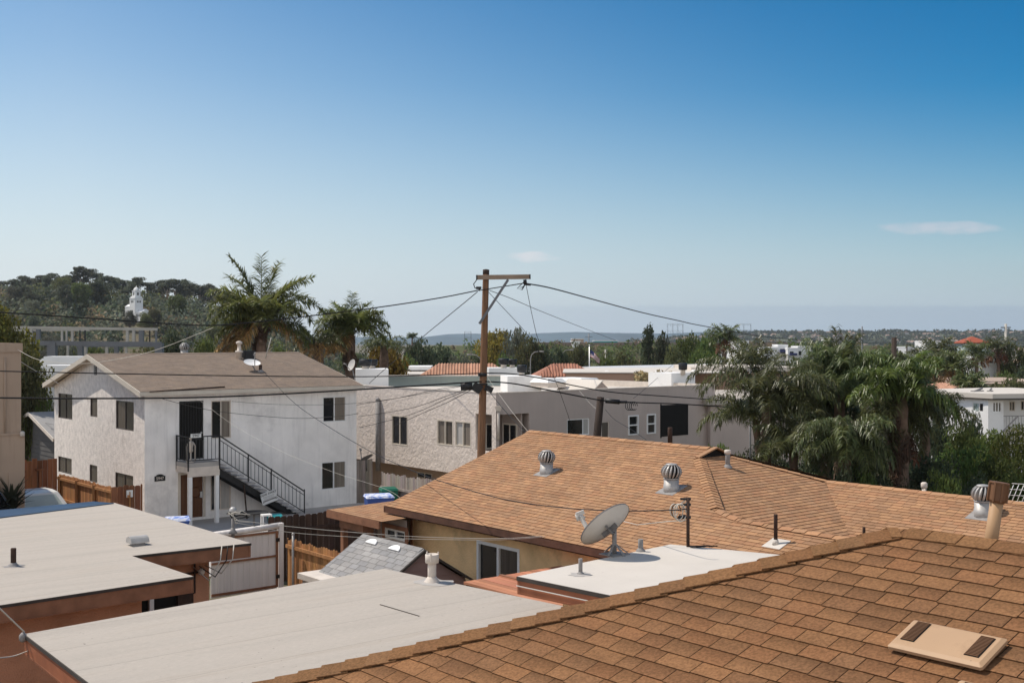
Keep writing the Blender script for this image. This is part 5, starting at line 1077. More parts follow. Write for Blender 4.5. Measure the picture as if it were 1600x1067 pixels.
for k in range(3): mb.tube([W(818, 441, PD-.2), W(812-2*k, 447+2*k, PD-.22), W(816, 449+2*k, PD-.2), W(821, 444, PD-.18)], .013, 5)
part('insulator', mb, M['black'], t)
mb = MB(); mb.lathe(W(754, 585, PD), [(.15, -.06), (.16, 0), (.15, .06)], 12); mb.bar(W(748, 600, PD-.15), W(762, 600, PD-.15), .09, .05); mb.tube([W(720, 604, PD-.2), W(738, 603, PD-.2)], .15, 10); mb.bar(W(739, 602, PD-.2), W(752, 610, PD-.2), .14, .3); mb.bar(W(758, 605, PD-.1), W(770, 610, PD-.1), .1, .2); part('terminal_box', mb, M['black'], t)
p2, p2b = W(938.5, 620, 44), W(932, 690, 44); ln = (p2-p2b).normalized(); ft2 = p2b-ln*(p2b.z/ln.z)
t = thing('stub_pole', 'short dark wooden pole with cable bracket before the taupe wall', 'utility pole', ft2); mb = MB(); mb.tube([ft2, p2b, p2], [.17, .15, .135], 12); part('pole', mb, M['pole_dark'], t)
mb = MB(); mb.tube([W(946, 626, 44), W(968, 628, 44)], .09, 10); mb.tube([W(968, 628, 44), W(980, 628, 44)], .05, 8)
for k in range(4): c = W(982+k*3, 630, 44); mb.tube([c+Vector((math.cos(a)*.12, 0, math.sin(a)*.16-.1)) for a in [i*.5 for i in range(12)]], .014, 5)
part('splice_case', mb, M['black'], t)
def cable(label, pts, r, m='cable_black', seg=10, name='overhead_cable'):
    """pts: (px, py, depth) hung points; smooth curve through them"""
    P = [W(*p) for p in pts]; out = []
    for i in range(len(P)-1):
        a, b, c, d = P[max(i-1, 0)], P[i], P[i+1], P[min(i+2, len(P)-1)]
        for k in range(seg):
            s_ = k/seg; out.append(.5*((2*b)+(c-a)*s_+(2*a-5*b+4*c-d)*s_*s_+(3*b-3*c+d-a)*s_**3))
    out.append(P[-1]); mb = MB(); mb.tube(out, r, 6); single(name, mb, M['rubber'] if m == 'cable_black' else M['cable_white'], label, 'cable', 'overhead cables', loc=P[0])
cable('thick dark cable from the crossarm sagging across both palms to the wooded hill side', [(750, 453, 39.9), (690, 465, 39), (600, 479, 38), (490, 493, 36.5), (400, 503, 35), (330, 508.5, 34), (250, 505, 33), (100, 494.5, 31), (-30, 486, 30)], 0.0203)
cable('main cable crossing behind the pole under the crossarm', [(748, 454, 39.7), (785, 448, 39.8), (822, 442, 39.8)], 0.0187)
cable('thick dark cable falling from crossarm end towards the far palms', [(822, 443, 39.9), (860, 450, 44), (920, 466, 50), (1000, 487.5, 58), (1060, 501, 65), (1100, 509.5, 71), (1200, 526.5, 88), (1300, 534, 110), (1396, 537, 135)], 0.0250)
cable('thin twisted drop from the pole top down past the beige parapet', [(746, 456, 39.9), (728, 471, 42), (700, 494, 46), (655, 531, 51), (600, 578, 56), (577, 599, 58)], 0.0148)
cable('thin cable with splice running from pole top over the flag', [(760, 452, 39.9), (800, 467, 44), (842, 485, 50), (900, 508, 60), (962, 532, 75)], 0.0117)
cable('thin steep drop from pole top to the tan roof side', [(760, 453, 39.9), (790, 485, 41), (822, 520, 43), (845, 555, 44), (870, 600, 45), (898, 680, 46)], 0.0094)
cable('pale drop from crossarm end to the apartment roof', [(822, 445, 39.9), (832, 495, 43), (842, 533, 45), (858, 556, 47), (872, 573, 50)], 0.0101)
cable('thickest black cable low across white house eave and pole', [(-30, 621, 33), (120, 622.5, 34), (300, 621, 35.5), (450, 615, 37), (600, 606, 38.6), (752, 596, 39.9)], 0.0281)
cable('black cable crossing the grey-brown roof to the pole', [(-30, 579, 33), (120, 582.5, 34), (300, 586, 35.5), (450, 588, 37), (600, 588, 38.6), (754, 583, 39.9)], 0.0195)
cable('upper black cable running from pole past the skylights to the stub pole', [(756, 583, 39.9), (800, 584, 41), (850, 592, 42), (900, 603, 43), (960, 613, 44), (1040, 619, 46), (1125, 625, 49), (1230, 632, 53)], 0.0218)
cable('lower black cable running from pole to the stub pole and on to the palms', [(758, 596, 39.9), (800, 599, 41), (850, 608, 42), (900, 618, 43), (945, 626, 44), (1000, 629, 45.5), (1060, 631, 47), (1125, 635, 49), (1230, 642, 53)], 0.0265)
for i, (pts, lb) in enumerate((([(735, 602, 39.9), (690, 607, 43), (620, 622, 48), (555, 633, 51)], 'topmost thin drop fanning from the pole over rough stucco'), ([(738, 604, 39.9), (700, 618, 43), (640, 638, 47), (560, 651, 51)], 'second thin drop fanning from the pole over rough stucco'),
     ([(740, 605, 39.9), (700, 622, 43), (640, 648, 47), (562, 668, 51)], 'third thin drop fanning from the pole over rough stucco'), ([(742, 606, 39.9), (700, 628, 43), (650, 650, 47), (615, 666, 51)], 'lowest thin drop fanning from the pole over rough stucco'))): cable(lb, pts, .011)
cable('pair drop running from pole foot bracket to the ridge of the tan roof, darker strand', [(760, 606, 39.9), (785, 637, 37), (810, 664, 35), (833, 688, 33)], 0.0109)
cable('pale strand running from pole bracket to the tan ridge', [(762, 590, 39.9), (790, 630, 37), (815, 662, 35), (838, 690, 33)], 0.0047, 'cable_white')
cable('thin dark drop from the skylight edge past the stub pole', [(1062, 560, 70), (1030, 588, 60), (1005, 610, 52), (990, 622, 46)], 0.0094)
cable('thin dark strand from the stub pole down to the tan ridge', [(946, 640, 44), (960, 655, 42), (985, 670, 39), (1010, 687, 36)], 0.0078)
cable('pale strand from apartment wall to the stub pole', [(905, 610, 48), (920, 628, 46), (933, 640, 44)], 0.0047, 'cable_white')
cable('long dark service cable from white house roof over the tan roof to the cable mast', [(407, 575, 47), (455, 625, 44.5), (500, 658, 41), (575, 703, 36), (640, 733, 31), (690, 752, 27.8), (780, 778, 23.5), (870, 792, 20), (960, 797.5, 17.6), (1045, 797, 15.9), (1072, 795, 15.7)], 0.0098)
cable('white service drop slanting across the shaded white wall', [(304, 619, 43.8), (365, 664, 41), (440, 705, 38), (520, 737, 35), (600, 763, 31), (630, 781, 29.2)], .0032, 'cable_white')
cable('thin cable sagging over the door wall of the white house', [(250, 622, 43.4), (330, 641, 43), (450, 653, 42.6), (520, 651, 42.2), (560, 646, 42)], 0.0094)
cable('thin cable just under the eave of the white house', [(362, 627, 44.5), (440, 632, 44), (540, 631, 44), (620, 622, 45), (735, 601, 40)], 0.0078)
cable('upper white cable strung from roof mast to the ochre house eave', [(367, 812, 22.5), (450, 822, 23), (560, 832, 23.6), (660, 838.5, 24), (780, 841, 24.2), (848, 837, 24.3)], 0.0059, 'cable_white')
cable('lower white cable strung from roof mast to the ochre house eave', [(367, 816, 22.5), (450, 831, 23), (560, 839, 23.6), (660, 842, 24), (780, 843, 24.2), (852, 838, 24.3)], 0.0051, 'cable_white')
cable('pale drop from tan building parapet to the gable of the white house', [(11, 551, 38.9), (45, 573, 40.5), (75, 590, 42), (112, 611, 46)], 0.0101, 'cable_white')
cable('pale looped drop from tan building to the sagging cable', [(27, 546, 38.9), (60, 562, 38), (110, 568, 37), (160, 565, 36), (240, 548, 35), (333, 512, 34)], 0.0078, 'cable_white')
cable('white cable tied to the corner of the low annex roof', [(-10, 941, 13), (38, 987, 13.75)], 0.0094, 'cable_white')
cable('white cable slack along the orange stucco wall', [(-10, 1028, 12.8), (20, 1025, 13.2), (46, 1016, 13.7)], 0.0086, 'cable_white')
mb = MB(); c = F2.P(-.03, -.05, Z2-.02); mb.lathe(c, [(.02, -.06), (.045, -.03), (.045, .02), (.02, .05)], 10); mb.bar(c-U*.02, c+U*.1-Zv*.03, .04, .05); single('cable_bracket', mb, M['lead'], 'small grey cable bracket on the corner of the low annex roof', 'bracket')
# ---------------------------------------------------------------- terrain
def sst(x, a, b): t = min(1, max(0, (x-a)/(b-a))); return t*t*(3-2*t)
def gz(x, y):
    z = -3.0*sst(y, 49, 66)-7.0*sst(y, 66, 170)
    return z
def hillz(x, y):
    px = CX+F*x/max(y, 1)
    prof = np.interp(px, [-400, 100, 200, 300, 360, 430, 520, 640, 720], [34, 33, 31, 28, 23, 16, 8, 2, 0])
    return -10.2+float(prof)*sst(y, 235, 455)*(1-.55*sst(y, 520, 800))
mb = MB(); xs = [-3000, -900, -500, -300, -200, -140, -100, -70, -50, -30, -15, 0, 15, 30, 50, 70, 100, 140, 200, 300, 500, 900, 3000]; ys = [-40, 0, 20, 40, 49, 52, 55, 58, 62, 66, 75, 90, 110, 130, 150, 170, 220, 300, 450, 700, 1100, 1800, 3000, 6000]
for i in range(len(xs)-1):
    for j in range(len(ys)-1):
        q = [(xs[i], ys[j]), (xs[i+1], ys[j]), (xs[i+1], ys[j+1]), (xs[i], ys[j+1])]; mb.face([(x, y, gz(x, y)) for x, y in q])
struct('ground', mb, M['soil'])
mb = MB(); q = [Wz(230, 900, .02), Wz(700, 900, .02), Wz(700, 786, .02), Wz(400, 785, .02), Wz(150, 800, .02)]
mb.face([Vector((p.x, p.y, .02)) for p in q]); struct('yard_paving', mb, M['concrete'])
mb = MB(); mb.face([Vector((*p, .012)) for p in ((-24, 30), (-13.9, 30), (-13.9, 44), (-24, 44))]); struct('driveway', mb, M['asphalt'])
mb = MB(); nx, ny = 60, 30
G = [[(lambda x, y: Vector((x, y, hillz(x, y))))(-330+370*i/nx, 230+420*j/ny) for j in range(ny+1)] for i in range(nx+1)]
for i in range(nx):
    for j in range(ny): mb.face([G[i][j], G[i+1][j], G[i+1][j+1], G[i][j+1]], smooth=True)
hillm = mat('hill_ground', (.13, .105, .065), 1, .3, .03, c2=(.07, .08, .035), c2thr=.48); struct('hill', mb, hillm)
# far mesa and town hill
def ridge_obj(name, d, prof, thick, m, seed, rough=1.0):
    rg = random.Random(seed); mb = MB(); xs = np.arange(prof[0][0], prof[-1][0]+.1, 10); H = np.interp(xs, [p[0] for p in prof], [p[1] for p in prof]); rows = []
    nz_ = np.cumsum(np.array([rg.uniform(-1, 1) for _ in xs])); nz_ = nz_-np.linspace(nz_[0], nz_[-1], len(nz_))
    for k, (dd_, f) in enumerate(((-thick, 0), (-thick*.55, .45), (-thick*.25, .85), (0, 1), (thick*.6, .9), (thick, 0))):
        row = []
        for i, px in enumerate(xs):
            y = d+dd_; x = (px-CX)/F*y; top = CZ+(HY-(H[i]+nz_[i]*.12*rough))/F*d; row.append(Vector((x, y, -10.5+(top+10.5)*f*(1+.06*math.sin(px*.11+k)*(1-f)))))
        rows.append(row)
    for k in range(len(rows)-1):
        for i in range(len(xs)-1): mb.face([rows[k][i], rows[k][i+1], rows[k+1][i+1], rows[k+1][i]], smooth=True)
    struct(name, mb, m)
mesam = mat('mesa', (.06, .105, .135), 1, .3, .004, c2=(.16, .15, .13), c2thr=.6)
ridge_obj('mesa_hills', 4200, [(400, 526), (660, 527), (700, 522), (740, 521), (800, 523), (850, 520), (900, 518.5), (960, 520), (1040, 521), (1090, 519), (1200, 516), (1330, 518), (1450, 517), (1600, 519), (1900, 520)], 700, mesam, 4, .5)
townm = mat('town_hill', (.075, .085, .045), 1, .35, .006, c2=(.20, .17, .13), c2thr=.56)
ridge_obj('town_hill', 2300, [(960, 534), (1040, 529), (1100, 524), (1160, 521), (1250, 521), (1330, 520), (1420, 519.5), (1500, 519), (1600, 520), (1900, 521)], 700, townm, 6, .6)
# ---------------------------------------------------------------- vegetation builders (numpy)
def np_obj(name, v, f, c, mats, mi=None):
    me = bpy.data.meshes.new(name); nv, nf = len(v), len(f)
    me.vertices.add(nv); me.vertices.foreach_set('co', np.asarray(v, np.float32).ravel()); me.loops.add(nf*4); me.loops.foreach_set('vertex_index', np.asarray(f, np.int32).ravel())
    me.polygons.add(nf); me.polygons.foreach_set('loop_start', np.arange(0, nf*4, 4, dtype=np.int32))
    for m in (mats if isinstance(mats, (list, tuple)) else [mats]): me.materials.append(m)
    if mi is not None: me.polygons.foreach_set('material_index', np.asarray(mi, np.int32))
    at = me.color_attributes.new('Col', 'FLOAT_COLOR', 'POINT'); cc = np.ones((nv, 4), np.float32); cc[:, :3] = c; at.data.foreach_set('color', cc.ravel())
    me.update(calc_edges=True); me.validate(); o = bpy.data.objects.new(name, me); COL.objects.link(o); return o
def leafcloud(rng, blobs, size, aspect=.55, droop=0.0, tone=.3):
    """blobs: (cx,cy,cz,rx,ry,rz,n,tone) -> leaf quads through each blob, denser towards its skin"""
    V_, C_ = [], []
    for cx, cy, cz, rx, ry, rz, n, tn in blobs:
        n = int(n); d = rng.normal(size=(n, 3)); d /= np.linalg.norm(d, axis=1)[:, None]; r = rng.uniform(.25, 1, n)**.45
        p = d*r[:, None]*np.array([rx, ry, rz])+np.array([cx, cy, cz])
        a = rng.normal(size=(n, 3)); a[:, 2] -= droop; a /= np.linalg.norm(a, axis=1)[:, None]; b = np.cross(a, rng.normal(size=(n, 3))+d*.8); b /= np.linalg.norm(b, axis=1)[:, None]+1e-6
        s = size*rng.uniform(.6, 1.35, n)[:, None]; a *= s*.5; b *= s*.5*aspect
        V_.append(np.stack([p-a, p+b-a*.1, p+a, p-b-a*.1], 1).reshape(-1, 3))
        k = tn*(1+rng.uniform(-tone, tone, n)); w = rng.uniform(-.12, .12, n)
        C_.append(np.repeat(np.stack([k*(1+w), k, k*(1-w*.6)], 1), 4, 0))
    v = np.concatenate(V_); c = np.concatenate(C_); return v, np.arange(len(v)).reshape(-1, 4), c
def broad_proto(seed, H, Wd, ncl, nleaf, size, shape='round', trunk=.3, leafm='mid', barkm='bark'):
    """returns (trunk MB, crown arrays); tree stands on the origin"""
    rng = np.random.default_rng(seed); rg = random.Random(seed); mb = MB(); th = H*trunk
    mb.tube([(0, 0, -.4), (.05*H*.3, 0, th*.6), (rg.uniform(-.03, .03)*H, rg.uniform(-.03, .03)*H, th), (rg.uniform(-.05, .05)*H, 0, H*.7)], [H*.03, H*.022, H*.018, H*.006], 8)
    blobs = []
    for i in range(ncl):
        u, a = rg.random(), rg.random()*6.283
        if shape == 'round': zc = th+(H-th)*(.18+.72*u); rr = Wd/2*math.sqrt(max(.05, 1-((u-.42)/.62)**2))*rg.uniform(.35, .88); cr = Wd*rg.uniform(.13, .22); cz_ = cr*.8
        elif shape == 'umbrella': zc = H*(.62+.34*u); rr = Wd/2*rg.uniform(.15, .9)*(1.05-.5*u); cr = Wd*rg.uniform(.10, .18); cz_ = cr*.5
        elif shape == 'tall': zc = th+(H-th)*(.08+.88*u); rr = Wd/2*(1-.55*u)*rg.uniform(.1, .8); cr = Wd*rg.uniform(.16, .25); cz_ = cr*1.3
        else: zc = H*(.12+.7*u); rr = Wd/2*rg.uniform(.1, .85)*(1-.35*u); cr = Wd*rg.uniform(.13, .2); cz_ = cr*.8
        x, y = rr*math.cos(a), rr*math.sin(a); blobs.append((x, y, zc, cr, cr, cz_, nleaf*rg.uniform(.6, 1.2), rg.uniform(.68, 1.3)))
        if i % 2 == 0: mb.tube([(0, 0, min(th*1.0, zc*.6)), (x*.5, y*.5, zc*.72), (x, y, zc)], [H*.012, H*.008, H*.003], 5)
    return mb, leafcloud(rng, blobs, size, .6), leafm, barkm
def build_tree(proto, name, label, cat, p, scale, rot, group=None):
    mb, (v, f, c), lm, bk = proto
    t = thing(name, label, cat, (0, 0, 0), group); part('trunk', mb, M[bk], t); o = np_obj('crown', v, f, c, LM[lm]); o.parent = t
    t.location = p; t.rotation_euler = (0, 0, rot); t.scale = scale if isinstance(scale, tuple) else (scale,)*3; return t
_cache = {}
def plant(key, proto_args, name, label, cat, px, topy, d, width_px=None, group=None, base=None, rg=random.Random(77)):
    """put a tree so that its top reaches py=topy at depth d, standing on the ground there"""
    x = (px-CX)/F*d; gb = gz(x, d) if base is None else base; top = CZ-(topy-HY)/F*d; H = max(1.0, top-gb)
    if key not in _cache: _cache[key] = [broad_proto(*proto_args), None, proto_args]
    pr, first, pa = _cache[key]; sz = H/pa[1]; sx = sz if width_px is None else (width_px/F*d)/pa[2]
    rot = rg.random()*6.28; sc = (sx, sx, sz)
    if first is None: t = build_tree(pr, name, label, cat, Vector((x, d, gb)), sc, rot, group); _cache[key][1] = t
    else:
        t = dup(first, Vector((x, d, gb)), rot, sc, label, group)
        if not group and 'group' in t: del t['group']
        t['category'] = cat
    return t
K = dict(lime=(21, 10, 9, 46, 260, .30, 'round', .2, 'lime'),   # seed, height, width, clusters, leaves per cluster, leaf size, shape, trunk share, leaf, bark
  oak=(1, 10, 9, 44, 230, .40, 'round', .25, 'olive'), dark=(2, 10, 8, 42, 230, .40, 'round', .22, 'dark'), grey=(3, 10, 9.5, 44, 230, .38, 'round', .22, 'grey'), mid=(4, 10, 9, 44, 230, .40, 'round', .2, 'mid'),
  yellow=(5, 10, 9, 40, 230, .40, 'round', .25, 'yellow'), bright=(6, 6, 7, 30, 170, .34, 'bush', .1, 'bright'), tall=(7, 14, 5, 30, 170, .42, 'tall', .12, 'dark'), euc=(8, 15, 11, 22, 190, .55, 'umbrella', .6, 'euc', 'bark_pale'),
  euc2=(9, 14, 9, 26, 190, .55, 'round', .38, 'euc', 'bark_pale'), bush=(10, 4, 6, 30, 200, .22, 'bush', .08, 'mid'), bushd=(11, 4, 6, 30, 220, .22, 'bush', .08, 'dark'), bushb=(12, 4, 6, 30, 220, .20, 'bush', .08, 'bright'), bushbr=(13, 4, 6, 26, 170, .24, 'bush', .08, 'brown'))
def T(key, label, px, topy, d, w=None, name='tree', cat='tree', group=None, base=None): return plant(key, K[key], name, label, cat, px, topy, d, w, group, base)

# hill: a woodland mass and, along its skyline and slope, trees one can tell apart
rng = np.random.default_rng(42); bl = []
for i in range(1700):
    y = 238+rng.random()**.8*240; px = rng.uniform(-120, 640); x = (px-CX)/F*y; z = hillz(x, y)
    if z < -9.6 and rng.random() < .6: continue
    if 186 < px < 242 and 300 < y < 392: continue
    r = rng.uniform(1.6, 4.2); g = rng.uniform(.55, 1.35)
    bl.append((x, y, z+r*.7, r, r, r*.9, 60, g))
v, f, c = leafcloud(rng, bl, 1.15, .7)
mixm = [LM['euc'], LM['olive'], LM['grey'], LM['brown'], LM['dark']]
mi = np.repeat(rng.choice(5, size=len(bl), p=[.34, .2, .14, .12, .2]), [int(b[6]) for b in bl])
o = np_obj('woodland', v, f, c, mixm, mi); o['kind'] = 'stuff'; o['label'] = 'dense wooded undergrowth covering the hillside'; o['category'] = 'woodland'
rg = random.Random(12)
SK = [(-30, 446), (4, 440), (22, 437), (36, 432), (52, 436), (68, 430), (84, 428), (98, 432), (110, 430), (124, 416), (140, 420), (152, 426), (165, 432), (178, 433), (190, 437), (205, 440), (216, 433), (232, 441), (248, 440), (262, 437), (274, 436), (288, 438), (300, 443), (313, 446), (326, 445), (338, 450), (350, 455), (366, 460)]
for i, (px, ty) in enumerate(SK):
    d = 450+rg.uniform(-15, 25); x = (px-CX)/F*d; key = 'euc' if (i % 3 or px in (124, 216)) and px > 60 else 'euc2'
    T(key, 'dark tree among those making the ragged skyline of the wooded hill', px, ty, d, rg.uniform(30, 46), name='eucalyptus_tree', group='skyline trees of the wooded hill', base=hillz(x, d)-1)
for i in range(46):
    d = rg.uniform(300, 430); px = rg.uniform(-60, 560); x = (px-CX)/F*d; b = hillz(x, d)
    if 160 < px < 268 and d < 425: continue
    key = rg.choice(['oak', 'dark', 'grey', 'euc2', 'mid']); H = rg.uniform(7, 11); T(key, 'bushy tree among many on the wooded slope below the skyline', px, HY-(b+H-CZ)*F/d, d, rg.uniform(28, 50), name='slope_tree', group='trees on the slope of the wooded hill', base=b-.6)
for px, ty, d, w, lb in ((203, 486, 366, 22, 'round tree before the left foot of the white church tower'), (226, 489, 362, 26, 'round tree before the church nave on the hill'), (240, 483, 368, 24, 'dark tree beside the church nave on the hill')):
    T('grey' if px == 203 else 'oak', lb, px, ty, d, w, base=hillz((px-CX)/F*d, d)-.5)
# white mission tower on the hill
TD = 384.0; tp = W(213, 497, TD); q = Fr(tp, math.radians(-40)); t = thing('mission_tower', 'white mission church with stepped bell tower on the wooded hill', 'church', tp)
s_ = TD/F
def sq(mb, a, z0, z1, off=0): mb.box(q, -a/2*s_, a/2*s_, (off-a/2)*s_, (off+a/2)*s_, tp.z+z0*s_, tp.z+z1*s_)
mb = MB(); sq(mb, 14.5, -8, 30); sq(mb, 15.5, 30.05, 31.5); sq(mb, 12.5, 31.55, 34); sq(mb, 9, 34.05, 42); sq(mb, 10, 42.05, 43); part('tower', mb, M['whiteb'], t)
mb = MB(); mb.lathe(q.P(0, 0, tp.z+43.05*s_), [(4.8*s_, 0), (4.3*s_, 2*s_), (2.6*s_, 4*s_), (.7*s_, 5.2*s_), (.4*s_, 7*s_)], 16); part('dome', mb, M['whiteb'], t)
mb = MB()
for x, z, w, h, a in ((0, 35.5, 2.6, 4.2, 9), (-2.6, 24, 1.5, 3, 14.5), (0, 24, 1.5, 3, 14.5), (2.6, 24, 1.5, 3, 14.5), (0, 7, 3.6, 5, 14.5)):
    mb.box(q, (x-w/2)*s_, (x+w/2)*s_, (-a/2-.12)*s_, (-a/2-.02)*s_, tp.z+z*s_, tp.z+(z+h)*s_); mb.box(q, (a/2+.02)*s_, (a/2+.12)*s_, (x-w/2)*s_, (x+w/2)*s_, tp.z+z*s_, tp.z+(z+h)*s_)
part('window', mb, M['dark'], t)
mb = MB(); mb.box(q, 7.3*s_, 22*s_, -5*s_, 12*s_, tp.z-5, tp.z+9*s_); mb.prism([q.P(7.3*s_, -5.4*s_, tp.z+9.02*s_), q.P(7.3*s_, 12.4*s_, tp.z+9.02*s_), q.P(7.3*s_, 3.5*s_, tp.z+14*s_)], q.U*15*s_)
mb.box(q, -24*s_, -7.3*s_, -5*s_, 7*s_, tp.z-3, tp.z+18*s_); mb.prism([q.P(-24*s_, -5.4*s_, tp.z+18.02*s_), q.P(-24*s_, 7.4*s_, tp.z+18.02*s_), q.P(-24*s_, 1*s_, tp.z+22*s_)], q.U*16.6*s_); part('nave', mb, M['whiteb'], t)
mb = MB()
for k in range(4): mb.box(q, (8.5+k*3.3)*s_, (10.3+k*3.3)*s_, -5.15*s_, -5.02*s_, tp.z+2*s_, tp.z+6*s_)
part('arcade', mb, M['dark'], t)

# mid distance trees, left to right
t_ = T
t_('lime', 'yellow-green leafy tree rising behind the tan building', 4, 480, 60, 150); t_('olive' if False else 'oak', 'leafy tree between tan building and steel frame', 40, 545, 58, 62)
t_('bushb', 'low bright shrub under the garage end behind the white house', 62, 612, 58, 60, 'shrub', 'shrub')
t_('bushd', 'dark shrub behind tan building and garage roof', 38, 600, 62, 60, 'shrub', 'shrub')
for px, ty, d, w, k, lb in ((105, 540, 120, 80, 'grey', 'grey shrubby tree seen through the steel frame above the white vehicles'), (140, 540, 140, 70, 'mid', 'green tree seen through the middle bay of the steel frame'), (185, 524, 150, 66, 'bright', 'bright yellow-green bush seen through the steel frame below the church'), (228, 540, 130, 66, 'oak', 'olive tree behind the far end post of the steel frame'), (268, 522, 110, 60, 'dark', 'dark tree next to the pale turbine vent on the ridge'), (322, 528, 105, 70, 'mid', 'green bush behind the ridge left of the tall palm trunk'), (450, 532, 95, 60, 'bright', 'bright green bush between the two big palms'), (436, 540, 85, 40, 'mid', 'small green bush beside the leaning pale pole'), (20, 515, 190, 90, 'oak', 'olive tree far behind the tan building'),
    (600, 545, 84, 90, 'yellow', 'yellow-brown tree under the shorter palm'), (628, 558, 100, 70, 'mid', 'green tree just past the shorter palm'), (655, 536, 150, 70, 'dark', 'dark round tree below the thin lone palm'), (640, 565, 120, 56, 'grey', 'silvery shrub tree in front of the dark round tree'), (692, 545, 160, 66, 'dark', 'dark tree before the small lattice tower'), (718, 558, 150, 56, 'grey', 'grey-green tree before the small lattice tower'), (745, 562, 140, 52, 'dark', 'dark low tree touching the pole'),
    (776, 521, 200, 76, 'yellow', 'autumn yellow tree right behind the utility pole'), (806, 519, 165, 64, 'grey', 'tall grey-green tree next to the yellow tree'), (826, 530, 150, 60, 'oak', 'olive tree second from the utility pole'), (846, 545, 150, 56, 'dark', 'dark round tree by the street lamp'), (790, 556, 130, 50, 'mid', 'green tree below the tall grey-green tree'), (872, 548, 150, 52, 'dark', 'dark tree beside the red tile roof'),
    (900, 540, 170, 50, 'oak', 'olive tree at the flagpole foot'), (948, 556, 150, 60, 'mid', 'green clump past the flag'), (975, 553, 160, 56, 'oak', 'olive clump between flag and cypress'), (1010, 516, 150, 34, 'tall', 'tall narrow cypress over the white barrel roof'), (1034, 528, 160, 46, 'dark', 'dark tree beside the narrow cypress'), (1052, 545, 150, 50, 'oak', 'olive tree below the gantry tower'), (1076, 524, 165, 58, 'mid', 'bright green tree before the wide gantry'), (1104, 524, 150, 60, 'mid', 'round green tree over the white chimney block'), (1098, 548, 120, 64, 'mid', 'lower green tree behind the white chimney block'), (1040, 570, 130, 60, 'oak', 'low olive tree behind the barrel roof'),
    (1165, 558, 130, 70, 'mid', 'green tree before the white townhouses'), (1200, 566, 120, 60, 'dark', 'dark tree under the townhouse row'), (1236, 566, 110, 66, 'oak', 'olive tree under the townhouse row'), (1290, 540, 200, 50, 'oak', 'olive tree at the end of the townhouse row'), (1285, 575, 95, 70, 'mid', 'green tree close behind the tallest feathery palm'), (1235, 596, 80, 60, 'bright', 'bright green bush on the taupe garage roof line'),
    (1395, 552, 170, 70, 'dark', 'dark tree under the brown post'), (1440, 560, 150, 70, 'oak', 'olive tree below the blue-grey houses'), (1478, 552, 140, 60, 'dark', 'dark tree before the tile roof tower'), (1460, 590, 110, 66, 'mid', 'green tree behind the bright palm'), (1500, 577, 130, 52, 'mid', 'green hedge tree under the white modern house'), (1545, 578, 120, 56, 'bright', 'bright shrub below the white modern house'), (1575, 582, 120, 60, 'mid', 'green shrub row end below the white modern house'), (1590, 545, 150, 70, 'oak', 'olive tree by the picture edge behind the tall pole'), (1598, 580, 120, 50, 'dark', 'dark tree at the picture edge by the white modern house'), (1578, 592, 85, 74, 'oak', 'round olive bush above the white apartment roof')):
    t_(k, lb, px, ty, d, w)
rg = random.Random(31)
for i in range(270):     # looser belt of trees across the valley
    d = rg.uniform(150, 440); px = rg.uniform(560, 1680); x = (px-CX)/F*d; H = rg.uniform(6.5, 10.5); ty = HY-(gz(x, d)+H-CZ)*F/d
    T(rg.choice(['oak', 'dark', 'grey', 'mid', 'oak']), 'distant tree in the loose belt across the valley floor', px, ty, d, rg.uniform(26, 46), name='valley_tree', group='trees across the valley floor')
# far town: houses and trees too small to count
bl = []; rng = np.random.default_rng(5)
hb = MB()
for i in range(2600):
    d = rng.uniform(1250, 2450); px = rng.uniform(985, 1750); k = np.interp(px, [980, 1100, 1750], [.25, .8, 1]);
    if rng.random() > k: continue
    f = sst(d, 1600, 2300); hz = -10+f*float(np.interp(px, [960, 1040, 1160, 1500, 1900], [8, 14, 26, 27, 26])); x = (px-CX)/F*d
    r = rng.uniform(3, 8); bl.append((x, d, hz+r*.6, r, r, r*.8, 16, rng.uniform(.6, 1.2)))
v, f, c = leafcloud(rng, bl, 5.0, .8); o = np_obj('town_trees', v, f, c, LM['dark']); o['kind'] = 'stuff'; o['label'] = 'dark specks of trees covering the far town hill'; o['category'] = 'trees'
for i in range(420):
    d = rng.uniform(1100, 2250); px = rng.uniform(1000, 1750); f = sst(d, 1600, 2300); hz = -10+f*float(np.interp(px, [960, 1040, 1160, 1500, 1900], [8, 14, 26, 27, 26])); x = (px-CX)/F*d; fr = Fr((x, d), rng.uniform(0, 1.5)); w, l, h = rng.uniform(5, 10), rng.uniform(5, 10), rng.uniform(3, 6); k = rng.uniform(.4, 1.0); c = (k, k*rng.uniform(.9, 1), k*rng.uniform(.8, 1.0))
    hb.box(fr, 0, w, 0, l, hz-2, hz+h, c); hb.prism([fr.P(-.5, -.5, hz+h+.01), fr.P(w+.5, -.5, hz+h+.01), fr.P(w/2, -.5, hz+h+2.4)], fr.V*(l+1), (k*.55, k*.4, k*.33))
townw = mat('town_walls', (.62, .6, .58), .9, .05, .1, attr=True); single('far_town', hb, townw, 'speckle of tiny houses over the far town hill', 'town', kind='stuff')

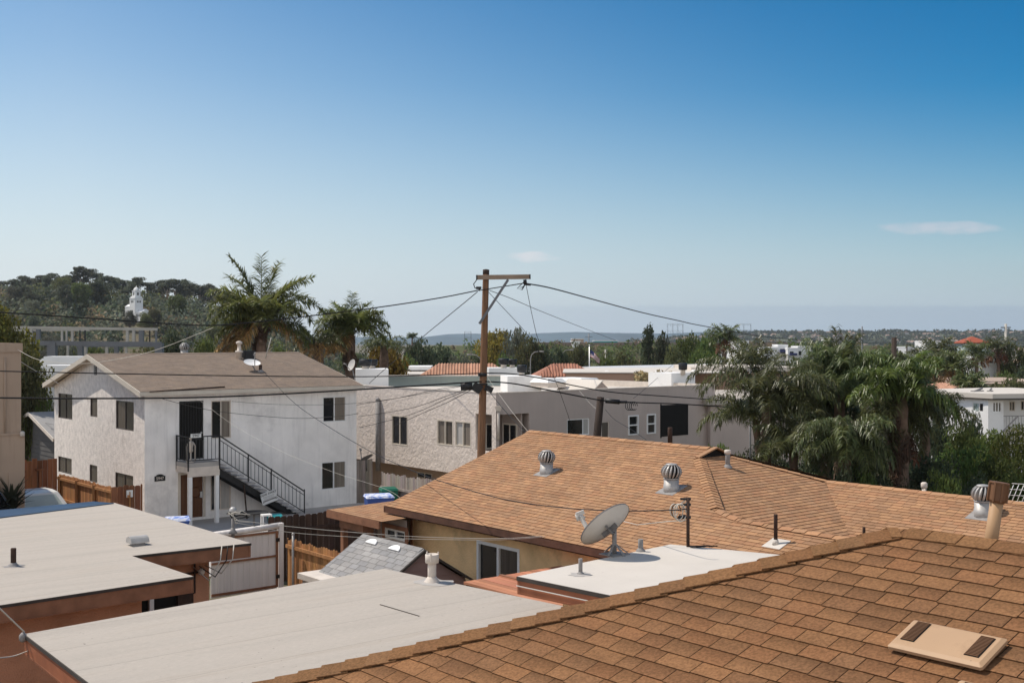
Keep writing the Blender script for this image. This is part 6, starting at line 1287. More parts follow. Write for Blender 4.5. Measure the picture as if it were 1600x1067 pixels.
# ---------------------------------------------------------------- palms
def frond(rng, L, az, e0, droop, nl=46, ll=.62, hang=.5, tone=1.0, wid=.032, dry=0.0, plume=1.0):
    """one pinnate frond: arching rachis with two ranks of drooping leaflets"""
    n = 14; pts = []; p = np.zeros(3); e = e0; h = np.array([math.cos(az), math.sin(az), 0])
    for i in range(n+1):
        pts.append(p.copy()); p = p+(h*math.cos(e)+np.array([0, 0, 1])*math.sin(e))*L/n; e -= droop/n*(.35+1.3*i/n)
    pts = np.array(pts); V_, C_ = [], []; sd_ = np.array([-h[1], h[0], 0])
    for i in range(n):
        w = .028*(1-i/n)+.008; V_.append([pts[i]-sd_*w, pts[i]+sd_*w, pts[i+1]+sd_*w*.9, pts[i+1]-sd_*w*.9]); C_.append([[tone*1.25, tone*1.1, tone*.8]]*4)
    for k in range(nl):
        t = .10+.90*(k+rng.random())/nl; x = t*n; i = min(n-1, int(x)); b = pts[i]+(pts[i+1]-pts[i])*(x-i); tg = pts[i+1]-pts[i]; tg /= np.linalg.norm(tg)
        lw = ll*(.5+.5*math.sin(min(1, t*1.15+.12)*math.pi)**.6)*rng.uniform(.8, 1.1)
        for s_ in (-1, 1):
            up = rng.uniform(-.95, 1.05)*plume; d = sd_*s_+tg*rng.uniform(.35, .8)+np.array([0, 0, up]); d /= np.linalg.norm(d)
            m1 = b+d*lw*.5; d2 = d+np.array([0, 0, -hang*rng.uniform(.7, 1.6)]); d2 /= np.linalg.norm(d2); m2 = m1+d2*lw*.55
            wv_ = np.cross(d, np.array([rng.normal()*.4, rng.normal()*.4, 1])); wv_ /= np.linalg.norm(wv_)+1e-6; wv_ = wv_*wid*rng.uniform(.7, 1.2)*.5
            q = tone*rng.uniform(.62, 1.35); cc = [q*rng.uniform(.9, 1.15), q, q*rng.uniform(.75, 1.1)]
            V_.append([b-wv_*.7, b+wv_*.7, m1+wv_, m1-wv_]); C_.append([cc]*4); V_.append([m1-wv_, m1+wv_, m2+wv_*.2, m2-wv_*.2]); C_.append([cc]*4)
    return np.array(V_).reshape(-1, 3), np.array(C_).reshape(-1, 3)
def palm(name, label, crown_px, d, fronds, tr=.2, seed=1, base=None, leafm='palm', dry=(), skirt=None, lean=0.0, ll=.62, nl=46, hang=.5, wid=.034, group=None, spikes=()):
    rng = np.random.default_rng(seed); c = W(*crown_px, d); gb = gz(c.x, d) if base is None else base; foot = Vector((c.x-lean, d, gb)); t = thing(name, label, 'palm tree', foot, group)
    mb = MB(); k = 12; P = [foot+(c-foot)*(i/k)-Zv*(.3 if i == 0 else 0) for i in range(k+1)]; rr = [tr*(1.25-.35*i/k)+(.02 if i % 2 else 0) for i in range(k+1)]; rr[-1] = tr*.7; rr[-2] = tr*1.05
    mb.tube(P, rr, 12); part('trunk', mb, M['palmtrunk'], t)
    def emit(lst, nm, m, tone):
        if not lst: return
        V_, C_ = [], []
        for (az, e0, L, dr) in lst: v, cc = frond(rng, L, math.radians(az), math.radians(e0), math.radians(dr), nl, ll, hang, tone*rng.uniform(.75, 1.25), wid); V_.append(v+np.array(c-foot)+np.array([math.cos(math.radians(az)), math.sin(math.radians(az)), 0])*tr*.5); C_.append(cc)
        v = np.concatenate(V_); o = np_obj(nm, v, np.arange(len(v)).reshape(-1, 4), np.concatenate(C_), LM[m]); o.parent = t
    emit(fronds, 'crown', leafm, 1.0); emit(dry, 'dead_fronds', 'palm_dry', 1.0); emit(spikes, 'new_leaf', leafm, 1.1)
    if skirt:
        bl_ = []; 
        for i in range(int(skirt*6)): a = rng.uniform(0, 6.28); z = -rng.uniform(.2, skirt); bl_.append((c.x-foot.x+math.cos(a)*tr*1.1, math.sin(a)*tr*1.1, c.z-foot.z+z, .16, .16, .3, 40, 1))
        v, f, cc = leafcloud(rng, bl_, .5, .12, 1.6); o = np_obj('boot_fibres', v, f, cc, LM['brown']); o.parent = t
    return t
rg = random.Random(8)
def rnd_fronds(n, L, e=(10, 75), dr=(70, 130), seed=1, az0=0):
    q = random.Random(seed); return [(az0+360*i/n+q.uniform(-16, 16), q.uniform(*e), L*q.uniform(.85, 1.1), q.uniform(*dr)) for i in range(n)]
dA = 64; s_ = dA/F
palm('feather_palm', 'tallest feather palm with spread arching fronds above the white house ridge', (408, 500), dA,
     [(175, 78, 3.9, 40), (100, 86, 3.7, 25), (60, 80, 3.6, 38), (10, 62, 3.7, 62), (25, 66, 3.4, 70), (5, 44, 3.7, 105), (-20, 35, 3.5, 115), (172, 52, 3.4, 110), (185, 46, 3.2, 125), (200, 60, 3.4, 95), (150, 70, 3.5, 70), (40, 52, 3.5, 90), (215, 35, 3.0, 120), (240, 50, 2.8, 110), (280, 55, 2.8, 110), (320, 40, 2.8, 110), (355, -5, 3.0, 75), (10, 5, 3.0, 80), (180, 5, 2.8, 90), (195, 0, 2.8, 80)]+rnd_fronds(6, 2.8, (15, 70), (80, 120), 71),
     .30, 3, dry=[(185, -20, 3.0, 55), (175, -30, 3.2, 45), (190, -40, 2.8, 35), (350, -15, 2.8, 60), (170, -35, 3.0, 40), (230, -40, 2.6, 40)], skirt=2.6, leafm='palm_mid', ll=.95, nl=88, wid=.062, hang=.3)
dB = 68
palm('feather_palm', 'shorter bushy feather palm with yellowing skirt behind the roof edge', (547, 514), dB,
     [(85, 84, 2.2, 20), (140, 70, 2.1, 60), (40, 72, 2.0, 60), (175, 60, 2.1, 85), (10, 58, 2.2, 90), (160, 40, 2.2, 110), (0, 40, 2.4, 105), (200, 45, 2.2, 110), (340, 40, 2.3, 105), (230, 50, 2.0, 100), (300, 50, 2.0, 100), (265, 60, 1.9, 90), (20, 20, 2.6, 95), (165, 20, 2.3, 95), (350, 5, 2.6, 90), (190, 0, 2.2, 85), (270, 20, 2.0, 100), (315, 20, 2.3, 95), (225, 15, 2.2, 100)]+rnd_fronds(6, 1.8, (30, 75), (70, 115), 72),
     .30, 5, dry=[(180, -10, 1.9, 70), (195, -30, 1.9, 50), (220, -40, 1.7, 40), (250, -45, 1.6, 35)], skirt=2.4, leafm='palm_mid', ll=.78, nl=80, wid=.058, hang=.35)
palm('feather_palm', 'small feather palm with drooping crown just past the bushy palm', (600, 540), 72, rnd_fronds(16, 1.8, (5, 60), (80, 120), 4), .28, 6, ll=.5, nl=34, wid=.05)
palm('feather_palm', 'low yellowing feather palm between the two big palms', (498, 535), 66, rnd_fronds(15, 1.7, (5, 60), (80, 120), 7), .28, 7, dry=rnd_fronds(6, 1.5, (-40, -10), (30, 60), 2), ll=.5, nl=34, wid=.05)
# the palm clump on the near side of the tan roof
palm('queen_palm', 'feathery palm leaning fronds over the taupe wall, closest to the roof hatch', (1198, 628), 40.0,
     [(180, 58, 3.3, 128), (200, 50, 3.1, 120), (165, 66, 3.0, 110), (140, 75, 2.6, 75), (95, 82, 2.4, 40), (120, 80, 2.5, 60), (60, 70, 2.6, 85), (20, 62, 2.7, 100), (0, 45, 2.6, 110), (-20, 52, 2.7, 115), (225, 45, 2.7, 125), (250, 55, 2.5, 120), (280, 50, 2.5, 120), (310, 50, 2.6, 115), (335, 35, 2.7, 110), (260, 25, 2.6, 120), (300, 20, 2.6, 120), (350, 15, 2.6, 110), (30, 30, 2.6, 110), (150, 45, 2.7, 120), (270, 70, 2.3, 90)],
     .17, 11, ll=.66, nl=88, hang=1.0, wid=.038, lean=.1)
palm('queen_palm', 'second slimmer palm trunk beside the leaning feathery palm', (1180, 655), 41.0, rnd_fronds(15, 2.1, (5, 60), (95, 140), 14), .13, 12, ll=.6, nl=71, hang=1.0, wid=.038, lean=-.5)
palm('queen_palm', 'tallest feathery palm of the clump with two young spear leaves', (1312, 596), 42.0, rnd_fronds(16, 2.1, (48, 86), (75, 130), 15)+rnd_fronds(14, 2.1, (0, 45), (85, 135), 16, 10)+rnd_fronds(8, 1.9, (-30, 5), (50, 80), 66, 5), .20, 13, ll=.72, nl=80, hang=1.15, wid=.038,
     spikes=[(95, 84, 2.0, 12), (20, 76, 1.9, 35), (40, 80, 1.8, 25)])
palm('queen_palm', 'dense feathery palm filling the gap beside the tallest palm', (1290, 648), 43.5, rnd_fronds(12, 1.9, (35, 84), (80, 130), 17)+rnd_fronds(10, 1.9, (-10, 40), (85, 135), 18, 10), .18, 14, ll=.68, nl=75, hang=1.1, wid=.038)
palm('queen_palm', 'bright green palm with thick shaggy trunk at the tan roof ridge', (1408, 618), 38.0, rnd_fronds(18, 2.0, (45, 86), (80, 130), 19)+rnd_fronds(8, 2.0, (15, 40), (90, 125), 69), .22, 15, leafm='palm_bright', ll=.62, nl=75, hang=1.0, wid=.038, skirt=3.0)
palm('queen_palm', 'dark drooping palm head under the bright green palm', (1400, 640), 38.8, rnd_fronds(20, 1.8, (-25, 50), (75, 130), 20), .2, 16, ll=.62, nl=71, hang=1.1, wid=.038, dry=[(280, -50, 1.8, 30), (310, -60, 1.8, 25), (250, -55, 1.7, 30)])
palm('queen_palm', 'low weeping palm right behind the tan roof ridge', (1322, 700), 36.5, rnd_fronds(20, 1.75, (35, 84), (95, 140), 21)+rnd_fronds(14, 1.7, (-5, 40), (95, 140), 22), .16, 17, ll=.6, nl=71, hang=1.25, wid=.038)
palm('queen_palm', 'low dark palm between the leaning palm and the weeping palm', (1240, 700), 38.0, rnd_fronds(18, 1.5, (0, 84), (75, 130), 23), .15, 18, ll=.58, nl=63, hang=1.0, wid=.038)
palm('queen_palm', 'feathery palm head beside the white apartment wall', (1445, 652), 41.5, rnd_fronds(18, 1.7, (-10, 80), (80, 135), 24), .18, 19, ll=.6, nl=67, hang=1.0, wid=.038)
for px, ty, d, w, k, lb in ((1318, 716, 35.6, 80, 'bushd', 'dark shrub at the trunk of the low weeping palm'), (1352, 722, 35.8, 70, 'bush', 'green shrub between weeping palm and shaggy trunk'), (1472, 632, 51, 80, 'bushd', 'dark shrub screening the blind end of the white apartment'), (1508, 652, 48, 80, 'bush', 'green shrub under the wide window of the white apartment'), (1130, 690, 37, 80, 'bushb', 'yellow-green shrub at the foot of the leaning palm'), (1165, 705, 36.5, 60, 'bush', 'green shrub peeping over the tan hip ridge'), (1225, 725, 36, 60, 'bush', 'green shrub low behind the tan ridge'), (1275, 690, 44, 110, 'bushd', 'dark shrub mass behind the low palms'), (1345, 680, 45, 130, 'bushd', 'dark shrub mass behind the tallest palm'), (1380, 732, 38, 80, 'bushd', 'dark shrub around the shaggy palm trunk'), (1455, 700, 40, 120, 'bushd', 'dark leafy hedge next to the shaggy palm trunk'), (1500, 690, 42, 110, 'bush', 'green leafy hedge below the white apartment corner'), (1478, 728, 36, 70, 'bush', 'bushy green shrub beside the white garden pipe'), (1545, 668, 44, 110, 'bushb', 'bright bush in front of the white apartment stair'), (1590, 660, 42, 110, 'bushb', 'tall bright bush cut off by the picture edge'), (1560, 705, 40, 130, 'bush', 'leafy green hedge above the flue pipe'), (1520, 735, 37, 90, 'bushd', 'dark low shrub behind the rust stained turbine vent'), (1425, 745, 36, 60, 'bushd', 'low dark shrub over the wing ridge'), (1600, 735, 37, 80, 'bush', 'green shrub behind the wire trellis'), (1515, 632, 52, 50, 'mid' if False else 'bushd', 'dark tree head against the white apartment window'), (1420, 690, 47, 120, 'bushd', 'dark shrub deep behind the bright palm'), (1200, 690, 47, 110, 'bushd', 'dark shrub against the taupe garage wall')):
    t_(k, lb, px, ty, d, w, 'shrub', 'shrub')
# far and middling palms
def fan_palm(label, px, py, d, L, seed, tr=.22, dry=True, group=None): return palm('fan_palm', label, (px, py), d, rnd_fronds(18, L, (5, 80), (50, 110), seed), tr, seed, ll=L*.42, nl=22, hang=.4, wid=.10, dry=rnd_fronds(6, L*.8, (-60, -25), (20, 40), seed) if dry else (), group=group)
fan_palm('tiny lone palm on the horizon beside the thin wire', 644, 527, 260, 1.6, 41, .18, False)
fan_palm('tall palm with rounded head before the white townhouses', 1132, 530, 130, 2.4, 42); fan_palm('leaning palm with broad head over the taupe garage', 1175, 572, 95, 2.6, 43); fan_palm('palm with dry skirt before the townhouse row', 1262, 590, 90, 2.2, 44)
fan_palm('palm with bright trunk rising from the low tile roofs', 1491, 578, 100, 2.4, 45); fan_palm('dark palm head left of the bright trunk palm', 1447, 566, 110, 2.6, 46); fan_palm('dark palm head before the tile roof tower', 1468, 552, 125, 2.4, 47); fan_palm('short stout palm on the white apartment roof line', 1516, 604, 75, 1.4, 48, .2, False); fan_palm('palm beside the tall pole at the picture edge', 1560, 545, 150, 2.6, 49); fan_palm('squat palm next to the tile roof tower', 1526, 555, 140, 2.2, 50); fan_palm('small palm head beside the bright green palm', 1425, 575, 100, 2.0, 51)

# agave by the tan building
pa = W(18, 790, 38.6); rng = np.random.default_rng(6); V_, C_ = [], []
for i in range(60):
    a = rng.uniform(0, 6.28); e = rng.uniform(.1, 1.4); L = rng.uniform(.7, 1.15); w = .07; h = np.array([math.cos(a), math.sin(a), 0]); s = np.array([-h[1], h[0], 0]); b = h*.05+np.array([0, 0, rng.uniform(.2, .75)]); m = b+(h*math.cos(e)+np.array([0, 0, math.sin(e)]))*L*.5; tq = m+(h*math.cos(e-.35)+np.array([0, 0, math.sin(e-.35)]))*L*.5
    k = rng.uniform(.6, 1.2)
    for q in ([b-s*w*.6, b+s*w*.6, m+s*w, m-s*w], [m-s*w, m+s*w, tq+s*.01, tq-s*.01]): V_.append(q); C_.append([[k, k, k*1.1]]*4)
t = thing('yucca_plant', 'dark spiky yucca plant against the tan building', 'plant', Vector((pa.x, 38.6, CZ-(790-HY)/F*38.6-.45))); v = np.array(V_).reshape(-1, 3); o = np_obj('leaves', v, np.arange(len(v)).reshape(-1, 4), np.array(C_).reshape(-1, 3), LM['dark']); o.parent = t
mb = MB(); mb.tube([t.location-Zv*1.2, t.location+Zv*.6], [.12, .1], 8); part('stem', mb, M['bark'], t)
# ---------------------------------------------------------------- steel frame, far buildings, towers, flag, lamps
t = thing('steel_frame', 'two level steel frame of pale upper beams and grey lower beams behind the white house', 'steel frame', Vector((W(150, 560, 84).x, 84, gz(0, 84))))
gb = gz(0, 84); mb = MB(); dS = 84
mb.bar(W(20, 511.5, dS), W(246, 514.5, dS), .2, .2); mb.bar(W(20, 516, dS+5), W(140, 516, dS+5), .12, .12); part('upper_beam', mb, M['steel_pale'], t)
mb = MB(); mb.bar(W(52, 536, dS-4), W(252, 537.5, dS-4), .3, .30); mb.bar(W(120, 540, dS+5), W(252, 540, dS+5), .25, .2); part('lower_beam', mb, M['steel'], t)
for px, y0, y1, w, dd_, m_ in ((41, 514, 536, .2, 0, 'steel_pale'), (49, 514, 540, .14, 3, 'steel_pale'), (60, 514, 536, .26, 0, 'steel'), (97, 516, 536, .14, 0, 'steel_pale'), (104, 516, 536, .12, 3, 'steel_pale'), (113, 516, 536, .16, 0, 'steel_pale'), (125, 516, 536, .08, 3, 'black'), (133, 516, 536, .08, 0, 'black'), (199, 516, 536, .18, 0, 'steel_pale'), (209, 516, 536, .2, 0, 'steel_pale'), (221, 516, 536, .3, 0, 'steel'), (234, 516, 536, .08, 2, 'black'), (244, 516, 536, .12, 0, 'steel'),
                           (83, 535, None, .46, -4, 'steel'), (76, 540, None, .2, 4, 'steel'), (106, 540, None, .16, 5, 'steel_pale'), (126, 540, None, .36, 5, 'steel'), (134, 540, None, .2, 7, 'steel_pale'), (167, 540, None, .2, 5, 'steel_pale'), (182, 540, None, .3, 5, 'steel'), (197, 540, None, .16, 5, 'steel_pale'), (249, 536, None, .5, -4, 'steel')):
    a = W(px, y0, dS+dd_); b = W(px, y1, dS+dd_) if y1 else Vector((a.x, a.y, gz(a.x, a.y)-.3)); mb = MB(); mb.bar(b, a, w, w); part('post', mb, M[m_], t)
for i, (x0, x1, y0, y1, d, lb) in enumerate(((62, 132, 557, 572, 70, 'white box truck roof under the steel frame, partly hidden by the gable'), (60, 118, 571, 583, 67, 'white panel van parked under the steel frame beside the leafy tree'), (56, 96, 583, 596, 64, 'grey-white van roof just above the gable eave of the white house'))):
    p = W(x0, y1, d); q = Fr(p, math.radians(6)); L = (x1-x0)/F*d; z0 = gz(p.x, p.y); zt = CZ-(y0-HY)/F*d; tt = thing('parked_van', lb, 'van', Vector((p.x, p.y, z0))); h = zt-z0
    mb = MB(); mb.prism([q.P(0, 0, z0+.35), q.P(L, 0, z0+.35), q.P(L, 0, zt-.12), q.P(L-.15, 0, zt), q.P(.25, 0, zt), q.P(0, 0, zt-.25)], q.V*1.9); part('body', mb, M['whiteb'], tt)
    for x in (.7, L-.8):
        mb = MB(); mb.lathe(q.P(x, .1, z0+.36), [(.36, -.12), (.36, .12)], 14, axis=q.V); part('wheel', mb, M['tyre'], tt)
    mb = MB()
    for k in range(4): mb.box(q, L*(.08+.22*k), L*(.08+.22*k)+.5, -.012, -.003, zt-h*.42, zt-h*.2)
    part('side_window', mb, M['glass_pale'], tt)
def house(name, label, cat, x0, x1, y0, d, depth, m='whiteb', ang=None, roof=None, rm='tile', wins=(), rh=1.2, over=.3, base=None, wm='glass', attr=False):
    """a far building: walls from the ground to py=y0 between px x0 and x1 on its front"""
    p = W(x0, y0, d); q = Fr(p, ang); zt = p.z; L = q.uv(hit(x1, y0, p, q.V))[0]; z0 = (gz(p.x, p.y) if base is None else base)-.5; t = thing(name, label, cat, q.P(L/2, depth/2, z0+.5)); mb = MB(); mb.box(q, 0, L, 0, depth, z0, zt); part('wall', mb, M[m], t)
    mb = MB()
    if roof == 'flat': mb.box(q, -over, L+over, -over, depth+over, zt+.002, zt+.28)
    elif roof == 'hip':
        i = min(L, depth)/2*.95; a = [q.P(-over, -over, zt+.02), q.P(L+over, -over, zt+.02), q.P(L+over, depth+over, zt+.02), q.P(-over, depth+over, zt+.02)]
        if L >= depth: r0, r1 = q.P(i, depth/2, zt+rh), q.P(L-i, depth/2, zt+rh); fs = [[a[0], a[1], r1, r0], [a[1], a[2], r1], [a[2], a[3], r0, r1], [a[3], a[0], r0]]
        else: r0, r1 = q.P(L/2, i, zt+rh), q.P(L/2, depth-i, zt+rh); fs = [[a[0], a[1], r0], [a[1], a[2], r1, r0], [a[2], a[3], r1], [a[3], a[0], r0, r1]]
        for f_ in fs: mb.face(f_)
        mb.face([x-Zv*.05 for x in a][::-1])
        for k in range(4): mb.face([a[k]-Zv*.18, a[(k+1) % 4]-Zv*.18, a[(k+1) % 4], a[k]])
    elif roof == 'parapet': 
        for u0, u1, v0, v1 in ((-.05, L+.05, -.05, .2), (-.05, L+.05, depth-.2, depth+.05), (-.05, .2, .201, depth-.201), (L-.2, L+.05, .201, depth-.201)): mb.box(q, u0, u1, v0, v1, zt+.002, zt+.3)
    if mb.v: part('roof', mb, M[rm if roof == 'hip' else m if roof == 'parapet' else rm], t)
    for (wx0, wx1, wy0, wy1) in wins:
        a0 = q.uv(hit(wx0, wy0, p, q.V))[0]; a1 = q.uv(hit(wx1, wy0, p, q.V))[0]; dd_ = q.P(a0, 0, 0).y; zt_, zb_ = CZ-(wy0-HY)/F*dd_, CZ-(wy1-HY)/F*dd_
        f = MB(); fw = .07; f.box(q, a0-fw, a1+fw, -.05, -.003, zt_, zt_+fw); f.box(q, a0-fw, a1+fw, -.05, -.003, zb_-fw, zb_); f.box(q, a0-fw, a0, -.05, -.003, zb_, zt_); f.box(q, a1, a1+fw, -.05, -.003, zb_, zt_)
        w_ = part('window', f, M[m if m in ('whiteb',) else 'cream'], t); g = MB(); g.box(q, a0, a1, -.03, -.002, zb_, zt_); part('pane', g, M[wm], w_)
    return t, q, L, zt
def tiles(t, q, L, depth, zt, rh, i, m, over=.3):
    """rows of barrel tiles on the visible slope of a hip roof"""
    mb = MB(); n = int(L/.2)
    for k in range(n):
        x = (k+.5)*L/n; y1 = depth/2; f = min(1, min(x, L-x)/max(i, .01)); top = q.P(x, -over+(y1+over)*f, zt+.02+(rh-.02)*f); mb.tube([q.P(x, -over, zt+.0), top-Zv*.02], .09, 6, (R.uniform(.85, 1.12),)*3, caps=False)
    part('barrel_tiles', mb, M[m], t)
t, q, L, zt = house('tile_roof_house', 'beige house with long orange clay tile roof beside the utility pole', 'house', 655, 800, 591, 78, 2.6, 'beigeb', math.radians(2), 'hip', 'tile', rh=.95); tiles(t, q, L, 2.6, zt, .95, 1.235, 'tile')
house('store_house', 'long low beige building with pale flat roof behind the beige parapet', 'building', 560, 668, 590, 88, 8, 'whiteb', math.radians(2), 'flat', 'roll_white')
house('green_shed_roof', 'small grey green roof box by the tile roof', 'building', 643, 668, 578, 95, 4, 'lead', math.radians(2), 'flat', 'whiteb')
t, q, L, zt = house('tile_roof_house', 'low house with red clay tile roof between black vents and barrel roof', 'house', 838, 930, 589, 82, 2.6, 'beigeb', math.radians(3), 'hip', 'tile2', rh=.9); tiles(t, q, L, 2.6, zt, .9, 1.235, 'tile2')
t, q, L, zt = house('brown_store', 'long brown walled building with white flat roof behind the apartment', 'building', 884, 1062, 583, 74, 12, 'brownb', math.radians(-3), None)
mb = MB(); mb.box(q, -.2, L+3, -.1, 12, zt+.002, zt+.06); part('roof', mb, M['roll_white'], t)
house('brown_store_wing', 'brown wall with cream cap beyond the white chimney block', 'building', 1086, 1235, 580, 78, 8, 'brownb', math.radians(0), 'flat', 'offwhite')
house('taupe_garage', 'taupe walled garage with pale roof behind the leaning palm', 'garage', 1110, 1300, 632, 56, 9, 'stucco_taupe', math.radians(12), 'flat', 'roll')
p0, p1 = W(925, 580, 95), W(1116, 575.5, 98); mb = MB(); ax2 = (p1-p0).normalized(); r_ = .5
t = thing('barrel_roof_building', 'long white building with rounded barrel roof', 'building', Vector((p0.x, p0.y, gz(p0.x, p0.y)))); sd2 = Vector((-ax2.y, ax2.x, 0))
arc = [(-.3, -.45), (-.3, 0)]+[(1.6-1.9*math.cos(math.pi*k/10), .35*math.sin(math.pi*k/10)) for k in range(11)]+[(3.5, -.45)]
mb.prism([p0+sd2*x+Zv*z for x, z in arc], p1-p0); part('roof', mb, M['barrel'], t)
mb = MB(); b0 = Vector((p0.x, p0.y, gz(p0.x, p0.y)-.5)); mb.hexa([b0-sd2*.2, b0+(p1-p0)*1-sd2*.2-Zv*(p1-p0).z, b0+(p1-p0)+sd2*3.4-Zv*(p1-p0).z, b0+sd2*3.4, p0-sd2*.2-Zv*.46, p1-sd2*.2-Zv*.46, p1+sd2*3.4-Zv*.46, p0+sd2*3.4-Zv*.46]); part('wall', mb, M['whiteb'], t)
for k, (px, py) in enumerate(((938, 582), (948, 581), (965, 582), (987, 582), (1029, 580), (1084, 580))):
    p = W(px, py+3, 77); mb = MB(); mb.lathe(p, [(.25, -.1), (.25, .05), (.2, .16), (.08, .22)], 10); single('roof_vent_dome', mb, M['whiteb'], 'small white dome vent in the row along the brown store roof', 'roof vent', 'white dome vents on the brown store roof', loc=p)
rng = np.random.default_rng(19); bl = []; pc_ = W(1022, 600, 68)
for k in range(40): bl.append((rng.uniform(-1.15, 1.0), rng.uniform(-.6, .6), rng.uniform(.0, 1.0)*(.75+.25*rng.random())-.3, .22, .22, .24, 40, rng.uniform(.7, 1.3)))
v, f, c = leafcloud(rng, bl, .17, .7); t = thing('dry_shrub', 'tan dry succulent shrub growing above the apartment roof', 'shrub', pc_); o = np_obj('leaves', v, f, c, leafmat('leaf_tan', (.42, .34, .19))); o.parent = t
mb = MB()
for k in range(7): mb.tube([pc_+Vector((rng.uniform(-.8, .8), 0, -2.6)), pc_+Vector((rng.uniform(-.9, .9), rng.uniform(-.3, .3), .4))], [.06, .03], 6)
part('stem', mb, M['bark'], t)
# white townhouses and neighbours
tw = [(1192, 1216, 545, 205, 'narrow white townhouse with one small window nearest the leaning palm', [(1203, 1207, 548, 554)]), (1216, 1231, 541, 208, 'white townhouse block with dark garage opening', [(1219, 1227, 545, 552)]), (1231, 1247, 546, 204, 'lower white townhouse with navy awning', [(1234, 1240, 549, 555)]), (1247, 1271, 543.5, 206, 'wide white townhouse with two square windows', [(1247.8, 1252, 548.5, 555), (1262, 1267, 548.5, 555), (1262, 1267, 560, 566)])]
for x0, x1, y0, d, lb, wn2 in tw:
    t, q, L, zt = house('townhouse', lb, 'townhouse', x0, x1, y0, d, 9, 'whiteb', math.radians(-6), 'parapet', wins=wn2)
    mb = MB(); mb.box(q, L*.15, L*.85, -.9, -.01, zt-1.0 if 'awning' in lb or 'garage' in lb else zt-3.0, (zt-1.0 if 'awning' in lb or 'garage' in lb else zt-3.0)+.35); part('awning', mb, M['awning'], t)
rg = random.Random(91)
for i in range(26):
    px = rg.uniform(1050, 1600) if i % 3 else rg.uniform(640, 1000); d = rg.uniform(230, 620); w = rg.uniform(9, 16)*F/d; H = rg.uniform(5.5, 8.5); y0 = HY-(-10+H-CZ)*F/d
    if 1500 < px < 1580: continue
    ang = rg.uniform(-.4, .4); k = rg.random(); wy = 2.2*F/d
    house('valley_house', 'small pale house half hidden among the trees of the valley', 'house', px, px+w, y0, d, rg.uniform(7, 11), rg.choice(['whiteb', 'whiteb', 'beigeb', 'barrel', 'offwhite']), ang, 'hip' if k < .45 else 'parapet', rg.choice(['tile', 'brownb', 'lead']), rh=1.6, wins=[(px+w*.2, px+w*.32, y0+wy*.5, y0+wy*1.2), (px+w*.6, px+w*.75, y0+wy*.5, y0+wy*1.2)])[0]['group'] = 'small pale houses in the valley'
house('villa', 'small white villa glimpsed between green trees near the cypress', 'house', 1118, 1136, 552, 190, 8, 'whiteb', math.radians(5), 'parapet', wins=[(1121, 1124, 554, 558), (1128, 1132, 554, 558)])
house('villa', 'white villa wall seen behind the tall rounded palm', 'house', 1152, 1170, 534, 260, 9, 'whiteb', math.radians(5), 'parapet')
house('villa', 'pale blue-grey house with flat roof right of the brown post', 'house', 1418, 1452, 544, 240, 10, 'barrel', math.radians(-4), 'parapet', wins=[(1424, 1432, 546, 550), (1438, 1444, 546, 550)])
house('villa', 'white cube villa above the pale blue-grey house', 'house', 1446, 1474, 534.5, 300, 10, 'whiteb', math.radians(-4), 'parapet')
house('villa', 'low pale house beside the tile roof tower', 'house', 1452, 1490, 546, 230, 10, 'barrel', math.radians(-4), 'parapet', wins=[(1462, 1470, 548, 552)])
house('villa', 'grey hillside block with dark windows far behind the spear leaves', 'house', 1308, 1320, 526, 700, 14, 'lead', math.radians(-4), 'flat', 'lead')
house('villa', 'white hillside block far behind the tallest palm', 'house', 1290, 1297, 528, 700, 14, 'whiteb', math.radians(-4), 'flat', 'whiteb')
house('tile_tower', 'pale square tower house under a red hip roof', 'tower house', 1508, 1542, 535, 185, 4, 'greenb', math.radians(-3), 'hip', 'far_red', rh=.95, over=.35)
t, q, L, zt = house('modern_house', 'white modern two storey house with dark balcony windows', 'house', 1520, 1533, 556, 152, 7, 'whiteb', math.radians(-14), 'parapet', wins=[(1522, 1525, 560, 565), (1528.5, 1531, 560, 565)])
t2, q2, L2, zt2 = house('modern_house', 'white modern house wing with two wide dark windows and a lower doorway', 'house', 1536, 1572, 556, 152, 7, 'whiteb', math.radians(6), 'parapet', wins=[(1540, 1551, 560, 567), (1554, 1565, 559, 567), (1557, 1565, 572, 578)])
house('tan_flat_house', 'long tan flat roofed house with cream cap below the white modern house', 'house', 1496, 1640, 600, 108, 10, 'brownb', math.radians(2), 'flat', 'beigeb')
house('tan_flat_house', 'lower brown walled house before the long tan one', 'house', 1530, 1572, 604, 96, 6, 'brownb', math.radians(2), 'flat', 'beigeb')
t, q, L, zt = house('tile_roof_house', 'low pink tile roof beside the bright trunk palm', 'house', 1440, 1535, 611, 84, 4, 'offwhite', math.radians(2), 'hip', 'tile', rh=.5); tiles(t, q, L, 4, zt, .5, 1.9, 'tile')
# white apartment house at the right
AF = Fr(W(1544, 624, 58.0), math.radians(14)); zA_ = W(1544, 624, 58).z; t = thing('white_apartment', 'white two storey apartment house with flat white roof, balcony and outside stair', 'apartment', AF.P(2, 3, gz(24, 58)))
gA = gz(24, 60)-.5; wA = [rectV(AF, 0, 1551, 628, 1565, 644)]; wA2 = [(2.0-.0, 3.6, zA_-.62, zA_-.12)]
rec_u = AF.onV(1568, 630, 0)[0]
mb = MB(); wallgrid(mb, AF, 'v', 0, 0, rec_u, gA, zA_, wA, 1, .1); 
SF = Fr(AF.P(0, 0, 0), math.radians(14)); vl = 5.2; Uu = None
lf = Fr(W(1478, 620, 60.5), math.radians(-13)); 
pL, pR = W(1490, 624, 60.0), AF.P(0, 0, zA_); dirL = (pR-pL); dirL.z = 0; aL = math.atan2(dirL.y, dirL.x); LFr = Fr(pL, aL); LL = dirL.length
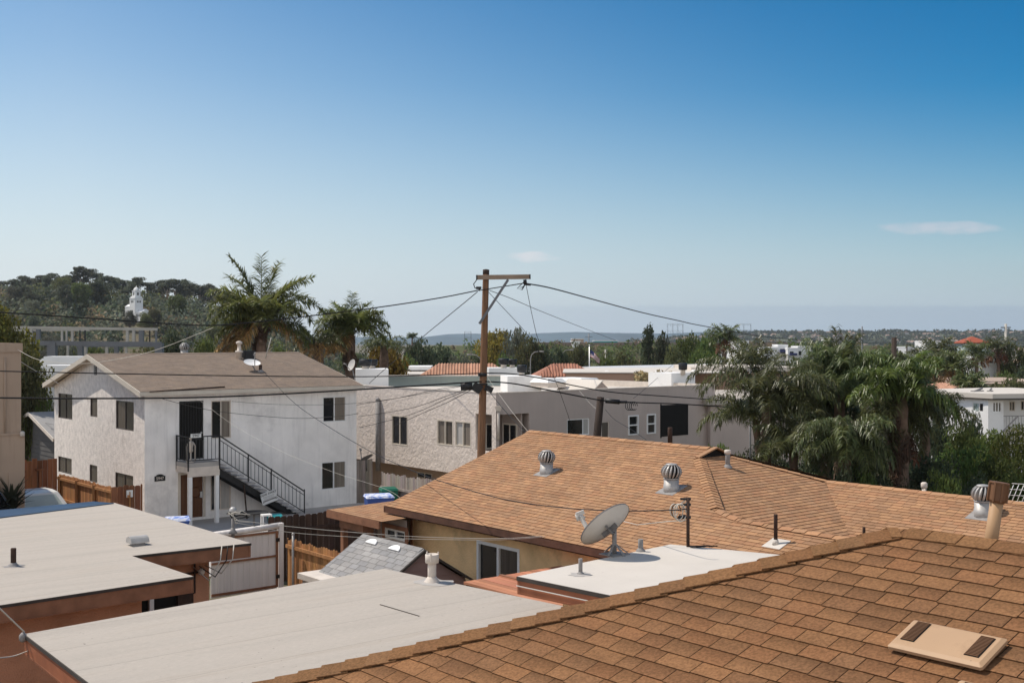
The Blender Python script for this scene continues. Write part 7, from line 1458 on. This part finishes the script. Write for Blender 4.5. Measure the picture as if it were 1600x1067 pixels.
wL = [rectV(LFr, 0, 1519, 628, 1537, 644)]
wallgrid(mb, LFr, 'v', 0, -3, LL, gA, zA_, wL, 1, .1)
wallgrid(mb, AF, 'v', 1.3, rec_u, 6, gA, zA_, [rectV(AF, 1.3, 1577, 627, 1586, 642), rectV(AF, 1.3, 1595, 626, 1606, 641)], 1, .1); mb.face([AF.P(rec_u, 0, gA), AF.P(rec_u, 1.3, gA), AF.P(rec_u, 1.3, zA_), AF.P(rec_u, 0, zA_)])
part('wall', mb, M['whiteb'], t)
window(AF, 'v', 0, wA[0], t, 1, .04, .05, 'white', ('glass_brown', 'glass_drape', 'glass_brown')); window(LFr, 'v', 0, wL[0], t, 1, .04, .05, 'white', ('greenb', 'glass'), split=[.6])
window(AF, 'v', 1.3, rectV(AF, 1.3, 1577, 627, 1586, 642), t, 1, .04, .05, 'cream', ('glass_brown', 'glass')); window(AF, 'v', 1.3, rectV(AF, 1.3, 1595, 626, 1606, 641), t, 1, .04, .05, 'cream', ('glass', 'glass'))
mb = MB(); P6 = [LFr.P(-3, -.35, 0), AF.P(0, -.35, 0), AF.P(6, -.35, 0), AF.P(6, 6, 0), LFr.P(-3, 6, 0)]; mb.prism([Vector((p.x, p.y, zA_+.01)) for p in P6], Zv*.28); rfw = part('roof', mb, M['roll_white'], t)
mb = MB(); 
for a, b in zip(P6[:2], P6[1:3]): o_ = Vector((0, -.02, 0)); mb.bar(Vector((a.x, a.y, zA_+.02))+o_, Vector((b.x, b.y, zA_+.02))+o_, .05, .07)
part('eave_edge', mb, M['edge_dark'], rfw)
mb = MB(); mb.box(AF, rec_u+.02, 6, .0, 1.29, zA_-1.75, zA_-1.62); part('balcony', mb, M['offwhite'], t)
mb = MB(); mb.bar(AF.P(rec_u, .02, zA_-.85), AF.P(6, .02, zA_-.85), .04, .04)
for k in range(30): x = rec_u+(6-rec_u)*k/29; mb.bar(AF.P(x, .02, zA_-1.62), AF.P(x, .02, zA_-.85), .015, .015)
mb.bar(AF.P(rec_u+.6, -.3, zA_-.85), AF.P(rec_u-1.0, -.3, zA_-2.2), .05, .05); part('balcony_rail', mb, M['lead'], t)
mb = MB()
for k in range(9): mb.box(AF, rec_u+.55-.2*k-.24, rec_u+.55-.2*k, -.75, -.05, zA_-1.7-.17*k-.06, zA_-1.7-.17*k)
part('stair', mb, M['tread'], t)
for k, (px, w) in enumerate(((1527, .5), (1547, .15))):
    p = W(px, 613.5, 60.5); mb = MB(); mb.box(Fr(p), -w, w, -.1, .1, p.z-.05, p.z+.12); mb.tube([p-U*w+Zv*.05, p+U*w+Zv*.22], .05, 6); single('roof_unit', mb, M['lead'], ('long grey duct lying on the white apartment roof' if k == 0 else 'small dark vent on the white apartment roof'), 'roof vent')
# freeway and its wall
mb = MB(); p0, p1 = W(838, 541, 420), W(1250, 541, 420); 
mb.hexa([(x, y, CZ-k/F*420) for k in (11, 5) for x, y in ((p0.x, 420), (p1.x, 420), (p1.x, 423), (p0.x, 423))]); single('freeway_wall', mb, mat('wall_far', (.22, .165, .14), .9, .2, .05), 'long dark brown sound wall across the valley', 'wall')
mb = MB(); mb.hexa([(p0.x-10, 330, -2.2), (p1.x*.6, 330, -2.2), (p1.x*.6, 340, -2.2), (p0.x-10, 340, -2.2), (p0.x-10, 330, -1.2), (p1.x*.6, 330, -1.2), (p1.x*.6, 340, -1.2), (p0.x-10, 340, -1.2)]); 
for k in range(10): x = p0.x-8+k*(p1.x*.6-p0.x+8)/9.5; mb.hexa([(x, 333, -10), (x+2, 333, -10), (x+2, 336, -10), (x, 336, -10), (x, 333, -2.2), (x+2, 333, -2.2), (x+2, 336, -2.2), (x, 336, -2.2)])
o = single('freeway', mb, M['concrete'], None, None); o['kind'] = 'structure'
for x0, x1, y0, m_, lb in ((895, 912, 530, 'beigeb', 'far beige block with white base beside the dark round tree'), (930, 965, 533, 'teal', 'far teal roofed building on the valley floor'), (895, 906, 534, 'whiteb', 'far small white block under the beige block')): house('far_block', lb, 'building', x0, x1, y0, 520 if m_ != 'whiteb' else 410, 14, m_, math.radians(0), 'flat', 'whiteb')
mb = MB(); za = CZ-10.5/F*420; xs_ = [p0.x-40+(p1.x-p0.x+90)*i/20 for i in range(21)]
for i in range(20):
    for (y0, z0), (y1, z1) in (((340, -10.2), (375, -7)), ((375, -7), (412, za)), ((412, za), (450, za)), ((450, za), (470, -10.2))):
        mb.face([(xs_[i], y0, z0), (xs_[i+1], y0, z0), (xs_[i+1], y1, z1), (xs_[i], y1, z1)], smooth=True)
struct('embankment', mb, mat('green_bank', (.075, .085, .035), 1, .3, .05, c2=(.13, .105, .06), c2thr=.6))
rng = np.random.default_rng(77); bl = []
for i in range(900):
    x = rng.uniform(p0.x-30, p1.x+30); y = rng.uniform(335, 412); zz_ = -10.2+(y-340)/72*(za+10.2); r = rng.uniform(1.0, 2.6); bl.append((x, y, zz_+r*.5, r, r, r*.8, 34, rng.uniform(.6, 1.35)))
v, f, c = leafcloud(rng, bl, .8, .7); mi = np.repeat(rng.choice(4, size=len(bl)), [int(b[6]) for b in bl]); o = np_obj('embankment_shrubs', v, f, c, [LM['olive'], LM['mid'], LM['bright'], LM['brown']], mi); o['kind'] = 'stuff'; o['label'] = 'mixed low shrubs covering the freeway embankment'; o['category'] = 'shrubs'
# towers
def lattice_tower(label, x0, x1, y0, y1, d, legs=2, levels=3, bars=(.0,), wide=True):
    p = W((x0+x1)/2, y1, d); t = thing('lattice_tower', label, 'pylon', Vector((p.x, p.y, gz(p.x, p.y)))); w = (x1-x0)/F*d; zt = CZ-(y0-HY)/F*d; zb_ = p.z; mb = MB(); r = max(.10, .55/F*d)*.55; gr_ = gz(p.x, p.y)
    for k in range(legs):
        x = -w/2+w*k/(legs-1)
        for o_ in (-.35, .35): mb.bar((p.x+x+o_*w*.12, d, gr_), (p.x+x+o_*w*.08, d, zt), r*.7, r*.7)
        n = 7
        for j in range(n): za, zb2 = gr_+(zt-gr_)*j/n, gr_+(zt-gr_)*(j+1)/n; s_ = 1 if j % 2 else -1; mb.bar((p.x+x-s_*.35*w*.11, d, za), (p.x+x+s_*.35*w*.1, d, zb2), r*.45, r*.45)
    part('legs', mb, M['steel'], t); mb = MB()
    for j in range(levels):
        z = zt-(zt-zb_)*.36*j
        mb.bar((p.x-w*.56, d, z), (p.x+w*.56, d, z), r*.7, r*.7); mb.bar((p.x-w*.52, d, z-.35), (p.x+w*.52, d, z-.35), r*.5, r*.5)
        for k in range(8): x = -w/2+w*k/8; mb.bar((p.x+x, d, z), (p.x+x+w/8, d, z-.35), r*.4, r*.4)
        for k in range(6): x = -w*.5+w*k/5; mb.bar((p.x+x, d, z-.35), (p.x+x, d, z-.9), r*.6, r*.6)
    part('cross_beams', mb, M['steel'], t)
lattice_tower('small dark lattice gantry over the trees beside the utility pole', 726, 736, 518, 540, 330, 2, 2)
lattice_tower('wide lattice gantry tower with three cross beams above the green trees', 1043, 1067, 506, 535, 360, 4, 3)
lattice_tower('thin pale lattice gantry farther along the horizon', 1151, 1173, 506, 532, 480, 3, 2)
lattice_tower('long low lattice gantry beside the tall crossarm pole', 1538, 1573, 514.5, 532, 300, 5, 2)
def cross_pole(label, px, y0, d, w, m='pole', arms=((0.02, 10), (.5, 7))):
    a = W(px, y0, d); g_ = Vector((a.x, a.y, gz(a.x, a.y)-.3)); t = thing('power_pole', label, 'utility pole', g_); mb = MB(); mb.tube([g_, a], [w*1.2, w], 8); part('pole', mb, M[m], t); mb = MB()
    for f, hw in arms: p = a-Zv*(1+f*3); h = hw/F*d; mb.bar(p-Vector((h, 0, 0)), p+Vector((h, 0, 0)), w*.9, w*.9); 
    part('crossarm', mb, M['steel'], t)
cross_pole('pale tall pole with crossarms by the tile roof tower', 1571.5, 506, 175, .19, 'steel_pale', ((-.15, 7.5), (.5, 7)))
cross_pole('thick brown pole top above the palm clump', 1397, 527, 58, .13, 'pole_dark', ()); cross_pole('thin dark pole with short arm before the white townhouses', 1347, 510, 250, .15, 'steel', ((.0, 5),)); cross_pole('thin mast behind the flag', 946, 546, 160, .1, 'steel_pale', ((1.2, 26),)); cross_pole('far slim pole with one arm over the dark round tree', 920, 521, 430, .2, 'steel', ((.1, 6),)); cross_pole('slim mast among palms below the white cube villa', 1417, 537, 150, .09, 'pole_dark', ())
cross_pole('thin grey post standing in the palm clump near the taupe garage', 1172, 570, 47, .04, 'lead', ())
# flag
pf = W(921, 541, 145); g_ = Vector((pf.x, pf.y, gz(pf.x, pf.y))); t = thing('flag', 'striped flag with blue corner hanging from a pole in the valley', 'flag', g_); mb = MB(); mb.tube([g_, pf], [.09, .06], 8); mb.lathe(pf, [(.05, 0), (.12, .08), (.05, .2)], 8); part('flagpole', mb, M['alum'], t)
a = W(922.5, 546, 145); nS, nU = 13, 10; A1 = W(937, 559.5, 145)-a; B1 = W(922, 557, 145)-a; mb = MB()
for i in range(nU):
    for j in range(nS):
        def q_(u, v_): return a+A1*u+B1*v_*(1-.25*u)+Vector((0, .18*math.sin(u*7+v_*2), .06*math.sin(u*6)))
        mb.face([q_(i/nU, j/nS), q_((i+1)/nU, j/nS), q_((i+1)/nU, (j+1)/nS), q_(i/nU, (j+1)/nS)], m=(0 if (i < 4 and j < 7) else 1+(j % 2)))
part('cloth', mb, [M['flagblue'], M['flagred'], M['flagwhite']], t)
# street lamps
for px, py, d, sx, lb in ((829, 560, 130, 1, 'curved grey street lamp beside the black vents'), (752, 566, 120, -1, 'curved street lamp reaching out beside the utility pole'), (878, 556, 150, 1, 'slim street lamp by the red tile roof')):
    p = W(px, py, d); g_ = Vector((p.x, p.y, gz(p.x, p.y))); t = thing('street_lamp', lb, 'street lamp', g_, 'curved street lamps'); mb = MB(); mb.tube([g_, p, p+Vector((sx*.15, 0, .45)), p+Vector((sx*.5, 0, .72)), p+Vector((sx*1.0, 0, .8))], [.09, .06, .055, .05, .045], 8); part('pole', mb, M['lead'], t)
    mb = MB(); e = p+Vector((sx*1.0, 0, .78)); mb.tube([e, e+Vector((sx*.5, 0, -.02))], [.06, .11], 8); part('lamp_head', mb, M['lead'], t)
# wire trellis and white garden pipe by the right edge
t = thing('wire_trellis', 'white wire trellis arch behind the tan wing ridge at the picture edge', 'trellis', Wz(1590, 800, 2.2)); mb = MB(); d = 27.0
for k in range(7): mb.tube([W(1572+k*8, 786, d), W(1584+k*8, 757, d)], .008, 5)
for k in range(4): mb.tube([W(1572+k*3, 782-k*9, d), W(1640+k*3, 786-k*9, d)], .007, 5)
for px in (1574, 1632): mb.tube([W(px, 786, d), W(px, 786, d)-Zv*3.2], .02, 6)
part('lattice', mb, M['white'], t)
p = W(1444, 758, 30); mb = MB(); g_ = Vector((p.x, p.y, 0)); mb.tube([g_, p], .055, 10); mb.lathe(p, [(.06, -.08), (.085, -.05), (.085, .05), (.05, .08)], 10); single('garden_pipe', mb, M['offwhite'], 'short white capped pipe standing before the dark hedge', 'pipe', loc=g_)
# ---------------------------------------------------------------- air
mb = MB(); mb.hexa([(-4500, -30, -12), (4500, -30, -12), (4500, 5600, -12), (-4500, 5600, -12), (-4500, -30, 130), (4500, -30, 130), (4500, 5600, 130), (-4500, 5600, 130)])
hm = bpy.data.materials.new('haze'); hm.use_nodes = True; n = hm.node_tree.nodes; n.remove(n['Principled BSDF']); pv = n.new('ShaderNodeVolumePrincipled'); pv.inputs['Color'].default_value = (.9, .95, 1, 1); pv.inputs['Density'].default_value = .00010; pv.inputs['Anisotropy'].default_value = .3; hm.node_tree.links.new(pv.outputs[0], n['Material Output'].inputs['Volume'])
o = single('haze', mb, hm, None, None, kind='stuff', loc=Vector((0, 0, 0)))
